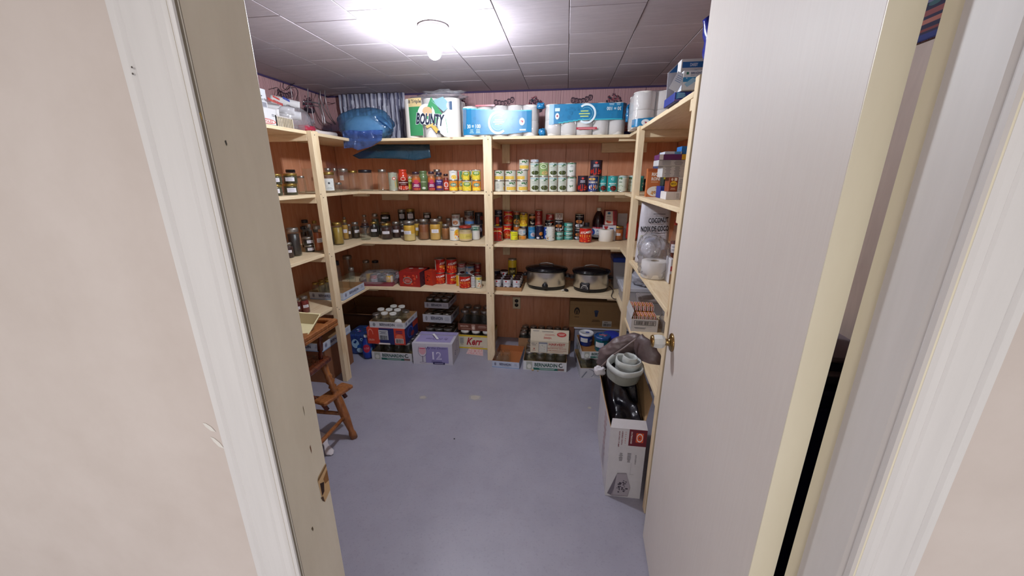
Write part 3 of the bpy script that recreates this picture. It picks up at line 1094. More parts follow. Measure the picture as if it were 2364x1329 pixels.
    'aylmer_side': (.042, .118, '#bf2118', [('t', 'AYLMER', .42, .72, .17, '#f2ece4', 1.0, 8, .03, .25), ('r', .4, .60, 1.2, .03, '#6f0f0c'), ('e', .4, .46, 1.0, .22, '#e8a038'), ('spots', .35, .20, 1.2, .32, 18, .09, ['#d8481c', '#e8742c', '#c02814', '#f0a04a']), ('r', -.75, .48, .35, .92, '#dcd6cc'), ('lines', -.75, .5, .25, .7, 9, '#8a8680')]),
    'yellow_side': (.034, .105, '#d8a830', [('r', .2, .5, .4, .9, '#e8dcc8')]),
    'x3_can': (.033, .115, '#cfd0c4', [('r', 0, .86, 2, .22, '#d9c22c'), ('t', 'X3', .35, .86, .12, '#2a2a20', .35), ('spots', .1, .66, .5, .12, 5, .07, [G1, G2]), ('spots', .1, .25, 1.2, .36, 14, .1, ['#d8683c', '#e8b080', '#f0dcc4'])]),
    'white_lines': (.030, .095, '#cfcfd0', [('lines', 0, .5, 1.2, .8, 10, '#8d8f96')]),
    'red_white_soup': (.034, .10, '#c8c4c8', [('r', 0, .84, 2, .34, '#a02420'), ('t', 'SOUP', 0, .83, .12, '#ecdcdc', .6), ('lines', 0, .5, .9, .2, 3, '#4a4a58'), ('e', .1, .16, .8, .26, '#3c1c22')]),
    'blue_white_soup': (.034, .10, '#c9d0d8', [('r', 0, .9, 2, .22, '#3a6aa0'), ('lines', 0, .66, .9, .2, 3, '#4a4a58'), ('e', .35, .3, .7, .4, '#7a3c34'), ('e', -.5, .2, .5, .3, '#4a8ac0')]),
    'dark_red_can': (.034, .10, '#6c1c20', [('lines', 0, .7, .8, .3, 3, '#c89090'), ('e', 0, .25, .8, .3, '#b04a34')]),
    'dark_can': (.034, .09, '#1c1c30', [('e', .2, .6, .8, .4, '#7c7c92'), ('p', [(-.5, .9), (.5, .7), (.6, .9)], '#b06050')]),
    'navy_band': (.036, .08, '#1f2a4a', [('t', 'PURE', 0, .5, .22, '#d8d8e0', .9)]),
    'plum_white': (.036, .088, '#d4d2d6', [('e', -.1, .84, .3, .16, '#c03a40'), ('lines', 0, .62, 1.0, .16, 2, '#8a8a94'), ('e', -.15, .18, .55, .36, '#4a2040'), ('spots', .55, .2, .5, .28, 6, .1, ['#2c1c38', '#5a3050'])]),
    'white_red_can': (.036, .105, '#d8d6d4', [('t', 'EXOTIC', -.2, .80, .14, '#b0303c', 1.2), ('p', [(-.5, .6), (.3, .5), (.3, .62), (-.4, .7)], '#3f6a54'), ('e', -.15, .3, .9, .4, '#b87a54'), ('spots', -.2, .28, .7, .3, 8, .09, ['#d8a070', '#8a4430', '#e0c8a0'])]),
    'noodle_can': (.040, .118, '#e0ddd4', [('lines', -.3, .80, .8, .08, 1, '#3c5c8c'), ('p', [(-.95, .04), (-.5, .05), (-.9, .55)], '#dcb12c'), ('e', .45, .6, .9, .5, '#e0b02c'), ('spots', .3, .35, 1.1, .5, 18, .1, ['#d85a24', '#f0a030', '#e88038', '#f4cc6a'])]),
    'green_label_can': (.036, .115, '#d4d2cc', [('r', 0, .80, 1.6, .3, '#1f5a48'), ('t', 'LEMONS', 0, .84, .08, '#d4ecdc', .9), ('lines', 0, .70, .7, .06, 1, '#a8d0b8'), ('p', [(-.8, .32), (-.3, .42), (.8, .36), (.9, .22), (.2, .28), (-.6, .18)], '#a83420'), ('p', [(-.6, .55), (.6, .58), (.3, .48)], '#d8a878')]),
    'mushroom_soup': (.040, .118, '#8a7c78', [('r', 0, .84, 2, .32, '#181820'), ('lines', .1, .84, .9, .2, 2, '#8a8a94'), ('e', .3, .52, .9, .26, '#5c2c1c'), ('p', [(.2, .5), (.4, .5), (.5, .15), (.3, .15)], '#7a4430'), ('e', -.6, .45, .4, .2, '#6a3020'), ('r', 0, .12, 2, .22, '#4a7cb8')]),
    'night_can': (.036, .105, '#14121e', [('e', .5, .55, .6, .4, '#7c2c30'), ('lines', -.1, .85, .5, .1, 1, '#8a8aa0')]),
    'yellow_drum': (.033, .11, '#d0b22c', [('r', 0, .55, 1.2, .3, '#3c3420'), ('t', 'OLIVE', 0, .55, .1, '#e8d88a', .8), ('spots', .1, .2, .9, .2, 6, .1, ['#e8d060', '#8a9a3c'])]),
}


TOPC = {'plum_white': '#4a3034', 'aylmer': '#8a8480', 'tomato_dark': '#3c3438', 'night_can': '#3c3a44'}


def build_can(kind):
    r, h, base, art = CANS[kind]
    mb = MB()
    mb.lathe([(0, .001), (r * .97, .001), (r, 0), (r * 1.01, .002), (r * .985, .004), (r * .985, h - .004), (r * 1.01, h - .002), (r, h), (r * .95, h), (r * .93, h - .003), (0, h - .003)], 24, TOPC.get(kind, '#b9b4ac'))
    body = mb.mesh('tin_can', 'metal')
    lb = MB()
    lb.lathe([(r * .992, .0045), (r * .992, h - .0045)], 28, base)
    put_cyl(lb, art, r * .992, .0045, h - .009, lift=.00015)
    lab = lb.mesh('paper_label', 'gloss_print')
    return ('tin_can', body, [('paper_label', lab)], r, h)


LIDC = {'gold': '#a98f4e', 'silver': '#a6a39e', 'black': '#1c1a22', 'white': '#d8d6d0', 'red': '#a8301e', 'blue': '#23307c', 'brown': '#5a3c2a'}
SHAPES = {
    'mason': ([(0, .012), (.80, .012), (.86, 0), (.94, .012), (1, .05), (1, .66), (.97, .73), (.86, .79), (.77, .82), (.77, .90)], .80, .87, 1.0, .92),
    'wide': ([(0, .012), (.82, .012), (.90, 0), (.98, .014), (1, .05), (1, .80), (.96, .86), (.93, .88)], .96, .86, 1.0, .9),
    'squat': ([(0, .02), (.84, .02), (.92, 0), (1, .04), (1, .72), (.97, .78), (.95, .80)], .99, .76, 1.0, .93),
    'bottle': ([(0, .012), (.82, .012), (.90, 0), (1, .02), (1, .50), (.93, .62), (.62, .76), (.50, .82), (.48, .93)], .56, .90, 1.0, .95),
    'straight': ([(0, .012), (.85, .012), (.95, 0), (1, .03), (1, .84), (.93, .88), (.90, .90)], .93, .89, 1.0, .9),
    'shoulder': ([(0, .012), (.85, .012), (.93, 0), (1, .03), (.97, .55), (1, .62), (.80, .74), (.72, .80), (.72, .90)], .76, .88, 1.0, .9),
}


def build_jar(spec):
    """jar:shape:lid:contents:flags  flags L = white handwritten label, N = no lid, R = ribbed glass"""
    _, shape, lid, cont, fl = (spec + ':').split(':')[:5]
    prof, lr, lz, one, fill = SHAPES[shape]
    r, h = {'squat': (.04, .065)}.get(shape, (.04, .13))
    pr = [(a * r, b * h) for a, b in prof]
    rib = (lambda a, z: 1 + .02 * math.cos(a * 10)) if 'R' in fl else None
    mb = MB()
    mb.lathe(pr, 30 if rib else 22, M=None, wob=rib)
    kids = []
    if 'N' in fl:
        top = pr[-1]
        mb.lathe([top, (top[0], h * .985), (top[0] * 1.04, h), (top[0] * .95, h)], 22)
    body = mb.mesh('glass_jar', 'jar_glass')
    if cont:
        top = {'mason': .74, 'bottle': .58}.get(shape, .78)
        cols = cont.split('/')
        cp = [(0, .03)] + [(a * .95, max(b, .03)) for a, b in prof if .0 < b <= top and a > .8 and b > .02]
        cp.append((cp[-1][0] * .97, top))
        cp.append((0, top))
        cp = [(a * r, b * h) for a, b in cp]
        c = MB()
        if len(cols) > 1:
            zs = h * .38
            c.lathe([(0, .03 * h), (.93 * r, .03 * h), (.95 * r, .06 * h), (.95 * r, zs)], 20, cols[1])
            c.lathe([(.95 * r, zs), (.95 * r, top * h * .92), (.90 * r, top * h), (0, top * h)], 20, cols[0])
        else:
            c.lathe(cp, 20, cols[0])
        kids.append(('contents', c.mesh('contents', 'contents')))
    if 'N' not in fl:
        l = MB()
        R = lr * r
        l.lathe([(R * .96, lz * h), (R, lz * h + .001), (R * 1.01, h * .93), (R, h * .985), (R * .94, h), (R * .80, h - .0005), (R * .78, h * .992), (0, h * .992)], 26, LIDC[lid])
        kids.append(('lid', l.mesh('lid', 'metal' if lid in ('gold', 'silver') else 'plastic')))
    if 'L' in fl:
        l = MB()
        rr = r * 1.004
        art = [('r', -.05, .5, .84, 1, '#dcd8dc'), ('lines', -.05, .5, .66, .7, 2, '#a8a6b4')]
        z0, hh = ((.36, .17) if shape != 'squat' else (.24, .38))
        put_cyl(l, art, rr, z0 * h, hh * h, lift=.0004)
        kids.append(('paper_label', l.mesh('paper_label', 'paper')))
    return ('glass_jar', body, kids, r, h)


def deco_jar(base, art, neck, lid, cont, shape='mason'):
    """a shop jar with a wrap-round printed label"""
    def f():
        prof, lr, lz, one, fill = SHAPES[shape]
        r, h = .034, .14
        mb = MB()
        mb.lathe([(a * r, b * h) for a, b in prof], 22)
        body = mb.mesh('glass_jar', 'jar_glass')
        c = MB()
        c.lathe([(0, .02 * h), (.95 * r, .03 * h), (.96 * r, .62 * h), (.90 * r, .70 * h), (.72 * r, .78 * h), (0, .78 * h)], 20, cont)
        l = MB()
        R = lr * r
        l.lathe([(R * .96, lz * h), (R, lz * h + .001), (R, h * .985), (R * .92, h), (0, h)], 26, lid)
        p = MB()
        z0, z1 = .06 * h, .62 * h
        p.lathe([(r * 1.004, z0), (r * 1.004, z1)], 26, base)
        put_cyl(p, art, r * 1.004, z0, z1 - z0, lift=.0002)
        if neck:
            p.lathe([(r * 1.003, .62 * h), (r * .975, .73 * h), (r * .87, .79 * h), (r * .78, .82 * h), (r * .78, .87 * h)], 26, neck)
        return ('glass_jar', body, [('contents', c.mesh('contents', 'contents')), ('lid', l.mesh('lid', 'plastic')), ('printed_label', p.mesh('printed_label', 'gloss_print'))], r, h)
    return f


def roll_proto():
    r, h = .055, .10
    mb = MB()
    mb.lathe([(r * .36, 0), (r * .97, 0), (r, h * .02), (r * 1.004, h * .5), (r, h * .98), (r * .97, h), (r * .36, h), (r * .34, h * .9), (r * .34, 0)], 32, '#e6e1da')
    c = MB()
    c.lathe([(r * .335, .002), (r * .335, h - .002)], 20, '#a89478')
    return ('toilet_roll', mb.mesh('toilet_roll', 'soft_roll'), [('cardboard_core', c.mesh('cardboard_core', 'cardboard'))], r, h)


def juice_proto():
    r, h = .055, .26
    mb = MB()
    mb.lathe([(0, .004), (r * .85, .004), (r, .012), (r, .10), (r * .97, .112), (r, .125), (r * .98, .155), (r * .8, .19), (r * .5, .222), (r * .32, .232), (r * .32, .245), (0, .245)], 28, '#260a14')
    c = MB()
    c.lathe([(r * .36, .236), (r * .37, .238), (r * .37, .258), (r * .34, h), (0, h)], 24, '#d8d2c4')
    l = MB()
    l.lathe([(r * 1.005, .02), (r * 1.005, .105)], 28, '#c9d2dc')
    put_cyl(l, [('r', 0, .93, 2, .14, '#b02c3c'), ('e', -.6, .5, .6, .6, '#2c4c94'), ('e', -.7, .45, .3, .3, '#b84a7c'), ('t', 'JUICE', .25, .62, .2, '#3c4c84', .8), ('lines', .25, .3, .9, .3, 4, '#7c8494')], r * 1.005, .02, .085, lift=.0003)
    return ('juice_bottle', mb.mesh('juice_bottle', 'gloss_print'), [('screw_cap', c.mesh('screw_cap', 'plastic')), ('printed_label', l.mesh('printed_label', 'gloss_print'))], r, h)


def squeeze_proto():
    r, h = .028, .10
    mb = MB()
    mb.lathe([(0, 0), (r, 0), (r, h * .35), (r * .8, h * .6), (r * .75, h * .7), (0, h * .7)], 20, '#b02418')
    c = MB()
    c.lathe([(r * .76, h * .7), (r * .8, h * .72), (r * .74, h * .98), (0, h)], 20, '#b03028')
    l = MB()
    l.lathe([(r * .84, h * .42), (r * .80, h * .66)], 20, '#dcc02c')
    return ('squeeze_bottle', mb.mesh('squeeze_bottle', 'gloss_print'), [('screw_cap', c.mesh('screw_cap', 'plastic')), ('printed_label', l.mesh('printed_label', 'gloss_print'))], r, h)


def water_proto():
    r, h = .033, .215
    mb = MB()
    mb.lathe([(0, .006), (r * .7, 0), (r, .01), (r * .95, .03), (r, .045), (r * .95, .06), (r, .075), (r, .13), (r * .9, .155), (r * .45, .19), (r * .42, .203), (0, .203)], 24, '#233c94')
    c = MB()
    c.lathe([(r * .45, .196), (r * .45, .213), (0, h)], 20, '#cfd4dc')
    l = MB()
    l.lathe([(r * 1.01, .06), (r * 1.01, .145)], 24, '#2c50b0')
    put_cyl(l, [('e', 0, .5, .9, .9, '#b02440'), ('t', 'PUNCH', 0, .52, .2, '#e8d4dc', .6, 90), ('e', .7, .3, .4, .4, '#7cb0dc')], r * 1.01, .06, .085, lift=.0003)
    return ('drink_bottle', mb.mesh('drink_bottle', 'gloss_print'), [('screw_cap', c.mesh('screw_cap', 'plastic')), ('printed_label', l.mesh('printed_label', 'gloss_print'))], r, h)


SPECIAL = {
    'sauce_red': deco_jar('#a82a1c', [('r', 0, .55, 1.9, .42, '#3a1010'), ('t', 'ARRABBIATA', 0, .60, .08, '#e8dcd8', 1.3), ('lines', 0, .46, 1.1, .06, 1, '#e8dcd8'), ('e', 0, .18, 1.5, .34, '#e0d8d0'), ('e', 0, .21, 1.3, .28, '#c8361c'), ('spots', 0, .21, .9, .16, 7, .07, ['#e85c2c', '#a01c10']), ('ring', 0, .9, .6, .3, .2, '#d8d0b8')], '#c03820', '#b8361e', '#7a1c10'),
    'curry_purple': deco_jar('#7a2450', [('r', 0, .9, 2, .4, '#b8682c'), ('e', 0, .76, .8, .4, '#b83454'), ('p', [(-.25, .78), (0, .95), (.25, .78), (0, .62)], '#ecd8dc'), ('t', 'TIKKA', 0, .48, .1, '#f0e4e8', .75), ('t', 'MASALA', 0, .36, .1, '#f0e4e8', .85), ('e', .1, .1, 1.2, .2, '#b8502c')], None, '#33202c', '#b0602c'),
    'green_sauce': deco_jar('#5f7048', [('lines', 0, .7, .9, .1, 1, '#c8d0b0'), ('p', [(-.3, .6), (.1, .62), (.5, .3), (.2, .2)], '#dcd8cc'), ('e', .0, .15, .5, .2, '#d0d4c4')], '#66784e', '#5c7048', '#6a7444'),
    'violet_sauce': deco_jar('#3c2a66', [('t', 'Korma', 0, .85, .14, '#d8d8f0', .8), ('lines', 0, .68, .7, .06, 1, '#b0a8d0'), ('e', 0, .28, 1.2, .36, '#8c4a38'), ('e', 0, .3, .8, .2, '#d08c54')], None, '#241c30', '#a0542c'),
    'salsa_red': deco_jar('#b03020', [('e', 0, .55, 1.1, .6, '#e4cfc8'), ('e', 0, .55, .7, .36, '#cf4a30'), ('lines', 0, .15, .8, .12, 1, '#e8dcd8')], None, '#2c1418', '#8c2818'),
    'relish': deco_jar('#c8b08a', [('r', 0, .5, 1.9, .62, '#d0c05c'), ('p', [(-.8, .35), (-.3, .75), (-.2, .3)], '#40642c'), ('lines', .3, .5, .8, .4, 4, '#9a8a3c')], None, '#9a2c1c', '#bfa476', 'wide'),
    'roll': roll_proto, 'juice': juice_proto, 'squeeze': squeeze_proto, 'drink': water_proto,
}
_PROTO = {}


def proto(kind):
    if kind not in _PROTO:
        _PROTO[kind] = build_can(kind) if kind in CANS else (SPECIAL[kind]() if kind in SPECIAL else build_jar(kind))
    return _PROTO[kind]


def put(kind, C, r, h, rz, label, cat, group=None, key=None, tilt=None):
    name, body, kids, r0, h0 = proto(kind)
    o = link(name, body, None, C, rz, label=label, category=cat, group=group)
    o.scale = (r / r0, r / r0, h / h0)
    if tilt:
        o.rotation_euler = tilt
    for n, me in kids:
        link(n, me, o)
    if key:
        PLACED[key] = (Vector(C), r, h)
    return o


QUEUE = []


def item(key, kind, z, u0, u1, v0, v1, row, label, zs=None, jit=0.0, h=None, group=None, cat=None, r=None, extra=None):
    QUEUE.append(dict(key=key, kind=kind, q=(z, u0, u1, v0, v1), row=row, label=label, zs=zs, jit=jit, h=h, group=group, cat=cat, r=r, extra=extra))


def flush():
    """place the queued round things; of two that would cut into each other the farther one is moved back"""
    base = []
    for e in QUEUE:
        if not (isinstance(e['row'], tuple) and e['row'][0] in ('on', 'between')):
            C, r, h = cyl_place(*e['q'], e['zs'], e['row'])
            if e['r']:
                r = e['r']
            e['C'], e['R'], e['H'] = C, r, e['h'] or h
            if e['h']:
                e['fixh'] = True
            base.append(e)
    k = 1.012

    def room(e):
        C, r = e['C'], e['R']
        return C.y + r * k > YW - .021 or C.x - r * k < XLW + .002 or C.x + r * k > XRW - .002
    for _ in range(60):
        moved = False
        for i, a in enumerate(base):
            for b in base[i + 1:]:
                if abs(a['zs'] - b['zs']) > .01:
                    continue
                dx, dy = a['C'].x - b['C'].x, a['C'].y - b['C'].y
                gap = (a['R'] + b['R']) * k - math.hypot(dx, dy)
                if gap <= 0:
                    continue
                moved = True
                f = a if math.hypot(a['C'].x, a['C'].y) > math.hypot(b['C'].x, b['C'].y) else b
                if (a['row'] is None) != (b['row'] is None):
                    f = a if b['row'] is None else b
                if not room(f) and (gap > .3 * min(a['R'], b['R']) or not (a['row'] is None and b['row'] is None) and f['row'] is not None and gap > .004):
                    d = math.hypot(f['C'].x, f['C'].y)
                    s = 1 + max(gap * .6, .002) / d
                    f['C'].x *= s
                    f['C'].y *= s
                    f['R'] *= s
                else:
                    for w in (a, b):
                        w['R'] *= .97
        for e in base:
            if room(e):
                d = math.hypot(e['C'].x, e['C'].y)
                s = 1 - .004 / d
                e['C'].x *= s
                e['C'].y *= s
                e['R'] *= .985
        if not moved:
            break
    for e in base:
        if not e.get('fixh'):
            z, u0, u1, v0, v1 = e['q']
            d = ray(z, (u0 + u1) / 2, v0)
            sl = d.z / math.hypot(d.x, d.y)
            D = math.hypot(e['C'].x, e['C'].y)
            e['H'] = CAM_POS.z + sl * (D + (e['R'] if sl < 0 else -e['R'])) - e['zs']
    for e in QUEUE:
        kind, row = e['kind'], e['row']
        if 'C' in e:
            C, rr, hh = e['C'], e['R'], e['H']
            C.z = e['zs'] + .0004
        else:
            if row[0] == 'on':
                C0, r0, h0 = PLACED[row[1]]
            else:
                A, B = PLACED[row[1]], PLACED[row[2]]
                C0, r0, h0 = (A[0] + B[0]) / 2, A[1], max(A[2], B[2])
            C, rr, hh = cyl_place(*e['q'], C0.z + h0, C0.y - r0)
            C = Vector((C.x if abs(C.x - C0.x) < (.03 if row[0] == 'on' else .06) else C0.x, C0.y, C0.z + h0 + .0004))
            rr = min(rr, r0 * 1.12) if row[0] == 'on' else rr
            d = ray(e['q'][0], (e['q'][1] + e['q'][2]) / 2, e['q'][3])
            sl = d.z / math.hypot(d.x, d.y)
            hh = CAM_POS.z + sl * (math.hypot(C.x, C.y) + (rr if sl < 0 else -rr)) - C.z
        if e['h']:
            hh = e['h']
        if e['r']:
            rr = e['r']
        hh = max(hh, .02)
        cat = e['cat']
        if cat is None:
            cat = 'can' if kind in CANS else ('toilet roll' if kind == 'roll' else 'bottle' if kind in ('juice', 'squeeze', 'drink') or ':bottle:' in kind else 'jar')
        o = put(kind, C, rr, hh, facing(C.x, C.y, e['jit']), e['label'], cat, e['group'], e['key'])
        if e['extra']:
            n, mbx, mat = e['extra']
            part(n, mbx, mat, o)
    QUEUE.clear()


def J(shape, lid, cont='', fl=''):
    return 'jar:%s:%s:%s:%s' % (shape, lid, cont, fl)


DK, MRN, BRN, ORG, YEL, OLV = '#241210', '#40120e', '#5a3018', '#b0501a', '#d0a030', '#3c3a18'
# ------------------------------------------------------------ second shelf, left wall and left half of the back
z = S2
item('a1', J('squat', 'gold', OLV, 'L'), 'a', 232, 364, 1138, 1238, ('L', -1.66), 'squat dark jar with gold lid, lower one nearest the door frame on the jar shelf', z)
item('a2', J('squat', 'gold', OLV, 'L'), 'a', 228, 358, 1035, 1138, ('on', 'a1'), 'squat dark jar with gold lid, upper one nearest the door frame on the jar shelf')
item('a3', J('squat', 'gold', OLV, 'L'), 'a', 368, 515, 1130, 1238, ('L', -1.64), 'squat olive jar, lower of the right pair before the left upright', z, jit=.25)
item('a4', J('squat', 'gold', OLV, 'L'), 'a', 362, 508, 1030, 1132, ('on', 'a3'), 'squat olive jar, upper of the right pair before the left upright')
item('', J('mason', 'black', '', ''), 'a', 405, 525, 992, 1200, ('L', -1.86), 'dark-lidded glass jar standing behind the stacked squat jars', z)
item('', J('mason', 'silver', '', ''), 'a', 515, 600, 1055, 1225, ('L', -1.80), 'small clear jar wedged between the squat jars and a tall clear jar', z)
item('', J('straight', 'silver', '', 'N'), 'a', 578, 690, 982, 1238, ('L', -1.66), 'tall lidless clear jar just left of the left upright', z)
item('', J('straight', 'black', '', ''), 'a', 738, 778, 990, 1190, ('L', -1.84), 'narrow clear jar with black lid peeping out beside the left upright', z)
item('', J('mason', 'silver', '', ''), 'a', 785, 868, 978, 1180, ('L', -1.86), 'clear jar with bright lid behind the jar with the big drawn label', z)
item('', J('mason', 'silver', '', ''), 'a', 866, 918, 978, 1170, ('L', -1.80), 'slim clear jar with small bright lid behind the front row', z)
mb = MB()
put_cyl(mb, [('r', 0, .5, 1.02, .98, '#d9dcd8'), ('e', 0, .62, .2, .18, '#3a3c40'), ('e', .03, .66, .12, .1, '#5a5c5c'), ('lines', 0, .2, .6, .2, 2, '#9aa0a0'), ('ring', -.25, .55, .3, .4, .1, '#b8bcb8'), ('ring', .28, .55, .3, .4, .1, '#b8bcb8')], .0406, .012, .078)
item('lab', J('wide', 'gold', '', ''), 'a', 762, 888, 1026, 1218, ('L', -1.63), 'wide clear jar with a big white drawn label beside the left upright', z, h=.138, extra=('drawn_label', mb, 'paper'))
item('', J('squat', 'silver', '', ''), 'a', 880, 950, 1120, 1214, ('L', -1.62), 'small empty jar with silver lid in front of the tall clear jars', z)
mb = MB()
put_cyl(mb, [('r', -.25, .5, .5, 1, '#b4aca4')], .0406, .062, .028)
item('', J('wide', 'silver', '', ''), 'a', 920, 1028, 982, 1206, ('L', -1.70), 'tall clear jar with silver lid and a small square paper label', z, extra=('paper_label', mb, 'paper'))
item('', J('straight', 'gold', '', 'R'), 'a', 1018, 1118, 1002, 1198, 2.86, 'ribbed clear jar with gold lid left of the black-lidded jar', z)
item('', J('wide', 'black', '', ''), 'a', 1119, 1256, 993, 1198, 2.80, 'wide clear empty jar with a black lid on the second shelf', z)
item('', J('shoulder', 'silver', '', ''), 'a', 1302, 1406, 990, 1186, 2.88, 'clear handled jar with silver lid beside the grey vegetable tin', z)
item('', 'vegetable', 'a', 1409, 1500, 1018, 1196, 2.83, 'grey tin with a green stripe and red spot beside the red sauce jar', z, jit=.1)
item('', 'sauce_red', 'a', 1504, 1606, 990, 1200, 2.80, 'tall jar of red pasta sauce with an orange-red cap', z)
item('', 'lentil_yellow', 'a', 1590, 1650, 1062, 1168, 2.97, 'yellow tin half hidden behind the red pasta sauce jar', z)
item('', 'curry_purple', 'a', 1638, 1726, 1014, 1198, 2.80, 'purple-labelled curry jar, the left one of two, left of the green jar', z)
item('', 'green_sauce', 'a', 1709, 1800, 1004, 1192, 2.87, 'olive green sauce jar between the two curry jars', z)
item('', 'curry_purple', 'a', 1794, 1872, 1010, 1196, 2.80, 'purple-labelled curry jar, the right one of two, right of the green jar', z)
item('', J('mason', 'silver', '#4a2c20', ''), 'a', 1852, 1932, 990, 1180, 2.98, 'silver-lidded jar behind the violet sauce jar', z)
item('', 'violet_sauce', 'a', 1868, 1948, 1020, 1198, 2.81, 'violet-labelled sauce jar with a dark lid', z)
item('', 'salsa_red', 'a', 1948, 2003, 1034, 1196, 2.86, 'red salsa jar with a round pale emblem', z)
item('g1', 'corn_orange', 'a', 2004, 2090, 1098, 1206, 2.80, 'orange and yellow tin under the white tin with the corn picture', z)
item('', 'white_corn', 'a', 2000, 2086, 998, 1100, ('on', 'g1'), 'white tin with a yellow picture on top of an orange tin')
item('g2', 'corn_orange', 'a', 2082, 2144, 1098, 1200, 2.92, 'orange tin low in the second row of the yellow tins', z, jit=.5)
item('', 'red_green', 'a', 2084, 2142, 1000, 1100, ('on', 'g2'), 'red and green striped tin high in the second row')
item('g3', 'lentil_yellow', 'a', 2134, 2226, 1100, 1206, 2.80, 'yellow tin with green oval, lower one left of the pale striped tins', z)
item('', 'lentil_yellow', 'a', 2132, 2204, 1000, 1100, ('on', 'g3'), 'yellow tin with green oval, upper one left of the pale striped tins')
item('g4', 'red_green', 'a', 2200, 2256, 1098, 1202, 2.92, 'pale striped tin low in the second row near the middle upright', z, jit=.4)
item('', 'red_green', 'a', 2190, 2234, 1000, 1100, ('on', 'g4'), 'pale striped tin high in the second row near the middle upright', jit=-.4)
item('g5', 'corn_orange', 'a', 2232, 2318, 1100, 1206, 2.80, 'yellow and green tin beside the middle upright, bottom of the stack', z)
item('', 'lentil_yellow', 'a', 2228, 2314, 992, 1100, ('on', 'g5'), 'yellow and green tin beside the middle upright, top of the stack')

# ------------------------------------------------------------ second shelf, right of the middle upright
cn = 'short corn tins two high'
for k, (u0, u1, nm) in enumerate(((88, 180, 'hidden half by the middle upright'), (193, 308, 'first whole column after the middle upright'), (313, 434, 'second whole column after the middle upright'), (441, 560, 'third column, next to the tall green bean tins'))):
    kd = 'corn_side' if k in (0, 1) else 'corn'
    item('c%d' % k, kd, 'd', u0, u1, 364, 479, 2.80, 'short white and yellow corn tin, bottom, ' + nm, z, group=cn, jit=.1 * k)
    item('d%d' % k, 'corn', 'd', u0, u1, 249, 364, ('on', 'c%d' % k), 'short white and yellow corn tin, upper, ' + nm, group=cn, jit=-.2 * k)
item('', 'corn', 'd', 464, 574, 130, 249, ('on', 'd3'), 'short corn tin standing alone as the third tier', group=cn)
gb = 'tall green bean tins two high'
for k, (u0, u1) in enumerate(((584, 683), (684, 782), (786, 882), (883, 984), (985, 1086))):
    nm = ('far left', 'second from left', 'third from left', 'fourth from left', 'far right')[k]
    kd = 'herb' if k == 4 else 'beans'
    lb = 'white tin with green rim and sprig' if k == 4 else 'green and white bean tin'
    item('b%d' % k, kd, 'd', u0, u1, 318, 475, 2.80, '%s, %s of the bottom row of tall tins' % (lb, nm), z, group=gb, jit=.05 * (k % 2))
    kd2 = 'peas_round' if k == 1 else kd
    lb2 = 'green tin with a white ring' if k == 1 else lb
    item('B%d' % k, kd2, 'd', u0, u1, 163, 320, ('on', 'b%d' % k), '%s, %s of the upper row of tall tins' % (lb2, nm), group=gb, jit=-.05 * (k % 2))
item('', 'tuna_white', 'd', 590, 684, 136, 168, ('on', 'B0'), 'low pale tin lying on top of the tall green bean tins', h=.020)
item('t1', 'tomato_dark', 'd', 1096, 1212, 310, 473, 2.80, 'dark red tomato tin, the lower left one under another like it', z)
item('t2', 'blue_soup', 'd', 1212, 1322, 314, 473, 2.80, 'blue soup tin with a cream band beside the dark tomato tin', z)
item('', 'tomato_dark', 'd', 1234, 1368, 138, 308, ('between', 't1', 't2'), 'dark red tomato tin standing alone above the blue soup tin')
item('', 'teal_chili', 'd', 1322, 1422, 308, 473, 2.84, 'teal chili tin, left of the two touching ones', z)
item('', 'teal_chili', 'd', 1424, 1534, 308, 473, 2.80, 'teal chili tin, right of the two touching ones', z)
item('', 'beans_cut', 'd', 1535, 1640, 305, 473, 2.80, 'cut green bean tin next to the teal chili tins', z)
item('', 'beans_cut', 'd', 1643, 1742, 305, 473, 2.84, 'cut green bean tin partly behind the right upright', z)
item('', 'teal_chili', 'd', 1745, 1818, 308, 470, 2.90, 'teal tin in the corner just right of the right upright', z, jit=1.4)
item('', 'dark_can', 'd', 1812, 1862, 340, 470, 2.95, 'small dark tin in the corner behind the orange rice box', z)

# ------------------------------------------------------------ third shelf, left wall
z = S3
item('', J('mason', 'silver', MRN, 'L'), 'i', 100, 322, 898, 1288, None, 'maroon jam jar with large white label nearest the door frame', z)
item('', J('mason', 'silver', '#6a2a1c', ''), 'i', 20, 190, 600, 1050, ('L', -1.80), 'silver-lidded jar of red preserve behind the maroon jam jar', z, h=.15)
item('', J('wide', 'silver', DK, ''), 'i', 205, 505, 552, 1160, ('L', -1.69), 'big dark jar with a wide ribbed silver lid', z)
item('n1', J('squat', 'silver', DK, 'L'), 'i', 560, 800, 948, 1148, None, 'small black jar with label, lower of the low pair', z, jit=.3)
item('', J('squat', 'silver', DK, 'L'), 'i', 512, 772, 762, 950, ('on', 'n1'), 'small black jar with label, upper of the low pair', jit=.5)
item('', J('mason', 'black', DK, ''), 'i', 500, 650, 530, 900, ('L', -1.83), 'dark jar behind the low black pair, left', z)
item('', J('mason', 'silver', DK, ''), 'i', 655, 785, 475, 900, ('L', -1.79), 'dark jar with dull lid behind the low black pair, right', z)
item('', J('mason', 'black', DK, ''), 'i', 530, 720, 368, 700, ('L', -1.93), 'dark jar in the back row against the wall panels', z)
item('', J('mason', 'gold', DK, ''), 'i', 775, 905, 392, 720, ('L', -1.90), 'gold-lidded dark jar in the back row left of the upright', z)
item('', J('mason', 'silver', ORG, 'L'), 'i', 800, 1020, 505, 1088, ('L', -1.64), 'tall jar of orange fruit with silver lid left of the upright', z, jit=.4)
item('', J('mason', 'silver', DK, 'L'), 'i', 1112, 1262, 392, 960, ('L', -1.70), 'jar of dark preserve with label just right of the left upright', z)
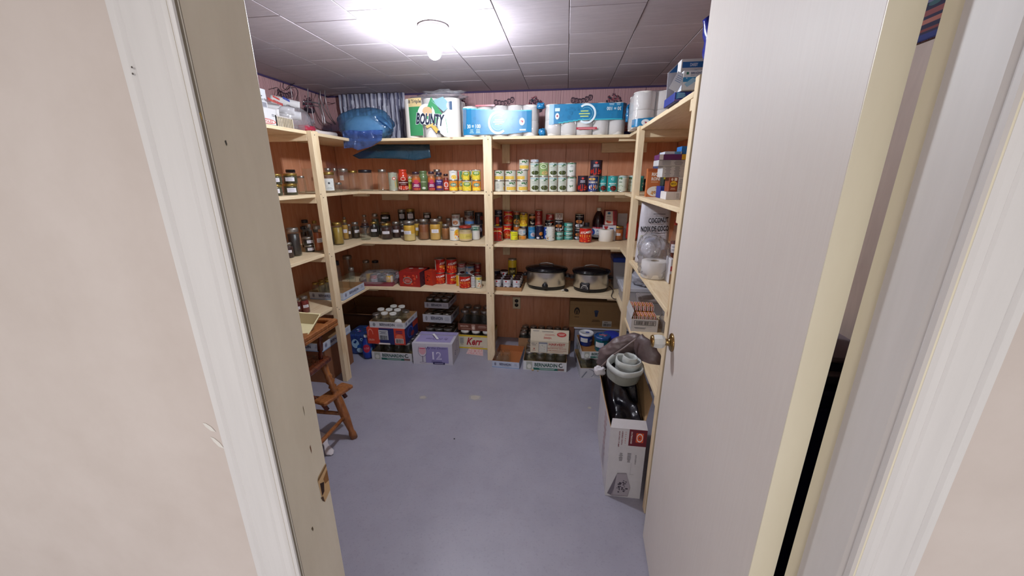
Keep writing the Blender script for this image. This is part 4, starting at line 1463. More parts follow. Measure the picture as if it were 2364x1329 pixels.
item('', J('wide', 'gold', '#b08c30', 'R'), 'i', 1236, 1500, 425, 940, ('L', -1.645), 'large clear glass jar of golden contents at the front of the left shelf', z)
item('', J('mason', 'gold', '#c8943a', 'L'), 'i', 1455, 1612, 372, 885, ('L', -1.74), 'jar of yellow preserve with label behind the large clear jar', z)
item('', J('bottle', 'silver', DK, ''), 'i', 1468, 1592, 308, 700, ('L', -1.90), 'dark bottle with bright cap behind the yellow preserve', z)
item('', J('mason', 'silver', '#5a3a1c', 'L'), 'i', 1562, 1694, 478, 832, ('L', -1.72), 'brown jar with tilted white label right of the golden jars', z, jit=-.2)
item('', J('mason', 'silver', '#3a2414', 'L'), 'i', 1668, 1872, 425, 792, ('L', -1.68), 'brown jar with label and shiny lid at the shelf corner', z, jit=.5)
# third shelf, back, left half
item('', J('straight', 'black', '', ''), 'j', 35, 218, 486, 768, None, 'small empty glass with a dark lid at the inner shelf corner', z)
item('', J('bottle', 'silver', '#4a0e10', ''), 'j', 55, 192, 285, 640, 3.05, 'dark red bottle with small silver cap in the back left corner', z)
item('', J('mason', 'silver', OLV, ''), 'j', 255, 395, 262, 640, 3.05, 'dark olive jar in the back row right of the red bottle', z)
item('s1', J('mason', 'silver', DK, 'L'), 'j', 378, 560, 405, 690, 3.05, 'dark jar with silver lid carrying another labelled jar', z)
item('', J('mason', 'gold', DK, 'L'), 'j', 402, 600, 236, 430, ('on', 's1'), 'dark labelled jar with gold lid raised on another jar')
item('', J('mason', 'gold', DK, 'L'), 'j', 208, 374, 412, 712, None, 'dark jam jar with gold lid, first labelled one from the corner', z)
item('', J('mason', 'gold', MRN, 'L'), 'j', 420, 638, 435, 760, None, 'wide maroon jam jar with gold lid at the front', z, jit=-.15)
item('', J('mason', 'silver', MRN, 'L'), 'j', 626, 788, 412, 732, None, 'dark jam jar with label, right of the wide maroon jar', z, jit=-.1)
item('', J('mason', 'silver', MRN, 'L'), 'j', 770, 880, 455, 748, 3.05, 'small maroon jar tucked left of the tall yellow jar', z)
item('', J('straight', 'silver', '#e0a82c/#e6c684', 'L'), 'j', 842, 1072, 392, 792, None, 'tall jar of yellow preserve pale at the bottom, largest of the row', z, jit=-.35)
item('', J('mason', 'silver', '#e0aa30', 'L'), 'j', 1032, 1155, 368, 752, 3.05, 'tall yellow jar behind and right of the largest yellow jar', z, jit=.3)
item('s2', J('mason', 'silver', DK, ''), 'j', 745, 880, 400, 700, 3.05, 'dark jar in the back row below a labelled one, left of two', z)
item('', J('squat', 'silver', DK, 'L'), 'j', 735, 890, 182, 402, ('on', 's2'), 'dark labelled jar high in the back row, left of two')
item('s3', J('mason', 'silver', DK, ''), 'j', 895, 1045, 400, 700, 3.05, 'dark jar in the back row below a labelled one, right of two', z)
item('', J('squat', 'gold', DK, 'L'), 'j', 892, 1052, 168, 402, ('on', 's3'), 'dark labelled jar high in the back row, right of two')
item('', J('mason', 'silver', '#8a4a22/#94603c', ''), 'j', 1122, 1330, 360, 768, None, 'jar of brown preserve without a label between two yellow ones', z)
item('', J('mason', 'silver', '#dca43a/#dcae60', 'L'), 'j', 1332, 1545, 356, 774, None, 'jar of golden peach preserve with a white label', z)
item('s4', J('mason', 'silver', DK, ''), 'j', 1208, 1345, 362, 700, 3.05, 'jar hidden behind the brown preserve, carrying a small labelled jar', z)
item('', J('squat', 'silver', DK, 'L'), 'j', 1205, 1352, 240, 360, ('on', 's4'), 'small dark labelled jar raised behind the brown and golden preserves')
item('', J('mason', 'silver', '#a87c30', ''), 'j', 1478, 1582, 312, 690, 3.05, 'amber jar in the back row right of the golden preserve', z)
item('', J('mason', 'silver', '#6a3a1c', ''), 'j', 1630, 1745, 348, 690, 3.05, 'brown jar in the back row left of the white fruit tin', z)
item('', J('mason', 'silver', '#a0602c', ''), 'j', 1552, 1710, 455, 768, None, 'plain brown preserve jar with silver lid beside the noodle tin', z)
item('', 'noodle_can', 'j', 1700, 1884, 498, 785, None, 'white and yellow tin with orange fruit picture', z)
item('s5', 'white_lines', 'j', 1745, 1900, 490, 740, 3.05, 'pale tin mostly hidden under the white fruit tin', z)
item('', 'white_red_can', 'j', 1742, 1902, 268, 498, ('on', 's5'), 'white tin with red lettering standing on a pale tin')
item('', 'relish', 'j', 1878, 2122, 480, 798, None, 'round jar of tan relish with a red lid', z)
item('', J('squat', 'silver', DK, 'L'), 'j', 1902, 1978, 335, 620, 3.06, 'small dark jar with label far behind the relish jar', z)
item('', 'green_label_can', 'j', 2106, 2270, 472, 765, None, 'tin with dark green label and red pepper picture', z)
item('s6', 'dark_can', 'j', 1985, 2160, 455, 730, 3.05, 'dark tin under the mushroom soup tin', z)
item('', 'mushroom_soup', 'j', 1980, 2165, 205, 460, ('on', 's6'), 'tin with black top and blue foot standing on a dark tin')
item('s7', 'dark_can', 'j', 2175, 2320, 455, 730, 3.05, 'dark tin under the night-blue tin by the middle upright', z)
item('', 'night_can', 'j', 2172, 2325, 240, 460, ('on', 's7'), 'night-blue tin half behind the middle upright')

# ------------------------------------------------------------ third shelf, right of the middle upright
item('', 'unico_kidney', 'k', 172, 430, 662, 1048, None, 'red tin with kidney bean picture, front left by the middle upright', z)
item('', 'unico_chick', 'k', 438, 662, 618, 988, None, 'red tin with chickpea picture, second from the middle upright', z)
item('', 'yellow_mustard', 'k', 624, 812, 768, 1018, None, 'small bright yellow tin at the front edge', z)
item('w1', 'tuna_gold', 'k', 818, 1030, 865, 1008, None, 'low gold tin under a low white one', z)
item('', 'tuna_white', 'k', 816, 1010, 712, 868, ('on', 'w1'), 'low white tin stacked on a low gold tin')
item('w2', 'dark_can', 'k', 150, 430, 640, 900, 3.05, 'dark tin at the bottom of the left back stack', z, r=.034, h=.10)
item('w3', 'navy_band', 'k', 235, 430, 330, 640, ('on', 'w2'), 'navy tin in the middle of the left back stack', h=.08)
item('', 'dark_can', 'k', 235, 425, 212, 335, ('on', 'w3'), 'dark blue tin on top of the left back stack', h=.045)
item('sq', 'squeeze', 'k', 250, 372, 425, 900, 3.05, 'red squeeze bottle with a yellow band behind the kidney bean tin', z)
item('w4', 'unico_chick', 'k', 470, 690, 620, 900, 3.05, 'red tin hidden behind the chickpea tin, lower', z, h=.108)
item('', 'unico_chick', 'k', 462, 702, 268, 622, ('on', 'w4'), 'red bean tin raised behind the front chickpea tin')
item('w5', 'orange_low', 'k', 705, 862, 640, 900, 3.05, 'orange tin low behind the small yellow tin', z)
item('', 'chili_dark', 'k', 702, 866, 292, 640, ('on', 'w5'), 'dark green and red chili tin standing on an orange tin')
item('w6', 'dark_can', 'k', 866, 1052, 660, 900, 3.05, 'dark tin under the yellow soup tin', z)
item('', 'yellow_soup', 'k', 852, 1058, 318, 662, ('on', 'w6'), 'yellow soup tin raised behind the low white tin')
item('', 'blue_fish', 'k', 1055, 1250, 655, 992, None, 'light blue tin with a shellfish picture', z)
item('w7', 'dark_can', 'k', 1085, 1248, 660, 900, 3.05, 'dark tin under the black mushroom tin', z)
item('', 'black_mush', 'k', 1085, 1252, 352, 662, ('on', 'w7'), 'black tin with tan and white mushrooms behind the light blue tin')
item('', 'navy_peach', 'k', 1245, 1440, 630, 1005, None, 'navy tin with orange waves and a peach', z)
item('w8', 'dark_can', 'k', 1240, 1420, 650, 900, 3.05, 'dark tin under the tall red tin', z)
item('', 'red_tall', 'k', 1222, 1430, 258, 655, ('on', 'w8'), 'tall dark red tin raised in the back row')
item('', 'blue_milk', 'k', 1432, 1560, 665, 1002, 3.05, 'blue tin half hidden by the tall white and blue tin', z)
item('', 'white_blue', 'k', 1512, 1726, 645, 1040, None, 'tall white tin with a light blue corner at the front', z)
item('w9', 'dark_can', 'k', 1500, 1700, 650, 900, 3.05, 'dark tin at the bottom behind the white and blue tin', z)
item('wa', 'cauli', 'k', 1480, 1702, 500, 652, ('on', 'w9'), 'black and white tin in the middle of the stack behind')
item('', 'red_paste', 'k', 1508, 1702, 348, 502, ('on', 'wa'), 'small red tin on top of the stack behind the white tin')
item('q1', 'tuna_teal_lid', 'k', 1732, 1938, 908, 1018, None, 'low teal tin at the foot of the pair beneath a black tin', z, h=.034)
item('q2', 'tuna_teal', 'k', 1732, 1938, 806, 908, ('on', 'q1'), 'low teal and white tin, second of the pair beneath a black tin', h=.034)
item('q3', 'coconut_milk', 'k', 1716, 1935, 480, 812, ('on', 'q2'), 'black coconut milk tin on the two low teal tins')
tt = 'stack of four low teal tins'
pk = None
for k in range(4):
    nm = ('bottom', 'second from the bottom', 'third from the bottom', 'top')[k]
    item('r%d' % k, 'tuna_teal' if k else 'tuna_teal_lid', 'k', 1944, 2176, 1010 - 112 * (k + 1), 1012 - 112 * k, None if not k else ('on', 'r%d' % (k - 1)), 'low teal tin, %s of the stack of four' % nm, z, h=.0345, group=tt, jit=.1 * k)
item('u1', 'coconut_milk', 'm', 276, 500, 716, 1048, None, 'black coconut milk tin, lower of two beside the red soup tin', z)
item('', 'coconut_milk', 'm', 292, 522, 362, 722, ('on', 'u1'), 'black coconut milk tin, upper of two beside the red soup tin')
item('', J('squat', 'black', DK, ''), 'm', 520, 650, 585, 900, 3.05, 'dark jar low behind the red tomato soup tin', z)
item('', 'aylmer', 'm', 402, 722, 695, 1118, None, 'red tomato soup tin standing alone at the front of the right shelf', z, jit=-.12)
item('', 'juice', 'm', 712, 1032, 205, 1040, 3.05, 'large dark juice bottle with white cap', z)
item('', 'roll', 'm', 884, 1282, 742, 1092, None, 'single toilet roll on the third shelf in front of the juice', z)
item('', J('wide', 'gold', '#c0682a', 'L'), 'm', 1262, 1522, 662, 1062, None, 'amber jar with wide gold lid and label beside the toilet roll', z, jit=-.1)

# ------------------------------------------------------------ fourth shelf
z = S4
item('e1', 'aylmer', 'l', 1555, 1732, 312, 528, None, 'red tomato soup tin, lower left of the block of four', z)
item('', 'aylmer_side', 'l', 1562, 1728, 92, 318, ('on', 'e1'), 'red tomato soup tin, upper left of the block of four')
item('e2', 'aylmer_side', 'l', 1736, 1915, 318, 534, None, 'red tomato soup tin, lower right of the block of four', z)
item('', 'aylmer', 'l', 1744, 1915, 95, 325, ('on', 'e2'), 'red tomato soup tin, upper right of the block of four', jit=.1)
item('', 'yellow_side', 'l', 1900, 1985, 358, 528, 2.87, 'yellow tin squeezed behind the front red soup tin', z)
item('', 'aylmer', 'l', 1950, 2138, 358, 600, None, 'red tomato soup tin standing alone in front on the low shelf', z)
item('', 'white_lines', 'l', 2136, 2215, 385, 562, 2.84, 'slim pale tin right of the front red soup tin', z)
item('', 'x3_can', 'l', 2208, 2322, 382, 598, None, 'tin with a yellow band beside the middle upright on the low shelf', z)
item('f1', 'dark_red_can', 'l', 1930, 2055, 340, 500, 2.99, 'dark tin under the red and white soup tin', z)
item('', 'red_white_soup', 'l', 1922, 2058, 168, 352, ('on', 'f1'), 'red and white soup tin raised behind the front tins')
item('f2', 'dark_red_can', 'l', 2060, 2190, 350, 500, 2.99, 'dark tin under the blue and white soup tin', z)
item('', 'blue_white_soup', 'l', 2052, 2192, 208, 368, ('on', 'f2'), 'blue and white soup tin raised behind the front tins')
item('f3', 'dark_red_can', 'l', 2196, 2290, 300, 520, 2.99, 'dark red tin low beside the middle upright', z, h=.09)
item('', 'dark_red_can', 'l', 2200, 2300, 178, 330, ('on', 'f3'), 'dark red tin raised beside the middle upright')
item('f4', 'dark_can', 'l', 1960, 2062, 250, 450, 3.1, 'dark tin at the wall under a red one, left of two', z, h=.09)
item('', 'dark_red_can', 'l', 1958, 2066, 84, 200, ('on', 'f4'), 'dark red tin highest at the wall, left of two', h=.06)
item('f5', 'dark_can', 'l', 2090, 2220, 260, 450, 3.07, 'dark tin at the wall under a red one, right of two', z, h=.09)
item('', 'dark_red_can', 'l', 2090, 2222, 88, 215, ('on', 'f5'), 'dark red tin highest at the wall, right of two', h=.06)
item('', J('mason', 'black', '', ''), 'l', -15, 92, 140, 500, ('L', -1.72), 'clear jar with dark lid standing behind the small tray on the left', z)
item('', J('wide', 'silver', '', ''), 'l', 118, 268, 52, 470, ('L', -1.84), 'tallest clear jar in the left corner of the low shelf', z)
item('', J('mason', 'silver', '', ''), 'l', 198, 306, 248, 448, ('L', -1.66), 'short clear jar with bright lid in front of the tallest clear jar', z)
item('', J('mason', 'silver', '', ''), 'l', 415, 545, 130, 400, 3.02, 'clear jar with silver lid behind the film-wrapped tray, left of two', z)
item('', J('mason', 'black', '', ''), 'l', 560, 690, 132, 390, 3.05, 'clear jar with dark lid behind the film-wrapped tray, right of two', z)
item('', J('mason', 'silver', '#8a1c18', 'L'), 'e', 232, 328, 500, 682, None, 'bright red jelly jar with label near the front of the left shelf', z, jit=.3)
item('', J('mason', 'silver', '#6a1416', 'L'), 'e', 165, 248, 520, 700, None, 'darker red jelly jar with label beside the door frame', z, jit=.2)
# row of dark tins behind the tray of twelve
item('', 'dark_can', 'g', 150, 228, 210, 400, 2.99, 'dark blue-topped tin at the back left of the tin tray', z, h=.115)
item('', 'plum_white', 'g', 230, 304, 208, 400, 2.98, 'pale tin with dark fruit standing behind the tin tray', z, h=.115)
item('', 'yellow_drum', 'g', 304, 384, 145, 400, 2.97, 'tall yellow drum at the back right of the tin tray', z)
flush()

# ============================================================ CARTONS AND BOXES
def carton(name, P, W, D, H, rz, label, cat='box', col='#d8d4cc', front=(), right=(), left=(), top=(), inner='#a9835a', open_top=False,
           flaps=(), mat='printed_card', group=None, wall=.003, cham=.0012, cutaway=None, flapcol=None):
    """a box whose front lower left corner stands at P; local x along the front, y to the back"""
    o = empty(name, P, rz, label=label, category=cat, group=group)
    mb = MB()
    t = wall
    if open_top:
        fh = cutaway if cutaway else H
        mb.box(0, W, 0, t, 0, fh, [inner if i == 4 else col for i in range(6)])
        mb.box(0, W, D - t, D, 0, H, [inner if i == 2 else col for i in range(6)])
        mb.box(0, t, t, D - t, 0, H, [inner if i == 3 else col for i in range(6)])
        mb.box(W - t, W, t, D - t, 0, H, [inner if i == 5 else col for i in range(6)])
        mb.box(t, W - t, t, D - t, 0, t, inner)
        # upper edges
        for b in ((0, W, 0, t, fh), (0, W, D - t, D, H), (0, t, t, D - t, H), (W - t, W, t, D - t, H)):
            mb.add([(b[0], b[2], b[4] + .0002), (b[1], b[2], b[4] + .0002), (b[1], b[3], b[4] + .0002), (b[0], b[3], b[4] + .0002)], [[0, 1, 2, 3]], inner)
    else:
        fh = H
        mb.box(0, W, 0, D, 0, H, col, cham=cham)
    if front:
        put_plane(mb, front, W, fh, Matrix.Translation((W / 2, 0, 0)))
    if right:
        put_plane(mb, right, D, H, Matrix.Translation((W, D / 2, 0)) @ Matrix.Rotation(PI / 2, 4, 'Z'))
    if left:
        put_plane(mb, left, D, H, Matrix.Translation((0, D / 2, 0)) @ Matrix.Rotation(-PI / 2, 4, 'Z'))
    if top:
        put_plane(mb, top, W, D, Matrix.Translation((W / 2, 0, H)) @ Matrix.Rotation(-PI / 2, 4, 'X'))
    part('box_body', mb, mat, o)
    for side, length, ang in flaps:
        f = MB()
        fc = flapcol or inner
        if side == 'back':
            M = Matrix.Translation((0, D, H)) @ Matrix.Rotation(math.radians(ang), 4, 'X')
            f.box(.002, W - .002, 0, .003, 0, length, [fc, fc, inner, fc, col, fc], M=M)
        elif side == 'front':
            M = Matrix.Translation((0, 0, H)) @ Matrix.Rotation(math.radians(ang), 4, 'X')
            f.box(.002, W - .002, -.003, 0, 0, length, [fc, fc, col, fc, inner, fc], M=M)
        elif side == 'left':
            M = Matrix.Translation((0, 0, H)) @ Matrix.Rotation(math.radians(ang), 4, 'Y')
            f.box(-.003, 0, .002, D - .002, 0, length, fc, M=M)
        else:
            M = Matrix.Translation((W, 0, H)) @ Matrix.Rotation(math.radians(ang), 4, 'Y')
            f.box(0, .003, .002, D - .002, 0, length, fc, M=M)
        part('flap', f, mat, o)
    return o


def front_rect(z, u0, u1, v0, v1, Y):
    a = hit_y(z, u0, (v0 + v1) / 2, Y)
    b = hit_y(z, u1, (v0 + v1) / 2, Y)
    t = hit_y(z, (u0 + u1) / 2, v0, Y)
    c = hit_y(z, (u0 + u1) / 2, v1, Y)
    return a.x, b.x, c.z, t.z


def from_hits(z, ul, vl, ur, vr, h):
    """front lower corners read off a level surface: returns corner, width, angle"""
    a, b = hit_z(z, ul, vl, h), hit_z(z, ur, vr, h)
    return a, (b - a).length, math.atan2(b.y - a.y, b.x - a.x)


def tray_jars(o, W, D, nx, ny, spec, h, label, group, z0=.0035, skip=(), r=None):
    """round jars standing in rows in an open tray"""
    M = o.matrix_world if False else (Matrix.Translation(o.location) @ Matrix.Rotation(o.rotation_euler.z, 4, 'Z'))
    dx, dy = (W - .008) / nx, (D - .008) / ny
    rr = r or min(dx, dy) / 2 * .97
    for j in range(ny):
        for i in range(nx):
            if (i, j) in skip:
                continue
            p = M @ Vector((.004 + dx * (i + .5), .004 + dy * (j + .5), z0))
            rown = ('front row', 'back row')[j] if ny == 2 else ('front row', 'second row', 'third row', 'back row')[j if ny == 4 else (0, 1, 3)[j]]
            coln = 'left' if i == 0 else 'right' if i == nx - 1 else ('second', 'third', 'fourth', 'fifth')[i - 1] + ' from left'
            put(spec, p, rr, h, random.uniform(0, 6), '%s, %s, %s' % (label, rown, coln), 'jar', group)


BERN_BLUE = [('t', 'BERNARDIN', -.02, .55, .36, '#2a2650', .85, 0, .03), ('lines', 0, .26, .8, .12, 1, '#8a8ca4'), ('lines', .75, .6, .3, .4, 3, '#8a8ca4'), ('e', -.76, .55, .18, .6, '#9a9cae'), ('e', -.76, .52, .10, .34, '#6c6e86'), ('r', 0, .05, 2, .1, '#7f9fc8')]
BERN_GREEN = [('t', 'BERNARDIN', .05, .62, .40, '#1f4c44', 1.05, 0, .035), ('r', .05, .18, 1.15, .26, '#24645a'), ('lines', .1, .18, .8, .14, 2, '#c9dcd4'), ('r', -.72, .5, .28, .86, '#a8aca4'), ('e', -.72, .42, .2, .5, '#d4d6d0'), ('ring', .74, .66, .22, .46, .4, '#22302c', 60, 330), ('r', .74, .2, .3, .24, '#7c6460')]
BERN_DARK = [('t', 'BERNARDIN', .0, .55, .42, '#2c2c44', .85, 0, .03), ('e', -.74, .5, .16, .6, '#8a8a90'), ('lines', .72, .5, .36, .5, 3, '#8c8c98'), ('lines', 0, .18, .8, .1, 1, '#9a9aa4')]
WHT = '#cfd0d4'

# ---- left part of the floor, back run
P, W, a = from_hits('e', 912, 1118, 1298, 1140, 0)
W0 = W
t1 = carton('jar_tray', P, W, .30, .072, a, 'white tray with green lettering under the red and blue box', 'tray', WHT, front=BERN_GREEN, right=BERN_GREEN, open_top=True)
tray_jars(t1, W, .30, 4, 3, J('mason', 'silver', '', ''), .145, 'empty jar under the red drink carton', 'jars in the bottom tray under the red and blue box')
z1 = .1495
Pc = P + Vector((-.035, .0, 0))
P2 = Vector((hit_y('e', 868, 940, P.y - .012).x, P.y - .012, z1))
W2 = hit_y('e', 1225, 955, P.y - .012).x - P2.x
H2 = hit_y('e', 1040, 822, P.y - .012).z - z1
t2 = carton('drink_carton', P2, W2, .29, H2, .02, 'red and navy drink carton lying between two jar trays', 'box', '#c8402c',
            front=[('r', .05, .5, .78, 1.0, '#1f2660'), ('r', -.12, .58, .5, .6, '#c4c8cc'), ('lines', -.12, .72, .4, .2, 3, '#3a3c54'), ('bars', -.12, .42, .4, .26, '#20222c'), ('ring', -.8, .6, .3, .7, .25, '#e88a78', 0, 200), ('t', 'CRUSH', -.78, .25, .12, '#e8b0a0', .3), ('lines', .72, .8, .4, .2, 2, '#20266a'), ('e', .72, .5, .4, .3, '#e07050'), ('r', .7, .25, .44, .3, '#d8ccc8'), ('bars', .7, .24, .38, .24, '#2c2024'), ('r', -.1, .04, .6, .1, '#e8e0dc')],
            right=[('r', 0, .5, 1.9, 1, '#1f2660'), ('r', .6, .8, .8, .4, '#b03a24'), ('ring', -.2, .5, .8, .7, .2, '#3a55b0'), ('e', .1, .3, .5, .3, '#8a2c2c')])
z2 = z1 + H2
P3 = Vector((hit_y('e', 886, 790, P2.y + .004).x, P2.y + .004, z2 + .0005))
W3 = hit_y('e', 1222, 820, P2.y + .004).x - P3.x
t3 = carton('jar_tray', P3, W3, .27, .052, .02, 'white open tray of jars with white lids on the drink carton', 'tray', WHT, front=BERN_DARK, right=BERN_BLUE, open_top=True)
tray_jars(t3, W3, .27, 4, 3, J('mason', 'white', '', ''), .11, 'white-lidded jar above the drink carton', 'white-lidded jars on the drink carton', skip=((0, 0), (3, 0), (3, 1), (3, 2), (0, 2)))
tray_jars(t3, W3, .27, 4, 3, J('mason', 'silver', '', ''), .10, 'dull-lidded jar above the drink carton', 'dull-lidded jars on the drink carton', skip=[(i, j) for i in range(4) for j in range(3) if (i, j) not in ((0, 0), (3, 1))])
c = Matrix.Translation(t3.location) @ Matrix.Rotation(.02, 4, 'Z') @ Vector((W3 * .78, .03, .04))
mb = MB()
mb.lathe([(0, .007), (.026, .007), (.0285, .005), (.0285, -.007), (.025, -.007), (.024, .003), (0, .003)], 24, '#d8d6d0')
o = part('loose_cap', mb, 'plastic', label='loose white jar lid leaning on edge in the tray', category='lid')
o.location = c
o.rotation_euler = (1.25, 0, .35)

# by the dozen carton
P, W, a = from_hits('e', 1307, 1162, 1686, 1178, 0)
ztop = hit_y('e', 1320, 962, P.y).z
Dz = .235
by = carton('glass_carton', P, W, Dz, ztop, a, 'white and lilac carton with a wine glass picture standing on the floor', 'box', '#cbc8d2',
            front=[('r', .22, .47, 1.15, .76, '#9088bc'), ('t', 'By the Dozen', .22, .78, .13, '#2e2250', 1.0, 0, .0, .35), ('t', '12', .22, .44, .36, '#e6e2f2', .45, 0, .02), ('t', '12', .235, .43, .30, '#a8a0cc', .36, 0, -.005),
                   ('lines', .2, .16, .7, .1, 2, '#3c3468'), ('r', .3, .075, .6, .1, '#221a50'), ('lines', .3, .075, .5, .05, 1, '#cfcbe6'),
                   ('e', -.5, .64, .44, .56, '#6a6078'), ('e', -.5, .64, .40, .52, '#d9d2dc'), ('e', -.5, .66, .36, .38, '#dba4b0'), ('r', -.5, .86, .5, .12, '#cbc8d2'), ('e', -.5, .82, .40, .07, '#6a6078'), ('e', -.5, .82, .37, .05, '#e4d8e0'), ('e', -.5, .77, .34, .05, '#c8506c'),
                   ('r', -.5, .26, .035, .30, '#6a6078'), ('e', -.5, .10, .34, .07, '#6a6078'), ('e', -.5, .10, .30, .045, '#d0ccd8')],
            right=[('t', 'By', -.2, .4, .3, '#3c3468', .3, 90, 0, .3), ('r', .1, .5, .04, .96, '#a09cb0'), ('ring', .4, .55, .5, .5, .08, '#5a5070')],
            top=[('r', .0, .40, 1.75, .56, '#a39ac8'), ('t', 'By the Dozen', .1, .40, .20, '#4a3c74', 1.1, 180, 0, .3), ('r', .0, .86, 1.96, .26, '#a39ac8'), ('r', 0, .71, 2, .02, '#5a5660')])
mb = MB()
mb.box(-.009, .009, -.05, .05, 0, .001, '#e2e0e2')
o = part('paper_strip', mb, 'paper', label='narrow white paper strip lying on the lilac carton', category='paper')
o.location = P + Vector((W * .48, .12, ztop + .012))
o.rotation_euler = (.12, 0, .7)

# three jar trays stacked behind, on a dark brown carton
Y = 2.90
x0, x1, zb, zt = front_rect('e', 1398, 1662, 690, 765, Y)
cb = carton('carton', Vector((x0 - .05, Y - .02, 0)), x1 - x0 + .07, .27, .088, 0, 'low brown carton hidden under the stack of three jar trays', 'box', '#5a3a2a', mat='cardboard')
lv = [(.0885, 1395, 1662, .035), (zb - .001, 1395, 1664, zt - zb), (hit_y('e', 1500, 625, Y).z - .002, 1420, 1645, .052)]
names = ('lowest', 'middle', 'top')
for k, (zz, u0, u1, hh) in enumerate(lv):
    xa, xb = hit_y('e', u0, 700, Y).x, hit_y('e', u1, 700, Y).x
    if k:
        zz = max(zz, lv[k - 1][0] + .085)
    lv[k] = (zz, u0, u1, hh)
    t = carton('jar_tray', Vector((xa, Y, zz)), xb - xa, .25, hh, 0, 'white jar tray with dark lettering, %s of the stack of three' % names[k], 'tray', '#b9bac0', front=BERN_DARK, right=BERN_BLUE, open_top=True, group='stack of three jar trays')
    tray_jars(t, xb - xa, .25, 3, 3, J('squat', 'silver', '', ''), .078, 'small jar in the %s of three stacked trays' % names[k], 'jars in the %s tray of three' % names[k], r=(xb - xa) / 6 * .93)
    lv[k] = (zz, u0, u1, hh)

# yellow and cream carton with red script, brown carton above it
P, W, a = from_hits('e', 1742, 1008, 1975, 1016, 0)
x1 = hit_z('g', 148, 1035, 0).x
W = x1 - P.x
zt = hit_y('e', 1850, 885, P.y).z
kr = carton('jar_carton', P, W, .26, zt, 0, 'cream and yellow carton with red script behind the middle upright', 'box', '#d8d0b8',
            front=[('r', 0, .94, 2, .12, '#d6b82c'), ('r', 0, .05, 2, .10, '#d6b82c'), ('t', 'Kerr', -.05, .54, .55, '#a81c2c', .95, 0, .03, .35), ('r', -.8, .6, .26, .44, '#b8b6ae'), ('lines', -.8, .5, .22, .5, 5, '#7a7870'), ('lines', .1, .16, .9, .05, 1, '#a81c2c'), ('lines', .1, .84, .7, .05, 1, '#5a4a40')],
            right=[('r', 0, .94, 2, .12, '#d6b82c')], open_top=True)
tray_jars(kr, W, .26, 3, 3, J('wide', 'white', '', ''), zt + .03, 'white-lidded jar in the red-script carton', 'white-lidded jars in the cream carton')
xa, xb, zb, zt2 = front_rect('e', 1735, 1978, 748, 832, P.y + .02)
zz = zt + .0345
kb = carton('jar_tray', Vector((xa, P.y + .02, zz)), xb - xa + .05, .22, .062, 0, 'brown carton with pale lettering on top of white-lidded jars', 'box', '#6a3c2c',
            front=[('t', 'MASON', -.6, .62, .3, '#c8a898', .5), ('r', -.02, .5, .24, .8, '#a88878'), ('e', -.02, .4, .16, .5, '#d0bcb0'), ('lines', .55, .6, .6, .4, 3, '#b89888'), ('lines', -.5, .25, .7, .14, 1, '#b89888')], open_top=True, inner='#5a3a2a')
tray_jars(kb, xb - xa + .05, .22, 3, 2, J('mason', 'silver', '', ''), .17, 'tall jar in the small brown carton', 'tall jars in the brown carton')
# pink sheet lying in front of the cream carton
a0, a1 = hit_z('e', 1812, 1062, 0), hit_z('e', 1840, 1012, 0)
b0, b1 = hit_z('g', 64, 1085, 0), hit_z('g', 64, 1025, 0)
mb = MB()
q = [a0, b0, b1, a1]
mb.add([(p.x, p.y - .004, .0012) for p in q] + [(p.x, p.y - .004, .0002) for p in q], [[0, 1, 2, 3], [4, 5, 1, 0], [5, 6, 2, 1], [6, 7, 3, 2], [7, 4, 0, 3]], '#d8b8b8')
rnd = random.Random(3)
for k in range(60):
    s, t = rnd.uniform(.06, .94), rnd.uniform(.1, .9)
    p = a0.lerp(b0, s).lerp(a1.lerp(b1, s), t)
    r = .0045
    mb.add([(p.x + r * math.cos(w), p.y - .004 + r * .8 * math.sin(w), .0016) for w in (0, 1.05, 2.1, 3.14, 4.2, 5.2)], [[0, 1, 2, 3, 4, 5]], rnd.choice(['#c86a74', '#c8505c', '#e8d0d0']))
part('printed_sheet', mb, 'paper', label='pink patterned paper sheet lying on the floor by the middle upright', category='paper')

# brown carton with turned-up flaps in the back left corner
x0, x1, zb, zt = front_rect('e', 700, 880, 800, 960, 2.86)
cc = carton('carton', Vector((-1.97, 2.925, 0)), .40, .24, .25, 0, 'open brown cardboard carton in the back left floor corner', 'box', '#7a5236', open_top=True, mat='cardboard', flaps=(('front', .13, 60), ('back', .12, 15), ('left', .1, -30)), inner='#94683f')
# shrink-wrapped water pack and a single drink bottle
wp = hit_z('e', 850, 1122, 0)
put('drink', Vector((wp.x, wp.y + .045, .0003)), .041, .205, facing(wp.x, wp.y) - .2, 'blue drink bottle with red label standing before the water pack', 'bottle')
P0 = hit_z('e', 700, 1095, 0)
o = empty('water_pack', (P0.x - .01, P0.y + .055, 0), -.0, label='shrink-wrapped pack of water bottles with blue print left of the trays', category='water pack')
pw, pd, ph = .235, .20, .185
for i in range(4):
    for j in range(3):
        name, body, kids, r0, h0 = proto('drink')
        mb = None
        w = empty('bottle')
        w.parent = o
        w.location = (-.03 + .0 + pw / 4 * (i + .5) - .0, pd / 3 * (j + .5), .002)
        bb = link('bottle_body', body, w)
        bb.data = body
        bb.scale = (.86, .86, .80)
mb = MB()
mb.box(-.035, pw - .025, -.006, pd + .006, .001, ph, '#2f62b0', cham=.012)
sh = part('printed_film', mb, 'blue_film', o)
mb = MB()
put_plane(mb, [('e', -.4, .55, .6, .5, '#a9cdea'), ('e', .1, .35, .8, .4, '#2456a8'), ('spots', 0, .7, 1.6, .5, 10, .14, ['#8fbce4', '#2f62b0', '#1d3f8a', '#c9e0f4']), ('e', -.1, .2, .5, .26, '#b8d8f0')], pw - .01, ph * .9, Matrix.Translation((pw / 2 - .03, -.0065, .01)))
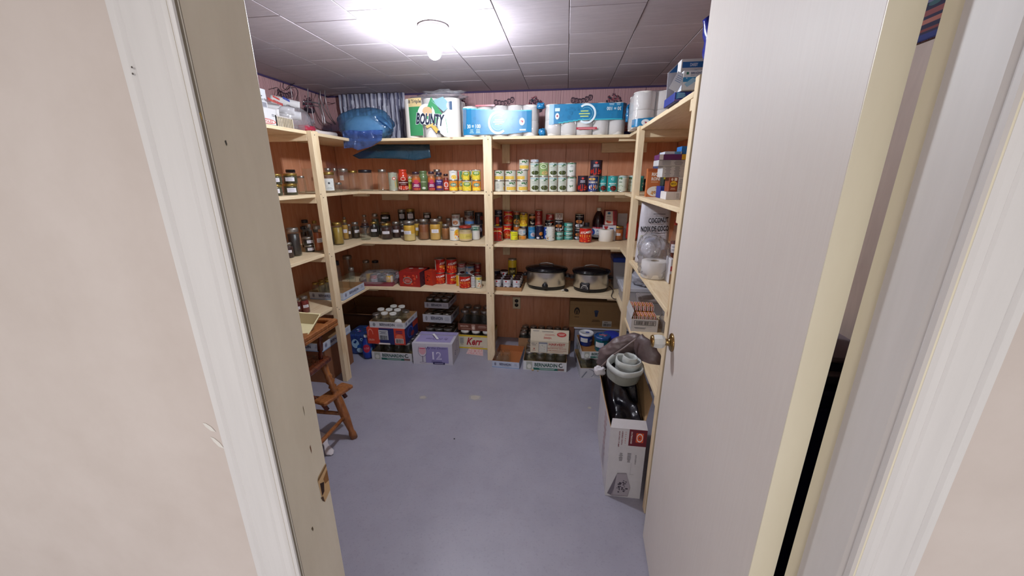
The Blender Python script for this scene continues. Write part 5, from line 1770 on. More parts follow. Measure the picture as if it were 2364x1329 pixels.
put_plane(mb, [('spots', 0, .5, 1.7, .8, 14, .12, ['#8fbce4', '#2f62b0', '#3a3c8a', '#c9e0f4', '#b04a7c'])], pw - .02, pd, Matrix.Translation((pw / 2 - .03, 0, ph + .0005)) @ Matrix.Rotation(-PI / 2, 4, 'X'))
part('print', mb, 'gloss_print', o)

# ---- big cardboard box and tray under the left shelf, by the upright
P, W, a = from_hits('p', 727, 878, 818, 833, 0)
o = carton('carton', Vector((-1.965, 2.215, 0)), .30, .33, .262, 0, 'brown cardboard box with a white and blue tray on it behind the left upright', 'box', '#8a5a3c', mat='cardboard', inner='#94683f')
tb = carton('jar_tray', Vector((-1.955, 2.19, .2625)), .295, .36, .062, 0, 'white and blue lettered tray on the brown cardboard box by the left upright', 'tray', '#c3cbd8', front=BERN_BLUE, right=BERN_BLUE, open_top=True)
# tray of jars on the lowest left shelf
P = hit_z('e', 645, 556, S4)
A = hit_z('e', 310, 548, S4)
B = hit_z('e', 808, 470, S4)
W = min((P - A).length, .40)
D = .30
lt = carton('jar_tray', Vector((-1.585 - W, P.y, S4 + .0005)), W, D, .056, 0, 'white and blue lettered tray of clear jars on the low left shelf', 'tray', '#c3cbd8', front=BERN_BLUE, right=BERN_BLUE, open_top=True)
tray_jars(lt, W, D, 5, 4, J('mason', 'gold', '', ''), .115, 'gold-lidded jar in the low left-shelf tray', 'gold-lidded jars in the low left tray', skip=[(i, j) for i in (2, 3, 4) for j in range(4)] + [(1, 3), (0, 3)])

# ---- low shelf, back run: film-wrapped tray and red carton
Y = 2.80
P, W, a = from_hits('l', 700, 572, 965, 470, S4)
o = carton('tin_tray', Vector((hit_z('l', 430, 505, S4).x + .02, hit_z('l', 700, 572, S4).y + .005, S4 + .0005)), .27, .20, .035, .08, 'low pink cardboard tray of tins under clear film', 'tray', '#8a3c48', open_top=True, inner='#7a4a44')
Mo = Matrix.Translation(o.location) @ Matrix.Rotation(.08, 4, 'Z')
for i in range(4):
    for j in range(3):
        if (i, j) == (0, 0):
            continue
        p = Mo @ Vector((.004 + .0655 * (i + .5), .004 + .064 * (j + .5), .0035))
        put(('white_lines', 'red_white_soup', 'night_can', 'yellow_side')[(i + j * 3) % 4], p, .0305, .088, facing(p.x, p.y, .3), 'film-wrapped tin in the pink tray, %s, %s' % (('left', 'second from left', 'third from left', 'right')[i], ('front', 'middle row', 'back row')[j]), 'can', 'tins in the pink film-wrapped tray')


def blob(rx, ry, rz, n=40, m=28, e=.6, seed=0, amp=.1, freq=2.5, fine=.03, ffreq=9, flat=True, ridge=0.0):
    """closed lumpy surface; e < 1 makes it boxier. Returns verts, faces with its base at z = 0"""
    def sp(v, q):
        return math.copysign(abs(v) ** q, v)
    vs, fs = [], []
    for j in range(m + 1):
        ph = -PI / 2 + PI * j / m
        for i in range(n):
            th = 2 * PI * i / n
            p = Vector((sp(math.cos(ph), e) * sp(math.cos(th), e), sp(math.cos(ph), e) * sp(math.sin(th), e), sp(math.sin(ph), e)))
            q = p * freq + Vector((seed * 7.3, seed * 3.1, seed))
            d = 1 + amp * noise.noise(q)
            w = noise.noise(p * ffreq + Vector((seed, seed * 2, 0)))
            d += fine * w
            if ridge:
                d += ridge * (1 - abs(noise.noise(p * ffreq * .6 + Vector((seed * 2, 5, seed)))) * 4)
            vs.append(Vector((p.x * rx * d, p.y * ry * d, p.z * rz * d)))
    for j in range(m):
        for i in range(n):
            k = (i + 1) % n
            fs.append([j * n + i, j * n + k, (j + 1) * n + k, (j + 1) * n + i])
    lo = min(v.z for v in vs)
    if flat:
        lo = -rz * .92
        for v in vs:
            v.z = max(v.z, lo)
    return [(v.x, v.y, v.z - lo) for v in vs], fs


mb = MB()
v, f = blob(.155, .115, .055, seed=4, amp=.18, fine=.07, ridge=.03, e=.7)
mb.add(v, f, '#ffffff', 0, True, Mo @ Matrix.Translation((.13, .10, .0)))
o = bpy.data.objects['tin_tray']
q = part('film_wrap', mb, 'clear_film', o)
q.matrix_parent_inverse = Mo.inverted()
P, W, a = from_hits('l', 965, 575, 1328, 600, S4)
Hc = hit_y('l', 1100, 335, P.y).z - S4
o = carton('tomato_carton', P + Vector((.004, .03, .0005)), W - .02, .20, Hc - .006, a + .03, 'red tomato-printed carton on the low shelf, front of two', 'box', '#9c1c16',
           front=[('spots', 0, .5, 1.7, .8, 22, .16, ['#c8301c', '#b02414', '#7a1410', '#d84a28']), ('e', -.2, .42, .9, .5, '#8c7c78'), ('e', -.2, .42, .74, .36, '#a8382c'), ('lines', -.2, .42, .5, .16, 2, '#d89088'), ('spots', -.1, .3, 1.0, .3, 10, .06, ['#5c1410', '#c8c0bc', '#8c7c78']), ('r', .72, .72, .04, .2, '#c8c49c')],
           right=[('r', 0, .5, 2, 1, '#3c1c2c'), ('spots', 0, .5, 1.6, .7, 8, .12, ['#7c2c34', '#5a4a50'])],
           top=[('spots', 0, .5, 1.6, .8, 16, .2, ['#a82c20', '#7c1814', '#b8b0a8', '#8c2420'])])
P2 = P + Vector((W - .005, .10, .0005))
o = carton('tomato_carton', P2, .075, .22, Hc * .92, -.30, 'red tomato-printed carton on the low shelf, narrow one at the back', 'box', '#a82a18',
           right=[('spots', 0, .5, 1.7, .8, 20, .18, ['#d8481c', '#c03018', '#8c1c10', '#e0682c']), ('lines', .5, .5, .5, .3, 3, '#c8a090')], front=[('r', 0, .5, 2, 1, '#b83018'), ('spots', 0, .5, 1.2, .7, 8, .12, ['#d8481c', '#5a1410'])],
           top=[('spots', 0, .5, 1.6, .9, 14, .1, ['#d8481c', '#8c1c10'])])

# tray of twelve small tins
x0, x1, zb, zt = front_rect('g', 143, 430, 425, 462, hit_z('g', 300, 463, S4).y)
Yf = hit_z('g', 300, 463, S4).y
tt_ = carton('tin_tray', Vector((x0, Yf, S4 + .0005)), x1 - x0, .27, zt - S4 - .002, 0, 'open brown cardboard tray of twelve small fruit tins', 'tray', '#a8805a', open_top=True, mat='cardboard', inner='#94683f')
w3 = (x1 - x0 - .008) / 3
for i in range(3):
    for j in range(4):
        p = Vector((x0 + .004 + w3 * (i + .5), Yf + .004 + .0655 * (j + .5), S4 + .004))
        put('plum_white', p, min(w3, .0655) / 2 * .97, .088, facing(p.x, p.y, random.uniform(-.1, .2)), 'small plum fruit tin in the cardboard tray, %s, %s' % (('left', 'middle', 'right')[i], ('front row', 'second row', 'third row', 'back row')[j]), 'can', 'fruit tins in the brown tray')


# ---- slow cookers
def cooker(cx, cy, rx, ry, h, rz, dial, label):
    o = empty('slow_cooker', (cx, cy, S4 + .0003), rz, label=label, category='slow cooker')
    S = Matrix.Diagonal((rx, ry, 1, 1))
    mb = MB()
    mb.lathe([(0, 0), (.88, 0), (.93, .006), (.95, .022), (.97, .030), (0, .030)], 48, '#0d0c12', M=S)
    part('base', mb, 'plastic', o)
    mb = MB()
    mb.lathe([(.95, .028), (.985, .032), (.985, h - .016), (1.0, h - .012), (1.0, h - .008), (.90, h - .008), (.90, h - .014)], 48, M=S)
    part('steel_shell', mb, 'steel', o)
    mb = MB()
    mb.lathe([(.86, h - .012), (1.03, h - .008), (1.07, h + .006), (1.04, h + .014), (.96, h + .012), (0, h + .006)], 48, M=S)
    part('crock_rim', mb, 'black_gloss', o)
    l = MB()
    l.lathe([(.96, h + .012), (.97, h + .016), (.88, h + .020), (.6, h + .029), (.3, h + .034), (0, h + .036)], 48, M=S)
    lid = part('glass_lid', l, 'black_gloss', o)
    k = MB()
    pts = [(-.060, 0, h + .036), (-.045, 0, h + .046), (0, 0, h + .052), (.045, 0, h + .046), (.060, 0, h + .036)]
    k.tube(pts, [.004, .005, .0055, .005, .004], 10, '#c4c0c0')
    part('lid_handle', k, 'metal', lid)
    for s in (-1, 1):
        k = MB()
        k.box(min(s * rx * .97, s * (rx + .028)), max(s * rx * .97, s * (rx + .028)), -.036, .036, h * .62, h * .62 + .022, '#0e0d14', cham=.006)
        part('side_handle', k, 'plastic', o)
    k = MB()
    f = -ry * .99
    if dial == 'knob':
        M = Matrix.Translation((.0, f, h * .26)) @ NY
        k.lathe([(0, .018), (.013, .018), (.016, .014), (.018, 0), (.024, 0)], 20, '#14131a', M=M)
        part('control_knob', k, 'plastic', o)
        k = MB()
        put_plane(k, [('t', 'homestyle', 0, .5, .8, '#4c4846', 1.5, 0, .0)], .05, .009, Matrix.Translation((0, f - .002, h * .62)))
        part('lettering', k, 'printed_card', o)
    else:
        a0 = -.42
        c, s = math.cos(a0), math.sin(a0)
        ang = -PI / 2 + a0
        px, py = rx * math.cos(ang), ry * math.sin(ang)
        M = Matrix.Translation((px * 1.0, py * 1.0, h * .10)) @ Matrix.Rotation(math.atan2(-px / rx ** 2, py / ry ** 2) + PI, 4, 'Z')
        k.box(-.038, .038, -.006, .012, 0, .062, '#101018', M=M, cham=.005)
        put_plane(k, [('ring', 0, .25, 1.6, 1.1, .16, '#b8b4b0', 0, 180), ('ring', 0, .25, 1.0, .7, .2, '#8a8684', 0, 180), ('lines', 0, .85, 1.2, .12, 1, '#c8c4c0'), ('e', 0, .3, .5, .34, '#2c2a30')], .07, .056, M @ Matrix.Translation((0, -.0062, .003)))
        part('control_panel', k, 'plastic', o)
    return o


Yc = 2.86
xa, xb = hit_y('g', 482, 330, Yc + .1).x, hit_y('g', 860, 330, Yc + .1).x
ck1 = cooker((xa + xb) / 2, 2.955, (xb - xa) / 2, .115, .152, -.03, 'knob', 'larger oval stainless slow cooker with round knob, left one')
xa2, xb2 = hit_y('g', 918, 380, Yc + .07).x, hit_y('g', 1275, 380, Yc + .07).x
ck2 = cooker((xa2 + xb2) / 2, 2.935, (xb2 - xa2) / 2 * .97, .112, .150, .06, 'panel', 'smaller oval stainless slow cooker with dial panel, right one')
# plug and cord on the shelf
p = hit_z('g', 860, 465, S4)
mb = MB()
mb.box(-.012, .012, -.018, .018, 0, .018, '#121116', cham=.004)
pl = part('plug_body', mb, 'plastic')
o = empty('power_plug', (p.x, p.y, S4 + .0005), .5, label='black plug with white tie between the two slow cookers', category='plug')
pl.parent = o
mb = MB()
mb.box(-.034, -.014, .004, .016, .003, .013, '#d8d4cc', cham=.002)
part('cord_tie', mb, 'plastic', o)
mb = MB()
pts = [(xb2 + .004, 2.95, S4 + .03), (xb2 + .03, 2.90, S4 + .012), (xb2 + .012, 2.82, S4 + .006), (xb2 + .0, 2.765, S4 + .005), (xb2 + .008, 2.742, S4 - .006), (xb2 + .03, 2.738, S4 - .012), (xb2 + .06, 2.742, S4 - .004), (xb2 + .075, 2.77, S4 + .005), (xb2 + .06, 2.84, S4 + .005)]
sm = []
for i in range(len(pts) - 1):
    for t in range(5):
        sm.append(Vector(pts[i]).lerp(Vector(pts[i + 1]), t / 5))
for _ in range(3):
    sm = [sm[0]] + [(sm[i - 1] + sm[i] * 2 + sm[i + 1]) / 4 for i in range(1, len(sm) - 1)] + [sm[-1]]
mb.tube(sm, .0028, 6, '#14131a')
o2 = part('power_cord', mb, 'plastic', label='black power cord looping over the shelf edge beside the right cooker', category='cord')
o2.parent = ck2
o2.matrix_parent_inverse = (Matrix.Translation(ck2.location) @ Matrix.Rotation(ck2.rotation_euler.z, 4, 'Z')).inverted()
for k_ in ('label', 'category'):
    del o2[k_]

# ---- right part of the floor
P, W, a = from_hits('g', 150, 1190, 403, 1225, 0)
o = carton('jar_tray', P, W, .30, .056, a + .10, 'small white tray with blue lettering holding four lidless jars', 'tray', '#b8c0d2', front=BERN_BLUE, right=BERN_BLUE, open_top=True, inner='#a8683c')
tray_jars(o, W * .62, .22, 2, 3, J('mason', 'silver', '', 'N'), .10, 'lidless jar in the small floor tray', 'lidless jars in the small floor tray', skip=((0, 2), (1, 2)), z0=.004)
P, W, a = from_hits('g', 448, 1215, 862, 1240, 0)
tg = carton('jar_tray', P, W, .31, .088, a, 'white tray with green lettering under the jar picture carton', 'tray', '#cdcfd2', front=BERN_GREEN, right=BERN_DARK, open_top=True, cutaway=.078)
tray_jars(tg, W, .31, 4, 3, J('mason', 'silver', '', ''), .138, 'empty jar under the jar-picture carton', 'jars under the jar picture carton')
Pg = P
yh = P.y + .02
xa, xb, zb, zt = front_rect('g', 516, 882, 952, 1090, yh)
zb = .143
hv = carton('jar_carton', Vector((xa, yh, zb)), xb - xa, .125, zt - zb, 0, 'cream carton with red lettering and a picture of a jar', 'box', '#c8bda8', open_top=True, inner='#bfb39c', flapcol='#c8bda8',
            front=[('t', 'HARVEST', .4, .80, .22, '#a83430', .85, 0, .03), ('lines', .38, .58, .7, .06, 1, '#a83430'), ('t', 'DECORATED MASON', .38, .45, .075, '#a83430', 1.0), ('t', 'HOME PRESERVING JARS', .38, .26, .075, '#a83430', 1.05), ('lines', .4, .12, .7, .05, 1, '#b8665c'),
                   ('r', -.33, .50, .46, .88, '#6c7078'), ('r', -.33, .47, .41, .78, '#c4c2b8'), ('r', -.33, .87, .44, .14, '#7a7e8a'), ('spots', -.33, .48, .28, .4, 9, .1, ['#d8d4c6', '#a8a89c', '#b8b0a0']), ('t', 'JARS 12', -.80, .82, .10, '#3c3e48', .3), ('lines', -.80, .68, .28, .08, 1, '#3c3e48'), ('spots', -.80, .36, .1, .1, 7, .06, ['#a83430']), ('lines', -.8, .2, .2, .05, 1, '#a83430')])
mb = MB()
Wp = xb - xa
Mh = Matrix.Translation((0, .004, zt - zb + .001)) @ Matrix.Rotation(math.radians(-16), 4, 'X')
fl = .092
mb.box(0, Wp, 0, .003, 0, fl, '#c8bda8', M=Mh)
put_plane(mb, [('t', 'VERRE', -.1, .30, .17, '#a83430', .42, 180), ('lines', 0, .56, .7, .12, 2, '#a83430'), ('lines', -.1, .82, .8, .1, 2, '#4a4650'), ('e', .62, .62, .5, .40, '#b03a34'), ('lines', .62, .62, .36, .16, 2, '#dcc0b4'), ('lines', -.72, .84, .4, .08, 1, '#2c3050')], Wp, fl, Mh @ Matrix.Translation((Wp / 2, 0, 0)))
part('flap', mb, 'printed_card', hv)

x0, x1, zb, zt = front_rect('g', 402, 900, 895, 1000, 2.935)
ob = carton('jar_tray', Vector((x0, 2.935, 0)), x1 - x0, .235, .12, 0, 'open brown tray of dusty jars against the back wall', 'tray', '#9a7350', open_top=True, mat='cardboard', inner='#6a4630')
tray_jars(ob, x1 - x0, .235, 6, 3, J('mason', 'silver', '', ''), .155, 'dusty jar in the brown back-wall tray', 'jars in the brown tray at the back wall')

# plain brown box on a pale storage lid, below the right cooker
Yb_ = 2.95
x0, x1, zb, zt = front_rect('g', 893, 1392, 602, 818, Yb_)
sl = empty('storage_tub', (x0 + .05, Yb_, 0), label='pale grey storage tub under the plain brown carton', category='tub')
mb = MB()
mb.box(0, x1 - x0 + .06, .01, .215, 0, zb - .02, '#8c8c9c', cham=.008)
part('tub_body', mb, 'plastic', sl)
mb = MB()
mb.box(-.01, x1 - x0 + .07, .0, .225, zb - .02, zb - .001, '#b4b4c2', cham=.006)
part('tub_lid', mb, 'plastic', sl)
bb = carton('carton', Vector((x0, Yb_, zb)), x1 - x0, .23, zt - zb + .03, 0, 'plain brown carton with small symbols below the slow cookers', 'box', '#9a7a52', mat='cardboard',
            front=[('e', -.72, .62, .22, .30, '#2c2420'), ('e', -.72, .58, .13, .22, '#9a7a52'), ('r', -.72, .58, .05, .16, '#2c2420'), ('lines', -.72, .40, .26, .05, 1, '#4a3a2c'), ('p', [(-.04, .62), (.10, .62), (.07, .44), (-.01, .44)], '#2c3858'), ('e', .03, .64, .18, .10, '#3c4868'), ('lines', .03, .28, .34, .10, 2, '#3a2c20'), ('r', .46, .18, .36, .22, '#c8c4bc'), ('bars', .47, .14, .3, .10, '#3c3838'), ('lines', .42, .24, .24, .06, 1, '#6a6460'), ('r', 0, .87, 2, .005, '#6a4c2c')])


# tubs
def tub(P, r, h, n, body, lidc, art_top, label, lidr=1.05):
    o = empty('food_tub', P, facing(P[0], P[1]), label=label, category='tub')
    sm = n > 12
    mb = MB()
    mb.lathe([(0, 0), (r * .80, 0), (r * .84, .003), (r * .97, h * .86), (r * .97, h * .9), (0, h * .9)], n, body, smooth=sm)
    put_cyl(mb, [('r', -.2, .5, .7, .6, '#d4d6da'), ('lines', .5, .45, .4, .3, 2, '#c0c8d4')], r * .965, h * .25, h * .55, lift=.001)
    part('tub_body', mb, 'gloss_print', o)
    mb = MB()
    mb.lathe([(r * lidr * .98, h * .84), (r * lidr, h * .86), (r * lidr, h * .97), (r * lidr * .94, h), (r * .85, h), (r * .83, h * .97), (0, h * .97)], n, lidc, smooth=sm)
    M = Matrix.Translation((0, -r * .8, h * .975)) @ Matrix.Rotation(-PI / 2, 4, 'X')
    put_plane(mb, art_top, r * 1.6, r * 1.6, M)
    part('tub_lid', mb, 'gloss_print', o)
    return o


# lower floor box with crumpled film, and the green-lettered tray on it
PA = hit_z('g', 992, 1300, 0)
PB = hit_z('g', 1122, 1275, 0)
a = math.atan2(PB.y - PA.y, PB.x - PA.x)
lb = carton('jar_carton', PA + Vector((0, .0, 0)), (PB - PA).length + .06, .32, .085, .12, 'grey and white printed box on the floor beside the black bag', 'box', '#c0c0c8', open_top=True,
            front=[('ring', -.3, .5, 1.0, .8, .1, '#6a6e7a', -60, 90), ('lines', .4, .5, .5, .6, 5, '#8a8e98'), ('p', [(-.9, .1), (-.5, .7), (-.4, .66), (-.8, .06)], '#7a7e8a')],
            left=[('lines', .3, .5, .6, .6, 4, '#7a7e8a'), ('e', -.3, .5, .4, .5, '#5a3c5a')])
tray_jars(lb, (PB - PA).length + .06, .32, 2, 3, J('straight', 'silver', '', ''), .155, 'silver-lidded jar under the tub tray', 'jars under the tub tray')
PA2 = PA + Vector((.005, .02, .1575))
gt = carton('jar_tray', PA2, .27, .30, .055, .10, 'tray with green lettering holding food tubs, right of the jar picture carton', 'tray', '#cdcfd2', front=BERN_GREEN, left=BERN_DARK, open_top=True, inner='#9a6a3c')
Zt = PA2.z + .004
Mt = Matrix.Translation(PA2) @ Matrix.Rotation(.10, 4, 'Z')
jt = [('r', 0, .5, 1.1, .5, '#2c5a94'), ('r', .1, .62, 1.2, .22, '#b8404c'), ('lines', .1, .62, .9, .1, 1, '#e0d0d4'), ('e', -.3, .35, .5, .3, '#3a8aa0'), ('spots', 0, .5, 1.4, .9, 8, .12, ['#3a8aa0', '#24407c', '#c89088'])]
p = Mt @ Vector((.065, .235, .0045))
tub(p, .056, .105, 32, '#24409a', '#d4d6dc', [('e', .2, .5, .7, .34, '#2c3c8c'), ('e', .2, .5, .5, .2, '#5a6ab0')], 'round white and blue food tub at the back of the green-lettered tray')
p = Mt @ Vector((.170, .130, .0045))
tub(p, .061, .125, 8, '#1d6470', '#24508c', jt, 'eight-sided teal and blue food tub in the green-lettered tray')
p = Mt @ Vector((.29, .36, -.1))
mb = MB()
mb.lathe([(0, .012), (.066, .012), (.072, .008), (.074, 0), (.070, 0), (.068, .006), (0, .006)], 36, '#2c3aa0')
o = part('blue_disc_lid', mb, 'plastic', label='round blue plastic lid lying beside the teal tub', category='lid')
q = hit_z('g', 1288, 880, .262)
o.location = (q.x, q.y, .245)
o.rotation_euler = (.2, -.1, 0)
p = Mt @ Vector((.17, .042, .004))
tub(p, .036, .05, 28, '#1e2c7c', '#2a3a94', [('e', 0, .5, 1.0, .6, '#3c4cb0')], 'small dark blue tub low at the front of the green-lettered tray', 1.04)

# ============================================================ SOFT THINGS AND PACKS
def plan_y(x, a, b, n):
    t = min(1.0, abs(x / a)) ** n
    return -b * (1 - t) ** (1 / n)


def pack_shell(mb, a, b, H, n=5, col='#ffffff', mi=0, M=None, round_top=.12, seed=1, amp=.004, N=56, z0=0):
    """upright wrapper with a rounded-rectangle plan, gently creased"""
    prof = [(.02, 0), (.86, 0), (.97, H * round_top * .4), (1, H * round_top), (1, H * .5), (1, H * (1 - round_top)), (.96, H * (1 - round_top * .35)), (.84, H), (.02, H)]
    vs, fs = [], []
    for k, (s, z) in enumerate(prof):
        for i in range(N):
            t = 2 * PI * i / N
            c, q = math.cos(t), math.sin(t)
            x = math.copysign(abs(c) ** (2 / n), c) * a * s
            y = math.copysign(abs(q) ** (2 / n), q) * b * s
            d = amp * noise.noise(Vector((x * 14 + seed, y * 14, z * 12)))
            vs.append((x * (1 + d / a), y * (1 + d / b), z + z0))
    for k in range(len(prof) - 1):
        for i in range(N):
            j = (i + 1) % N
            fs.append([k * N + i, k * N + j, (k + 1) * N + j, (k + 1) * N + i])
    mb.add(vs, fs, col, mi, True, M)


def put_wrap(mb, items, a, b, H, n, M, mi=0, lift=.003, z0=0):
    """print following a rounded-rectangle plan"""
    for k, (vs, fs, c) in enumerate(art_polys(items, 2 * a / H, True)):
        pv = []
        for x, y in vs:
            X = max(-a * .995, min(a * .995, x * a))
            pv.append((X, plan_y(X, a, b, n) - lift - .00005 * k, z0 + y * H))
        mb.add(pv, fs, c, mi, True, M)


def limp(mb, pts, radii, flat=.5, n=28, seed=0, amp=.18, col='#ffffff', mi=0, sub=6, freq=9, up=Vector((0, 0, 1))):
    """a soft bag swept along a path; flat squashes its section; ends close"""
    P, R = [], []
    for i in range(len(pts) - 1):
        for t in range(sub):
            s = t / sub
            s2 = s * s * (3 - 2 * s)
            P.append(Vector(pts[i]).lerp(Vector(pts[i + 1]), s))
            R.append(radii[i] + (radii[i + 1] - radii[i]) * s2)
    P.append(Vector(pts[-1]))
    R.append(radii[-1])
    for _ in range(4):
        P = [P[0]] + [(P[i - 1] + P[i] * 2 + P[i + 1]) / 4 for i in range(1, len(P) - 1)] + [P[-1]]
    vs, fs = [], []
    for k, p in enumerate(P):
        d = (P[min(k + 1, len(P) - 1)] - P[max(k - 1, 0)]).normalized()
        side = d.cross(up)
        side = side.normalized() if side.length > .1 else Vector((1, 0, 0))
        nn = side.cross(d).normalized()
        for i in range(n):
            t = 2 * PI * i / n
            q = side * math.cos(t) + nn * math.sin(t) * flat
            w = noise.noise((p + q * R[k]) * freq + Vector((seed * 9, 0, seed)))
            w2 = 1 - abs(noise.noise((p + q * R[k]) * freq * 2.2 + Vector((0, seed * 5, seed)))) * 3
            vs.append(p + q * R[k] * (1 + amp * w + amp * .35 * w2))
    for k in range(len(P) - 1):
        for i in range(n):
            j = (i + 1) % n
            fs.append([k * n + i, k * n + j, (k + 1) * n + j, (k + 1) * n + i])
    fs.append(list(range(n))[::-1])
    fs.append([(len(P) - 1) * n + i for i in range(n)])
    mb.add([tuple(v) for v in vs], fs, col, mi, True)


def thing1(name, mb, mat, label, cat, **k):
    return part(name, mb, mat, label=label, category=cat, **k)


# ---- toilet roll packs on the top shelf
BL, BL2, TQ = '#1878a8', '#0f5f94', '#3ab4c4'


def tp_pack(name, u0, u1, Y, flipped, label, nx=5, a_=None):
    xa, xb = hit_y('b', u0, 500, Y).x, hit_y('b', u1, 500, Y).x
    a = (xb - xa) / 2
    r = a / nx
    ht = .0995
    b = 2 * r + .002
    cx, cy = (xa + xb) / 2, Y + b
    o = empty(name, (cx, cy, S1 + .0005), 0, label=label, category='toilet roll pack', group='toilet roll packs on the top shelf')
    _, body, kids, r0, h0 = proto('roll')
    for lv in (0, 1):
        for j in (0, 1):
            for i in range(nx):
                q = link('toilet_roll', body, o, (-a + r * (2 * i + 1), -r + 2 * r * j, .002 + lv * ht))
                q.scale = (r * .96 / r0, r * .96 / r0, ht * .99 / h0)
                link('cardboard_core', kids[0][1], q)
    H = 2 * ht + .003
    mb = MB()
    pack_shell(mb, a + .002, b + .001, H, 7, seed=u0)
    part('clear_film', mb, 'clear_film', o)
    mb = MB()
    leaf = [('spots', 0, .5, 1.7, .5, 26, .10, ['#16719f', '#1a7cac', '#16709e'])]
    if not flipped:
        it = [('p', [(-.97, .08), (-.6, .05), (-.1, .06), (.3, .07), (.80, .12), (.80, .88), (.5, .80), (.1, .82), (-.5, .94), (-.97, .93)], BL)]
        it = [('r', x, (lo + hi) / 2, .125, hi - lo, BL) for x, lo, hi in [(-.9 + .12 * k, .07 + .012 * (k > 9) * (k - 9), .90 - .012 * k + .004 * max(0, k - 8) ** 1.5) for k in range(15)]]
        it += [('r', -.9 + .12 * k, .915 - .012 * k + .004 * max(0, k - 8) ** 1.5, .125, .03, TQ) for k in range(15)] + [('spots', -.1, .48, 1.5, .6, 40, .10, ['#16719f', '#1a7cac', '#16709e'])]
        it += [('t', '30 = 100', -.66, .34, .13, '#dfeef4', .36), ('lines', -.72, .18, .12, .14, 3, '#bcdcea'), ('lines', -.55, .18, .12, .14, 3, '#bcdcea'),
               ('ring', -.02, .44, .52, .74, .2, '#dfeef4', 50, 310), ('ring', -.02, .44, .34, .48, .06, '#7fc0d8', 50, 310), ('lines', .0, .46, .3, .2, 3, '#c8dc7c'),
               ('e', .60, .46, .14, .24, '#dfe4e8'), ('spots', .60, .46, .05, .08, 5, .04, ['#a82c3c']), ('r', .62, .20, .16, .05, '#cfe4ec'),
               ('r', -.35, .985, .5, .05, '#b83444')]
        put_wrap(mb, it, a + .002, b + .001, H, 7, None)
    else:
        it = [('r', -.82 + .118 * k, .66 + .01 * min(k, 6), .122, .62 - .02 * min(k, 6), BL) for k in range(16)]
        it += [('r', -.82 + .118 * k, .36 + .02 * min(k, 6), .122, .035, TQ) for k in range(2, 16)] + [('spots', .1, .70, 1.5, .44, 36, .10, ['#16719f', '#1a7cac', '#16709e'])]
        it += [('t', '30 = 100', .68, .80, .11, '#dfeef4', .34, 180), ('lines', .62, .93, .14, .08, 2, '#bcdcea'), ('lines', .78, .93, .12, .08, 2, '#bcdcea'),
               ('ring', .03, .66, .46, .62, .2, '#dfeef4', -130, 130), ('ring', .03, .66, .30, .40, .06, '#7fc0d8', -130, 130), ('lines', -.02, .66, .28, .24, 3, '#c8dc7c'),
               ('e', -.68, .60, .10, .20, '#dfe4e8'), ('spots', -.68, .60, .04, .07, 5, .04, ['#a82c3c']), ('r', -.68, .80, .12, .10, '#cfe4ec'),
               ('r', .05, .21, .5, .07, '#b83444'), ('lines', .05, .21, .42, .03, 1, '#e8ccd0')]
        put_wrap(mb, it, a + .002, b + .001, H, 7, None)
    part('printed_band', mb, 'plastic', o)
    return o


tp_pack('toilet_roll_pack', -60, 655, 2.775, False, 'blue toilet roll pack, the left one, with white figures reading upright')
tp_pack('toilet_roll_pack', 722, 1490, 2.775, True, 'blue toilet roll pack, the right one, lying upside down')
# crumpled blue plastic tails beside the packs
for k, (u, v, y, rx_, rz_, lab) in enumerate(((700, 590, 2.775, .022, .022, 'crumpled blue plastic tail low between the two toilet roll packs'), (688, 345, 2.80, .024, .018, 'crumpled blue plastic tail high between the two toilet roll packs'), (1512, 420, 2.76, .016, .050, 'crumpled blue plastic tail at the right end of the toilet roll packs'))):
    p = hit_y('b', u, v, y)
    mb = MB()
    v_, f_ = blob(rx_, .016, rz_, n=26, m=18, seed=60 + k, amp=.5, fine=.3, ridge=.1)
    zb_ = S1 + .001 if k == 0 else p.z - rz_
    mb.add(v_, f_, '#1c74a8', 0, True, Matrix.Translation((p.x, y, zb_)))
    thing1('blue_plastic_tail', mb, 'gloss_print', lab, 'plastic')
# end pack on the right shelf
Y = 2.42
xa = hit_y('b', 1562, 400, Y).x
r = .063
o = empty('toilet_roll_pack', (xa + 2 * r, Y + r * 2, S1 + .0005), 0, label='tall toilet roll pack with a blue foot at the corner of the top shelf', category='toilet roll pack', group='toilet roll packs on the top shelf')
_, body, kids, r0, h0 = proto('roll')
zt = hit_y('b', 1660, 200, Y).z - S1
for lv in (0, 1):
    for i in (0, 1):
        for j in (0, 1):
            q = link('toilet_roll', body, o, (-r + 2 * r * i, -r + 2 * r * j, .002 + lv * zt / 2))
            q.scale = (r * .97 / r0, r * .97 / r0, zt / 2 * .985 / h0)
            link('cardboard_core', kids[0][1], q)
mb = MB()
pack_shell(mb, 2 * r + .002, 2 * r + .002, zt + .003, 7, seed=7)
part('clear_film', mb, 'clear_film', o)
mb = MB()
it = [('r', x, .14 + .05 * (x + 1) / 2, .22, .24 + .03 * x, BL) for x in (-.88, -.66, -.44, -.22, 0, .22, .44, .66, .88)] + [('spots', 0, .15, 1.6, .2, 14, .05, [BL2, '#1e86b4']), ('e', -.45, .15, .36, .17, '#dfe4e8'), ('spots', -.45, .15, .12, .06, 5, .03, ['#a82c3c'])]
put_wrap(mb, it, 2 * r + .002, 2 * r + .002, zt, 7, None)
part('printed_band', mb, 'plastic', o)

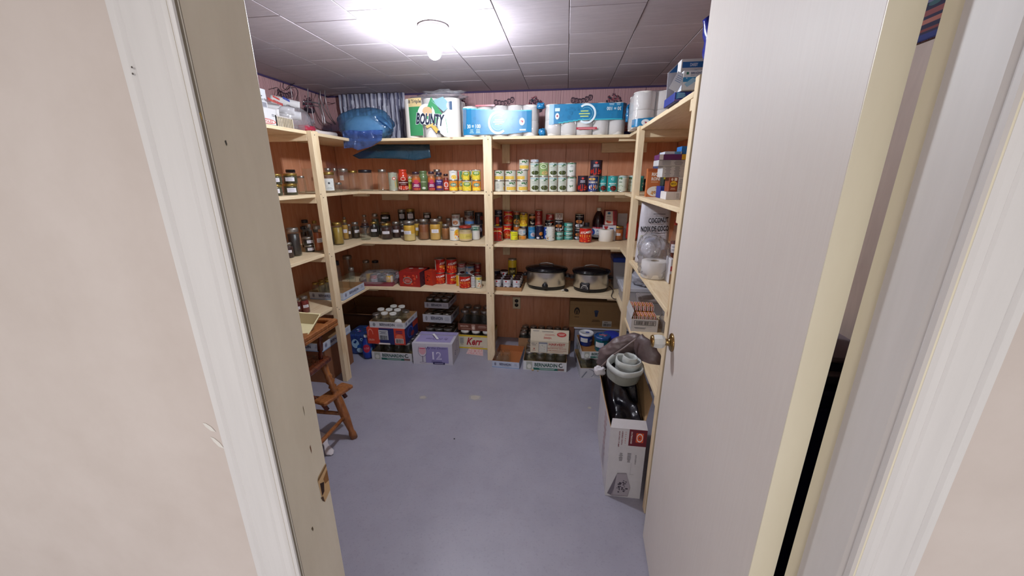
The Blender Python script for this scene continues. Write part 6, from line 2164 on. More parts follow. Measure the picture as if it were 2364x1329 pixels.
# ---- paper towel pack
Y = 2.77
xa, xb = hit_y('a', 1530, 450, Y).x, hit_y('a', 2095, 450, Y).x
zt = hit_y('a', 1800, 268, Y + .04).z - S1
a, b = (xb - xa) / 2, .135
o = empty('paper_towel_pack', ((xa + xb) / 2, Y + b, S1 + .0005), 0, label='green and white paper towel pack with big dark lettering on the top shelf', category='paper towel pack')
_, body, kids, r0, h0 = proto('roll')
for i in range(3):
    for j in range(2):
        rr = min(a / 3, b / 2) * .95
        q = link('towel_roll', body, o, (-a + a / 3 * (2 * i + 1), -b / 2 + b * j, .002))
        q.scale = (rr / r0, rr / r0, zt * .93 / h0)
        link('cardboard_core', kids[0][1], q)
mb = MB()
pack_shell(mb, a, b, zt, 3.4, seed=3, amp=.014, round_top=.26)
part('clear_film', mb, 'clear_film', o)
mb = MB()
it = [('r', -.56, .40, .62, .70, '#3f8f5c'), ('r', -.56, .84, .62, .20, '#d8c08c'), ('t', '18 Triple', -.52, .85, .11, '#2c3a4c', .52), ('e', -.1, .55, .62, .5, '#e0e4e0'), ('e', .62, .3, .7, .6, '#dcdfe0'), ('p', [(-.2, .5), (.1, .95), (.45, .55), (.6, .3), (.1, .35)], '#4a9a68'), ('e', -.06, .62, .34, .22, '#d8b48c'), ('p', [(.1, .86), (.5, .6), (.75, .75), (.5, .95)], '#8fb8c0'),
      ('t', 'BOUNTY', .02, .43, .30, '#d4d8dc', 1.02, -5, .08, .18), ('t', 'BOUNTY', .02, .43, .28, '#2a3044', .99, -5, .04, .18), ('p', [(.0, .30), (.12, .34), (.32, .16), (.22, .10)], '#dcb45c'), ('p', [(-.15, .28), (.1, .33), (.06, .27), (-.1, .22)], '#e0c078'), ('e', .30, .14, .10, .05, '#2c3a4c'), ('p', [(.55, .45), (.95, .6), (.85, .2), (.6, .1)], '#4a9a68'), ('e', .75, .75, .3, .2, '#3c5a7c')]
put_wrap(mb, it, a, b, zt, 3.4, None, lift=.012)
part('printed_wrapper', mb, 'gloss_print', o)
mb = MB()
v, f = blob(.15, .06, .03, n=36, m=20, seed=8, amp=.5, fine=.25, ffreq=6, ridge=.12, e=.9)
mb.add(v, f, '#cfe2e6', 0, True, Matrix.Translation((.06, -.02, zt - .012)))
part('gathered_film', mb, 'clear_film', o)

# ---- pleated striped sheet standing at the back wall
xa, xb = hit_y('a', 930, 450, 3.12).x, hit_y('a', 1570, 450, 3.12).x
mb = MB()
n = 120
vs, fs, cs = [], [], []
for k in range(9):
    z = S1 + .001 + (ZC - S1 - .006) * k / 8
    for i in range(n + 1):
        s = i / n
        w = .010 * math.sin(s * 70 + 1.3 * noise.noise(Vector((s * 7, k * .5, 0))) * 3)
        x = xa + (xb - xa) * s + .006 * noise.noise(Vector((s * 20, k * .6, 3)))
        vs.append((x, 3.12 + w, z))
for k in range(8):
    for i in range(n):
        q = k * (n + 1) + i
        fs.append([q, q + 1, q + n + 2, q + n + 1])
        cs.append(('#9a98a8', '#aaa8b6', '#6c6a80', '#3e3e56')[int((i * .55 + 1.2 * noise.noise(Vector((i * .2, k * .4, 1))))) % 4])
mb.add(vs, fs, cs, 0, True)
o = thing1('pleated_sheet', mb, 'satin_bag', 'grey and slate striped pleated sheet standing behind the blue bag', 'sheet')
so = o.modifiers.new('solid', 'SOLIDIFY')
so.thickness = .0015

# ---- blue bag drooping over the edge
o = empty('blue_bag', (-1.49, 2.86, S1 + .001), label='puffy blue plastic bag drooping over the edge of the top shelf', category='bag')
xa, xb = hit_y('a', 900, 520, 2.84).x, hit_y('a', 1440, 520, 2.84).x
cx, rx = (xa + xb) / 2, (xb - xa) / 2
zt = hit_y('a', 1160, 400, 2.86).z - S1
mb = MB()
v, f = blob(rx * .98, .13, zt / 1.9, n=56, m=34, seed=2, amp=.14, fine=.05, ridge=.02, e=.85, freq=1.6)
mb.add(v, f, '#ffffff', 0, True, Matrix.Translation((cx + 1.49 - .0, .0, .0)))
part('bag_body', mb, 'blue_bag_film', o)
mb = MB()
v, f = blob(rx * .76, .095, zt / 2.5, n=40, m=24, seed=5, amp=.12, fine=.04, e=.85, freq=1.6)
mb.add(v, f, '#d4dce4', 0, True, Matrix.Translation((cx + 1.49, .0, .006)))
part('soft_filling', mb, 'fabric', o)
mb = MB()
tc_ = [(945, 610), (1030, 600), (1130, 610), (1240, 600), (1345, 600)]
bc_ = [(962, 782), (1040, 775), (1100, 800), (1230, 765), (1335, 700)]
vs, fs = [], []
for j_ in range(13):
    for i_ in range(33):
        s_ = i_ / 32 * 4
        k_ = min(3, int(s_))
        t_ = s_ - k_
        q_ = j_ / 12
        tu, tv = tc_[k_][0] + (tc_[k_ + 1][0] - tc_[k_][0]) * t_, tc_[k_][1] + (tc_[k_ + 1][1] - tc_[k_][1]) * t_
        bu, bv = bc_[k_][0] + (bc_[k_ + 1][0] - bc_[k_][0]) * t_, bc_[k_][1] + (bc_[k_ + 1][1] - bc_[k_][1]) * t_
        y_ = 2.715 + .014 * noise.noise(Vector((i_ * .33, j_ * .35, 4))) + .012 * q_
        p_ = hit_y('a', tu + (bu - tu) * q_, tv + (bv - tv) * q_, y_)
        vs.append(tuple(p_ - Vector(o.location)))
for j_ in range(12):
    for i_ in range(32):
        q_ = j_ * 33 + i_
        fs.append([q_, q_ + 1, q_ + 34, q_ + 33])
mb.add(vs, fs, '#ffffff', 0, True)
part('drooping_fold', mb, 'blue_film', o)
mb = MB()
pts = [hit_y('a', u, v, y) for u, v, y in ((1280, 450, 2.80), (1370, 520, 2.77), (1435, 590, 2.77))]
limp(mb, [p - Vector(o.location) for p in pts], [.04, .035, .02], flat=.35, seed=6, amp=.3)
part('bag_corner', mb, 'blue_bag_film', o)

# ---- dark plastic sheet hanging under the top shelf
mb = MB()
Yh = 2.93
top = [(1290, 742), (1400, 742), (1500, 742), (1600, 742), (1700, 742), (1808, 742)]
bot = [(1040, 852), (1110, 885), (1260, 880), (1480, 884), (1670, 900), (1822, 872)]
vs, fs = [], []
nn = 8
cols = 30
for j in range(nn + 1):
    for i in range(cols + 1):
        s = i / cols * 5
        k = min(4, int(s))
        t = s - k
        tu, tv = top[k][0] + (top[k + 1][0] - top[k][0]) * t, top[k][1]
        bu, bv = bot[k][0] + (bot[k + 1][0] - bot[k][0]) * t, bot[k][1] + (bot[k + 1][1] - bot[k][1]) * t
        q = j / nn
        p = hit_y('a', tu + (bu - tu) * q, tv + (bv - tv) * q, Yh)
        zz = min(p.z, S1 - TH - .001)
        vs.append((p.x, Yh + .012 * noise.noise(Vector((p.x * 9, zz * 12, 2))) * (q + .2), zz))
for j in range(nn):
    for i in range(cols):
        q = j * (cols + 1) + i
        fs.append([q, q + 1, q + cols + 2, q + cols + 1])
mb.add(vs, fs, '#ffffff', 0, True)
o = thing1('plastic_sheet', mb, 'dark_sheet', 'dark blue plastic sheet hanging from under the top shelf', 'sheet')
so = o.modifiers.new('solid', 'SOLIDIFY')
so.thickness = .001

# ---- left end of the top shelf: cartons, bag of foam cups, basket, racks, paper tube
q = hit_x('q', 492, 968, -1.60)
lc = carton('jar_carton', Vector((-1.86, q.y - .40, S1 + .0005)), .26, .40, .085, 0, 'white jar carton with a red oval mark on the top left shelf', 'box', '#d4d2d2',
            right=[('r', .12, .68, .55, .50, '#33201c'), ('e', .55, .22, .80, .26, '#c23c28'), ('e', .55, .22, .72, .18, '#e6dcd8'), ('t', 'BRANDLESS', .55, .22, .11, '#b03424', .62), ('lines', .86, .70, .12, .16, 2, '#3c3c48'), ('lines', .5, .05, .8, .04, 1, '#3c3c48')])
bpy.data.objects.remove(lc.children[0])
mb = MB()
mb.box(0, .26, 0, .40, 0, .085, '#d4d2d2', cham=.0012)
put_plane(mb, [('r', .30, .66, .42, .56, '#33201c'), ('r', .14, .68, .08, .5, '#8a98ac'), ('e', .62, .22, .66, .30, '#c23c28'), ('e', .62, .22, .60, .22, '#e6dcd8'), ('t', 'ANGLES', .62, .22, .15, '#b03424', .42), ('lines', .88, .62, .12, .16, 2, '#3c3c48'), ('lines', .6, .04, .7, .04, 1, '#3c3c48')], .40, .085, Matrix.Translation((.26, .20, 0)) @ Matrix.Rotation(PI / 2, 4, 'Z'))
part('box_body', mb, 'printed_card', lc)
q2 = hit_x('q', 352, 700, -1.63)
mb_h = hit_x('q', 300, 462, -1.63).z - S1 - .0855
carton('jar_carton', Vector((-1.83, q2.y - .30, S1 + .0865)), .20, .30, max(.06, mb_h), 0, 'white carton with a black triangle mark on top of the oval-marked one', 'box', '#cfd0d4',
       right=[('ring', .70, .70, .26, .26, .4, '#20222c', 60, 330), ('lines', .70, .45, .3, .1, 2, '#4a4c58'), ('r', .7, .2, .5, .24, '#8c8c94'), ('r', 0, .03, 2, .06, '#3c3c48')])
# foam cup stacks in a bag
ends = [(510, 800, -1.63), (725, 782, -1.65), (820, 838, -1.63), (800, 690, -1.70)]
cb_ = empty('cup_bag', (-1.70, 2.02, S1 + .001), label='clear bag of stacked white foam cups beside the white cartons', category='bag')
for k, (u, v, X) in enumerate(ends):
    e = hit_x('q', u, v, X)
    e.z = max(e.z, S1 + .037)
    dirv = Vector((-.15, -.11, .012 + .012 * (k % 2)))
    st = empty('cup_stack')
    st.parent = cb_
    mb = MB()
    zax = dirv.normalized()
    M = Matrix.Translation(e - Vector(cb_.location)) @ zax.to_track_quat('Z', 'Y').to_matrix().to_4x4()
    pr = []
    L = .16
    for c_ in range(12):
        z_ = c_ * L / 12
        pr += [(.0235 + .0006 * c_, z_), (.0245 + .0006 * c_, z_ + L / 12 * .8)]
    mb.lathe([(0, 0)] + pr + [(0, L)], 24, '#dcd9d8', M=M)
    part('foam_cups', mb, 'soft_roll', st)
c_ = hit_x('q', 640, 740, -1.70)
mb = MB()
v, f = blob(.09, .135, .075, n=44, m=26, seed=9, amp=.2, fine=.09, ridge=.04, e=.8)
mb.add(v, f, '#ffffff', 0, True, Matrix.Translation((c_.x + 1.70 - .005, c_.y - 2.02 + .02, 0)))
part('clear_film', mb, 'clear_film', cb_)
mb = MB()
for (u, v, w, h, c) in ((610, 590, .055, .013, '#2a3c8c'), (470, 570, .05, .010, '#b03028'), (500, 640, .07, .014, '#a02c2c'), (400, 600, .05, .012, '#b84030')):
    p = hit_x('q', u, v, -1.605)
    for j_ in range(6):
        mb.box(p.x - .001, p.x, p.y + (j_ - 3) * w / 6, p.y + (j_ - 3) * w / 6 + w / 8, p.z - h / 2 - .003 * j_ * .5, p.z + h / 2 - .003 * j_ * .5, c)
mb.v = [(x + 1.70, y - 2.02, z - S1 - .001) for x, y, z in mb.v]
part('printed_marks', mb, 'gloss_print', cb_)
# ribbed clear basket in front
q = hit_x('q', 500, 985, -1.59)
q1 = hit_x('q', 745, 1012, -1.59)
bk = empty('plastic_basket', (-1.60, q.y, S1 + .0005), label='clear ribbed plastic basket under the bag of foam cups', category='basket')
Lb = q1.y - q.y
mb = MB()
mb.box(-.07, 0, 0, Lb, 0, .003, '#b0a8a4')
mb.box(-.003, 0, 0, Lb, .052, .058, '#c4bcb8')
mb.box(-.07, -.067, 0, Lb, .0, .058, '#c4bcb8')
mb.box(-.07, 0, 0, .003, 0, .058, '#c4bcb8')
mb.box(-.07, 0, Lb - .003, Lb, 0, .058, '#c4bcb8')
part('basket_shell', mb, 'plastic', bk)
for k in range(11):
    mb = MB()
    y = Lb * (k + .5) / 11
    mb.box(-.003, 0, y - .004, y + .002, .003, .052, '#c8b89c')
    part('rib', mb, 'plastic', bk)
# the bag sits on the basket's back; wire racks and antenna rods
wr = empty('wire_rack', (-1.85, 2.45, S1 + .001), label='tangle of chrome wire racks and rods in the left corner of the top shelf', category='rack')


def wire(name, pts, X, r, col='#b4aeb0', mat='metal', parent=wr):
    P = [hit_x('q', u, v, X + (p[0] if p else 0)) if False else hit_x('q', u, v, X) for u, v, *p in pts]
    P = [Vector((p.x, p.y, max(p.z, S1 + .006))) for p in P]
    sm = [P[0]]
    for i in range(len(P) - 1):
        for t in range(1, 6):
            sm.append(P[i].lerp(P[i + 1], t / 5))
    for _ in range(3):
        sm = [sm[0]] + [(sm[i - 1] + sm[i] * 2 + sm[i + 1]) / 4 for i in range(1, len(sm) - 1)] + [sm[-1]]
    mb = MB()
    mb.tube([p - Vector(parent.location) for p in sm], r, 6, col)
    part(name, mb, mat, parent)


wire('wire_frame', [(840, 632), (960, 636), (1075, 658), (1110, 740), (1140, 860), (1150, 950)], -1.78, .0045)
wire('wire_frame', [(880, 690), (1060, 690), (1100, 780), (1125, 950)], -1.80, .0032)
wire('rod', [(905, 430), (915, 560), (900, 900)], -1.84, .0032)
wire('rod', [(1080, 470), (1085, 600), (1180, 820), (1290, 950)], -1.84, .0035)
wire('rod', [(1145, 450), (1155, 620), (1220, 830), (1300, 948)], -1.88, .0030)
wire('rod', [(665, 420), (690, 560), (700, 800)], -1.86, .0028)
wire('rod', [(1338, 570), (1350, 660)], -1.93, .0050, '#d8d4cc')
wire('rod', [(960, 690), (980, 830), (1010, 960)], -1.84, .0026)
wire('rod', [(1060, 560), (1070, 700), (1130, 900), (1240, 950)], -1.90, .0030)
wire('cable', [(570, 370), (560, 440), (620, 480), (650, 430), (720, 370), (800, 370), (860, 420)], -1.96, .0022, '#1c1822', 'plastic')
wire('cable', [(660, 440), (740, 430), (780, 500), (740, 620), (760, 760)], -1.95, .0020, '#1c1822', 'plastic')
wire('cable', [(1060, 560), (1090, 450), (1140, 440), (1160, 520), (1130, 700)], -1.92, .0024, '#1c1822', 'plastic')
wire('cable', [(1160, 560), (1260, 545), (1340, 570), (1330, 640), (1250, 660), (1180, 640)], -1.94, .0020, '#241e28', 'plastic')
wire('cable', [(1010, 980), (1080, 1030), (1200, 1050), (1370, 1100)], -1.66, .0024, '#1c1822', 'plastic')
wire('cable', [(420, 450), (480, 430), (520, 470), (470, 560)], -1.95, .0020, '#1c1822', 'plastic')
a_, b_ = hit_x('q', 995, 985, -1.68), hit_x('q', 1282, 990, -1.66)
a_.z = b_.z = S1 + .019
mb = MB()
mb.tube([a_, a_.lerp(b_, .5), b_], .0175, 20, '#d4c8c4')
thing1('paper_tube', mb, 'paper', 'white paper tube lying at the corner of the top left shelf', 'tube')
mb = MB()
c_ = hit_x('q', 900, 985, -1.64)
v, f = blob(.035, .05, .022, n=30, m=18, seed=12, amp=.3, fine=.15, ridge=.05)
mb.add(v, f, '#a83044', 0, True, Matrix.Translation((c_.x - .005, c_.y, S1 + .001)))
thing1('red_wrapper', mb, 'gloss_print', 'crumpled red and clear wrapper beside the paper tube', 'wrapper')

# ---- right end of the top shelf
Yr = 1.62
def rbox(name, z, u0, u1, v0, v1, Y, D, label, col, zs=None, **k):
    x0, x1, zb, zt = front_rect(z, u0, u1, v0, v1, Y)
    if zs is not None:
        zb = zs
    return carton(name, Vector((x0, Y, zb)), x1 - x0, D, zt - zb, 0, label, 'box', col, **k), (x0, x1, zb, zt)


x0, x1, zb, zt = front_rect('w', 600, 900, 850, 930, 1.66)
zs_ = S1 + .0005
o, bx0 = rbox('wipes_box', 'w', 615, 905, 825, 925, 1.60, .16, 'royal blue striped box low at the end of the top right shelf', '#1c2c84', zs=zs_, front=[('p', [(-.9, .2), (-.3, .5), (-.4, .9), (-.9, .95)], '#3c8ac0'), ('lines', -.6, .6, .5, .6, 6, '#9cc4e0'), ('r', 0, .1, 2, .06, '#c08ab0')])
zt0 = bx0[3]
o, bx1 = rbox('mask_box', 'w', 690, 905, 632, 828, 1.575, .10, 'white face mask box with a green square logo on the blue box', '#dcdcda', zs=zt0 + .001,
            front=[('r', -.66, .85, .20, .13, '#1f6a54'), ('t', 'BRIGHT', .12, .85, .12, '#2c3c64', 1.0), ('t', 'SAFE CARE', .0, .73, .05, '#8a7a8c', .8), ('r', .0, .53, 2, .24, '#2c86b4'), ('t', 'MASK', .55, .53, .11, '#e4eef4', .8), ('p', [(-.85, .30), (-.2, .62), (.1, .55), (-.1, .35), (-.6, .14)], '#9cc4d8'), ('e', -.7, .6, .1, .05, '#e8f0f4'), ('lines', .5, .25, .5, .14, 3, '#5a5c70')],
            left=[('r', 0, .5, 1.6, .8, '#c8ccd4')])
o, bx2 = rbox('mask_box', 'w', 672, 905, 528, 700, 1.68, .05, 'tall open white and blue box standing behind the mask box', '#d4d2d0', zs=zt0 + .001,
            front=[('r', 0, .84, 1.8, .16, '#1f64a8'), ('t', 'DARBY', .0, .84, .09, '#dce4ec', .6), ('e', .2, .45, 1.9, .5, '#2476ac'), ('e', .5, .38, 1.4, .4, '#d8d8d6')])
pts = [hit_y('w', u, v, 1.74) for u, v in ((545, 985), (572, 640), (668, 548), (668, 985))]
mb = MB()
zf = S1 + .0008
sx = [(p.x, p.z) for p in pts]
sx[0] = (sx[0][0], zf)
sx[3] = (sx[3][0], zf)
vs = [(x, 1.765, z) for x, z in sx] + [(x, 1.769, z) for x, z in sx]
mb.add(vs, [[0, 3, 2, 1], [4, 5, 6, 7], [0, 1, 5, 4], [1, 2, 6, 5], [2, 3, 7, 6], [3, 0, 4, 7]], '#b8b8c0')
a_, b_ = Vector((sx[1][0] + .004, 1.7645, sx[1][1] - .002)), Vector((sx[2][0], 1.7645, sx[2][1] - .004))
mb.add([tuple(a_), tuple(b_), (sx[2][0], 1.7645, sx[1][1] - .0)], [[0, 2, 1]], '#1f64a8')
thing1('folded_carton', mb, 'printed_card', 'grey folded carton with a blue corner left of the mask boxes', 'carton')
mb = MB()
p = hit_y('w', 660, 725, 1.56)
mb.box(-.017, .017, -.0012, 0, -.03, .03, '#d8dce4')
for k in range(4):
    mb.box(-.012, .010, -.0016, -.0012, .018 - k * .006, .020 - k * .006, '#7c98c0')
o = thing1('small_card', mb, 'paper', 'small white leaflet leaning on the mask box', 'card')
o.location = (p.x, 1.585, p.z)
o.rotation_euler = (.05, .45, 0)
# tall blue-topped bag near the ceiling, partly behind the door
e = empty('tall_bag', (.52, 1.46, S1 + .001), label='tall pale bag with dark blue top reaching the ceiling by the door edge', category='bag')
P_ = [hit_y('w', u, v, 1.47) for u, v in ((880, 165), (905, 300), (890, 480), (870, 800))]
pts = [Vector((P_[3].x + .045, 1.47, S1 + .02)), Vector((P_[2].x + .045, 1.47, P_[2].z)), Vector((P_[1].x + .02, 1.47, P_[1].z)), Vector((P_[0].x + .006, 1.47, min(P_[0].z, ZC - .03)))]
mb = MB()
limp(mb, [p - Vector(e.location) for p in pts[:2]] , [.05, .045], flat=1.0, seed=2, amp=.2, up=Vector((0, 1, 0)))
part('bag_body', mb, 'cloudy_plastic', e)
mb = MB()
limp(mb, [p - Vector(e.location) for p in pts[1:]], [.047, .030, .012], flat=1.0, seed=4, amp=.3, col='#1f2a8c', up=Vector((0, 1, 0)))
part('bag_top', mb, 'gloss_print', e)

# ============================================================ SECOND SHELF, RIGHT RUN
z = S2
P = hit_z('t', 240, 658, z)
Yq = 2.16
x0, x1, zb, zt = front_rect('t', 238, 392, 395, 662, Yq)
carton('rice_box', Vector((x0, Yq, S2 + .0005)), x1 - x0, .05, zt - S2, -.05, 'orange rice box with a plate picture on the second right shelf', 'box', '#b8622c',
       front=[('t', 'RICE', .1, .80, .12, '#f0e8dc', 1.1, 0, .03), ('t', 'RONI', .1, .64, .12, '#f0e8dc', 1.1, 0, .03), ('lines', 0, .53, 1.0, .05, 1, '#e0b88c'), ('r', 0, .95, 2, .1, '#a04a1c'), ('e', .1, .20, 2.0, .36, '#e4dccc'), ('spots', .2, .2, 1.3, .24, 16, .06, ['#b87c3c', '#8a4a2c', '#d8a868', '#c88c4c'])])
Y2 = 1.98
def stackbox(u0, u1, v0, v1, Y, D, label, col, zs, **k):
    x0, x1, zb, zt = front_rect('t', u0, u1, v0, v1, Y)
    zt = max(zt, zs + .008)
    carton(k.pop('name', 'food_box'), Vector((x0, Y, zs)), min(x1, .80) - x0, D, zt - zs, k.pop('rz', 0), label, 'box', col, **k)
    return zt + .0006


z1 = stackbox(372, 470, 575, 680, 2.04, .09, 'royal blue box on the second right shelf next to the orange rice box', '#1f2c88', S2 + .0005, front=[('r', .3, .25, .9, .14, '#cfd4e4'), ('r', 0, .95, 2, .06, '#3c50a8')])
stackbox(405, 500, 478, 575, 2.05, .07, 'dark green box with a yellow stripe on the royal blue box', '#16302c', z1, front=[('r', 0, .84, 2, .2, '#d0c41c'), ('lines', -.1, .45, 1.2, .4, 3, '#2c5048')])
zw = stackbox(430, 580, 632, 722, 1.90, .11, 'small white box at the front of the second right shelf', '#d6d2d2', S2 + .0005, front=[('r', .16, .5, .012, 1, '#9a969a'), ('lines', .6, .5, .5, .7, 6, '#9a9a9c')])
zb_ = stackbox(462, 552, 484, 632, 1.905, .08, 'brown rice box with a yellow emblem on the small white box', '#8a3c1c', zw, front=[('e', -.35, .86, .5, .2, '#e0c8b8'), ('r', .45, .86, .6, .2, '#e4dcd0'), ('p', [(-.7, .62), (-.3, .74), (.3, .74), (.8, .62), (.8, .44), (.3, .36), (-.3, .36), (-.7, .46)], '#e0b820'), ('t', "BEN'S", .05, .55, .14, '#2c1c14', 1.1), ('lines', 0, .2, 1.2, .16, 2, '#e0b8a0')])
stackbox(554, 620, 484, 632, 1.905, .09, 'white box printed with small type right of the brown rice box', '#c8c6c6', zw, front=[('lines', 0, .5, 1.5, .8, 12, '#7c7a80')])
z2_ = stackbox(395, 625, 368, 478, 1.91, .10, 'white carton of close small print on the brown rice box', '#c4c2c2', zb_, front=[('lines', -.5, .5, .6, .9, 8, '#77767c'), ('lines', .3, .5, .6, .9, 8, '#77767c')])
z3_ = stackbox(356, 630, 306, 366, 1.90, .11, 'flat printed white carton in the middle of the right stack', '#c0bebe', z2_, front=[('lines', -.4, .5, .9, .8, 6, '#77767c'), ('lines', .5, .5, .7, .8, 6, '#77767c')])
z4_ = stackbox(366, 640, 248, 305, 1.89, .11, 'plum and yellow flat carton near the top of the right stack', '#5c1c58', z3_, front=[('r', -.85, .5, .3, 1, '#d8d0d0'), ('r', .82, .5, .3, 1, '#d8a820')])
z5_ = stackbox(420, 596, 220, 248, 1.90, .10, 'thin white and sky-blue carton on the plum carton', '#c4cad4', z4_, front=[('r', .5, .5, .7, 1, '#5a9cc4')])
stackbox(590, 650, 165, 246, 1.93, .08, 'small bright blue box topmost on the right stack', '#1f6cb4', z4_)
mb = MB()
p = hit_y('t', 395, 300, 2.12)
v, f = blob(.045, .05, .09, n=32, m=24, seed=15, amp=.3, fine=.15, ridge=.06)
mb.add(v, f, '#ffffff', 0, True, Matrix.Translation((p.x + .035, 2.24, S2 + .0008)) @ Matrix.Diagonal((1, 1, 1.25, 1)))
thing1('thin_blue_bag', mb, 'blue_film', 'thin blue plastic bag bunched behind the stacked cartons', 'bag')

# ============================================================ THIRD SHELF, RIGHT
x0, x1, zb, zt = front_rect('m', 1055, 1378, 285, 665, 3.05)
P0 = S3 + .0005
x0b, x1b, zbb, ztb = front_rect('m', 1030, 1250, 668, 745, 2.925)
hb = zb
carton('soup_carton', Vector((x0 - .005, 3.05, P0)), x1 - x0 + .005, .07, hb - P0 - .001, 0, 'red and white carton lying under the upright cream carton', 'box', '#cfccd4', front=[('p', [(-.9, .95), (-.2, .95), (-.5, .55)], '#b02c2c'), ('lines', .3, .8, .8, .2, 1, '#4a6a9c')])
carton('soup_carton', Vector((x0, 3.05, hb)), x1 - x0, .065, zt - hb, 0, 'upright cream and red carton beside the juice bottle', 'box', '#7c1c24',
       front=[('p', [(-.85, .05), (.45, .05), (.25, .95), (-.85, .95)], '#cdc4bc'), ('p', [(.45, .05), (.62, .05), (.5, .95), (.25, .95)], '#a82c34'), ('e', -.3, .82, .5, .16, '#2c5c84'), ('lines', -.3, .60, .7, .14, 3, '#5a4a4c'), ('lines', -.3, .44, .6, .06, 1, '#5a4a4c'), ('e', -.2, .22, .8, .16, '#c8502c'), ('e', -.5, .28, .4, .12, '#a83428')])
mb = MB()
x0, x1, zb, zt = front_rect('m', 1395, 1640, 360, 830, 3.11)
mb.box(0, x1 - x0, 0, .004, 0, zt - P0, '#b8b4b8', cham=.0008)
o = thing1('white_card', mb, 'paper', 'blank greyish card leaning at the back right corner of the third shelf', 'card')
o.location = (x0, 3.11, P0)
o.rotation_euler = (-.10, 0, 0)
# red pouch at the corner behind the upright
q = hit_z('m', 1760, 1075, S3)
mb = MB()
v, f = blob(.045, .028, .085, n=32, m=22, seed=18, amp=.12, fine=.06, ridge=.03, e=.7)
mb.add(v, f, '#b8382c', 0, True, Matrix.Translation((q.x, q.y + .04, P0)))
thing1('red_pouch', mb, 'gloss_print', 'glossy red food pouch standing behind the right upright', 'pouch')

# small printed box on the black tin
C_, r_, h_ = PLACED['q3']
carton('spice_box', Vector((C_.x - .030, C_.y - .02, C_.z + h_ + .001)), .058, .035, .048, -.08, 'small box of brown and white print on top of the black coconut tin', 'box', '#b8aca4', front=[('lines', -.4, .5, .5, .8, 5, '#6c3a30'), ('ring', .2, .5, .7, .8, .3, '#7c4438'), ('lines', .7, .5, .3, .8, 4, '#4c3430')])
# coconut bag
Yk = 2.23
x0, x1, zb, zt = front_rect('t', 132, 470, 745, 1120, Yk)
o = empty('coconut_bag', ((x0 + x1) / 2 + .02, Yk + .05, P0), -.05, label='white coconut flour bag with black lettering on the third right shelf', category='bag')
a = (x1 - x0) / 2
H = min(zt, S2 - TH - .006) - P0
mb = MB()
vs, fs = [], []
N, K = 40, 16
for k in range(K + 1):
    s = k / K
    dy = .045 * (1 - s) ** .55 + .004 + .006 * math.sin(s * 9)
    for i in range(N):
        t = 2 * PI * i / N
        c, q = math.cos(t), math.sin(t)
        x = math.copysign(abs(c) ** .6, c) * a * (1 - .10 * s)
        y = math.copysign(abs(q) ** .8, q) * dy
        d = .006 * noise.noise(Vector((x * 16, s * 7, t)))
        vs.append((x, y + d, s * H))
for k in range(K):
    for i in range(N):
        j = (i + 1) % N
        fs.append([k * N + i, k * N + j, (k + 1) * N + j, (k + 1) * N + i])
fs.append(list(range(N))[::-1])
fs.append([K * N + i for i in range(N)])
mb.add(vs, fs, '#c9c5cc', 0, True)
items = [('t', 'COCONUT', .18, .72, .085, '#1c1a22', 1.3, 4, .025), ('t', 'NOIX DE COCO', .0, .58, .088, '#1c1a22', 1.8, 3, .025), ('lines', .2, .82, .9, .02, 1, '#3c3a44'), ('lines', .1, .51, .8, .02, 1, '#3c3a44'), ('e', .62, .14, .5, .22, '#a8845c'), ('e', .30, .20, .34, .14, '#e4dcd8'), ('e', .30, .20, .38, .17, '#8a6850'), ('e', .30, .20, .32, .13, '#e4dcd8'), ('ring', -.8, .3, .3, .34, .1, '#a8a87c')]
for k, (pv, pf, c) in enumerate(art_polys(items, 2 * a / H, True)):
    out = []
    for x, y in pv:
        s = max(0.0, min(1, y))
        dy = .045 * (1 - s) ** .55 + .004 + .006 * math.sin(s * 9)
        out.append((x * a * (1 - .1 * s), -dy * (1 - min(.98, abs(x)) ** 3) ** .5 - .0065 - .0001 * k, s * H))
    mb.add(out, pf, c, 0, True)
part('bag_body', mb, 'satin_bag', o)
# jar with blue lid, red-labelled bottle, bag of toilet rolls
item('', J('wide', 'blue', '#8a6a54', ''), 't', 182, 322, 985, 1150, 2.10, 'clear jar with a dark blue lid in front of the coconut bag', S3, h=.17)
item('', J('bottle', 'red', '#7a3428', 'L'), 't', 440, 530, 912, 1110, 2.08, 'red-capped seasoning bottle right of the coconut bag', S3)
flush()
q = hit_z('g', 1722, 360, S3)
e = empty('roll_bag', (q.x, q.y + .06, P0), label='torn clear bag with big white paper rolls on the third right shelf', category='bag')
rr = depth(q) / FPX * (1850 - 1592) * .2407 / 2 * .95
_, body, kids, r0, h0 = proto('roll')
rh = max(.085, hit_y('g', 1722, 165, q.y + rr * 1.6).z - P0)
q1 = link('paper_roll', body, e, (0, rr - .06, .001))
q1.scale = (rr / r0, rr / r0, rh / h0)
link('cardboard_core', kids[0][1], q1)
mb = MB()
v, f = blob(rr * 1.12, rr * 1.35, .105, n=44, m=30, seed=21, amp=.12, fine=.09, ridge=.05, e=.75)
mb.add(v, f, '#ffffff', 0, True, Matrix.Translation((-.006, rr - .055, .0)))
part('clear_film', mb, 'clear_film', e)
mb = MB()
v, f = blob(rr * .86, rr * 1.0, .062, n=56, m=34, seed=23, amp=.12, fine=.05, ridge=.035, e=.9, ffreq=13)
mb.add(v, f, '#c9c5cc', 0, True, Matrix.Translation((-.018, rr + .02, rh + .002)))
part('crumpled_film', mb, 'clear_film', e)
mb = MB()
v, f = blob(rr * .55, rr * .6, .040, n=40, m=24, seed=27, amp=.1, fine=.04, e=.9)
mb.add(v, f, '#d8d4d8', 0, True, Matrix.Translation((-.02, rr + .03, rh + .002)))
part('paper_roll_behind', mb, 'soft_roll', e)
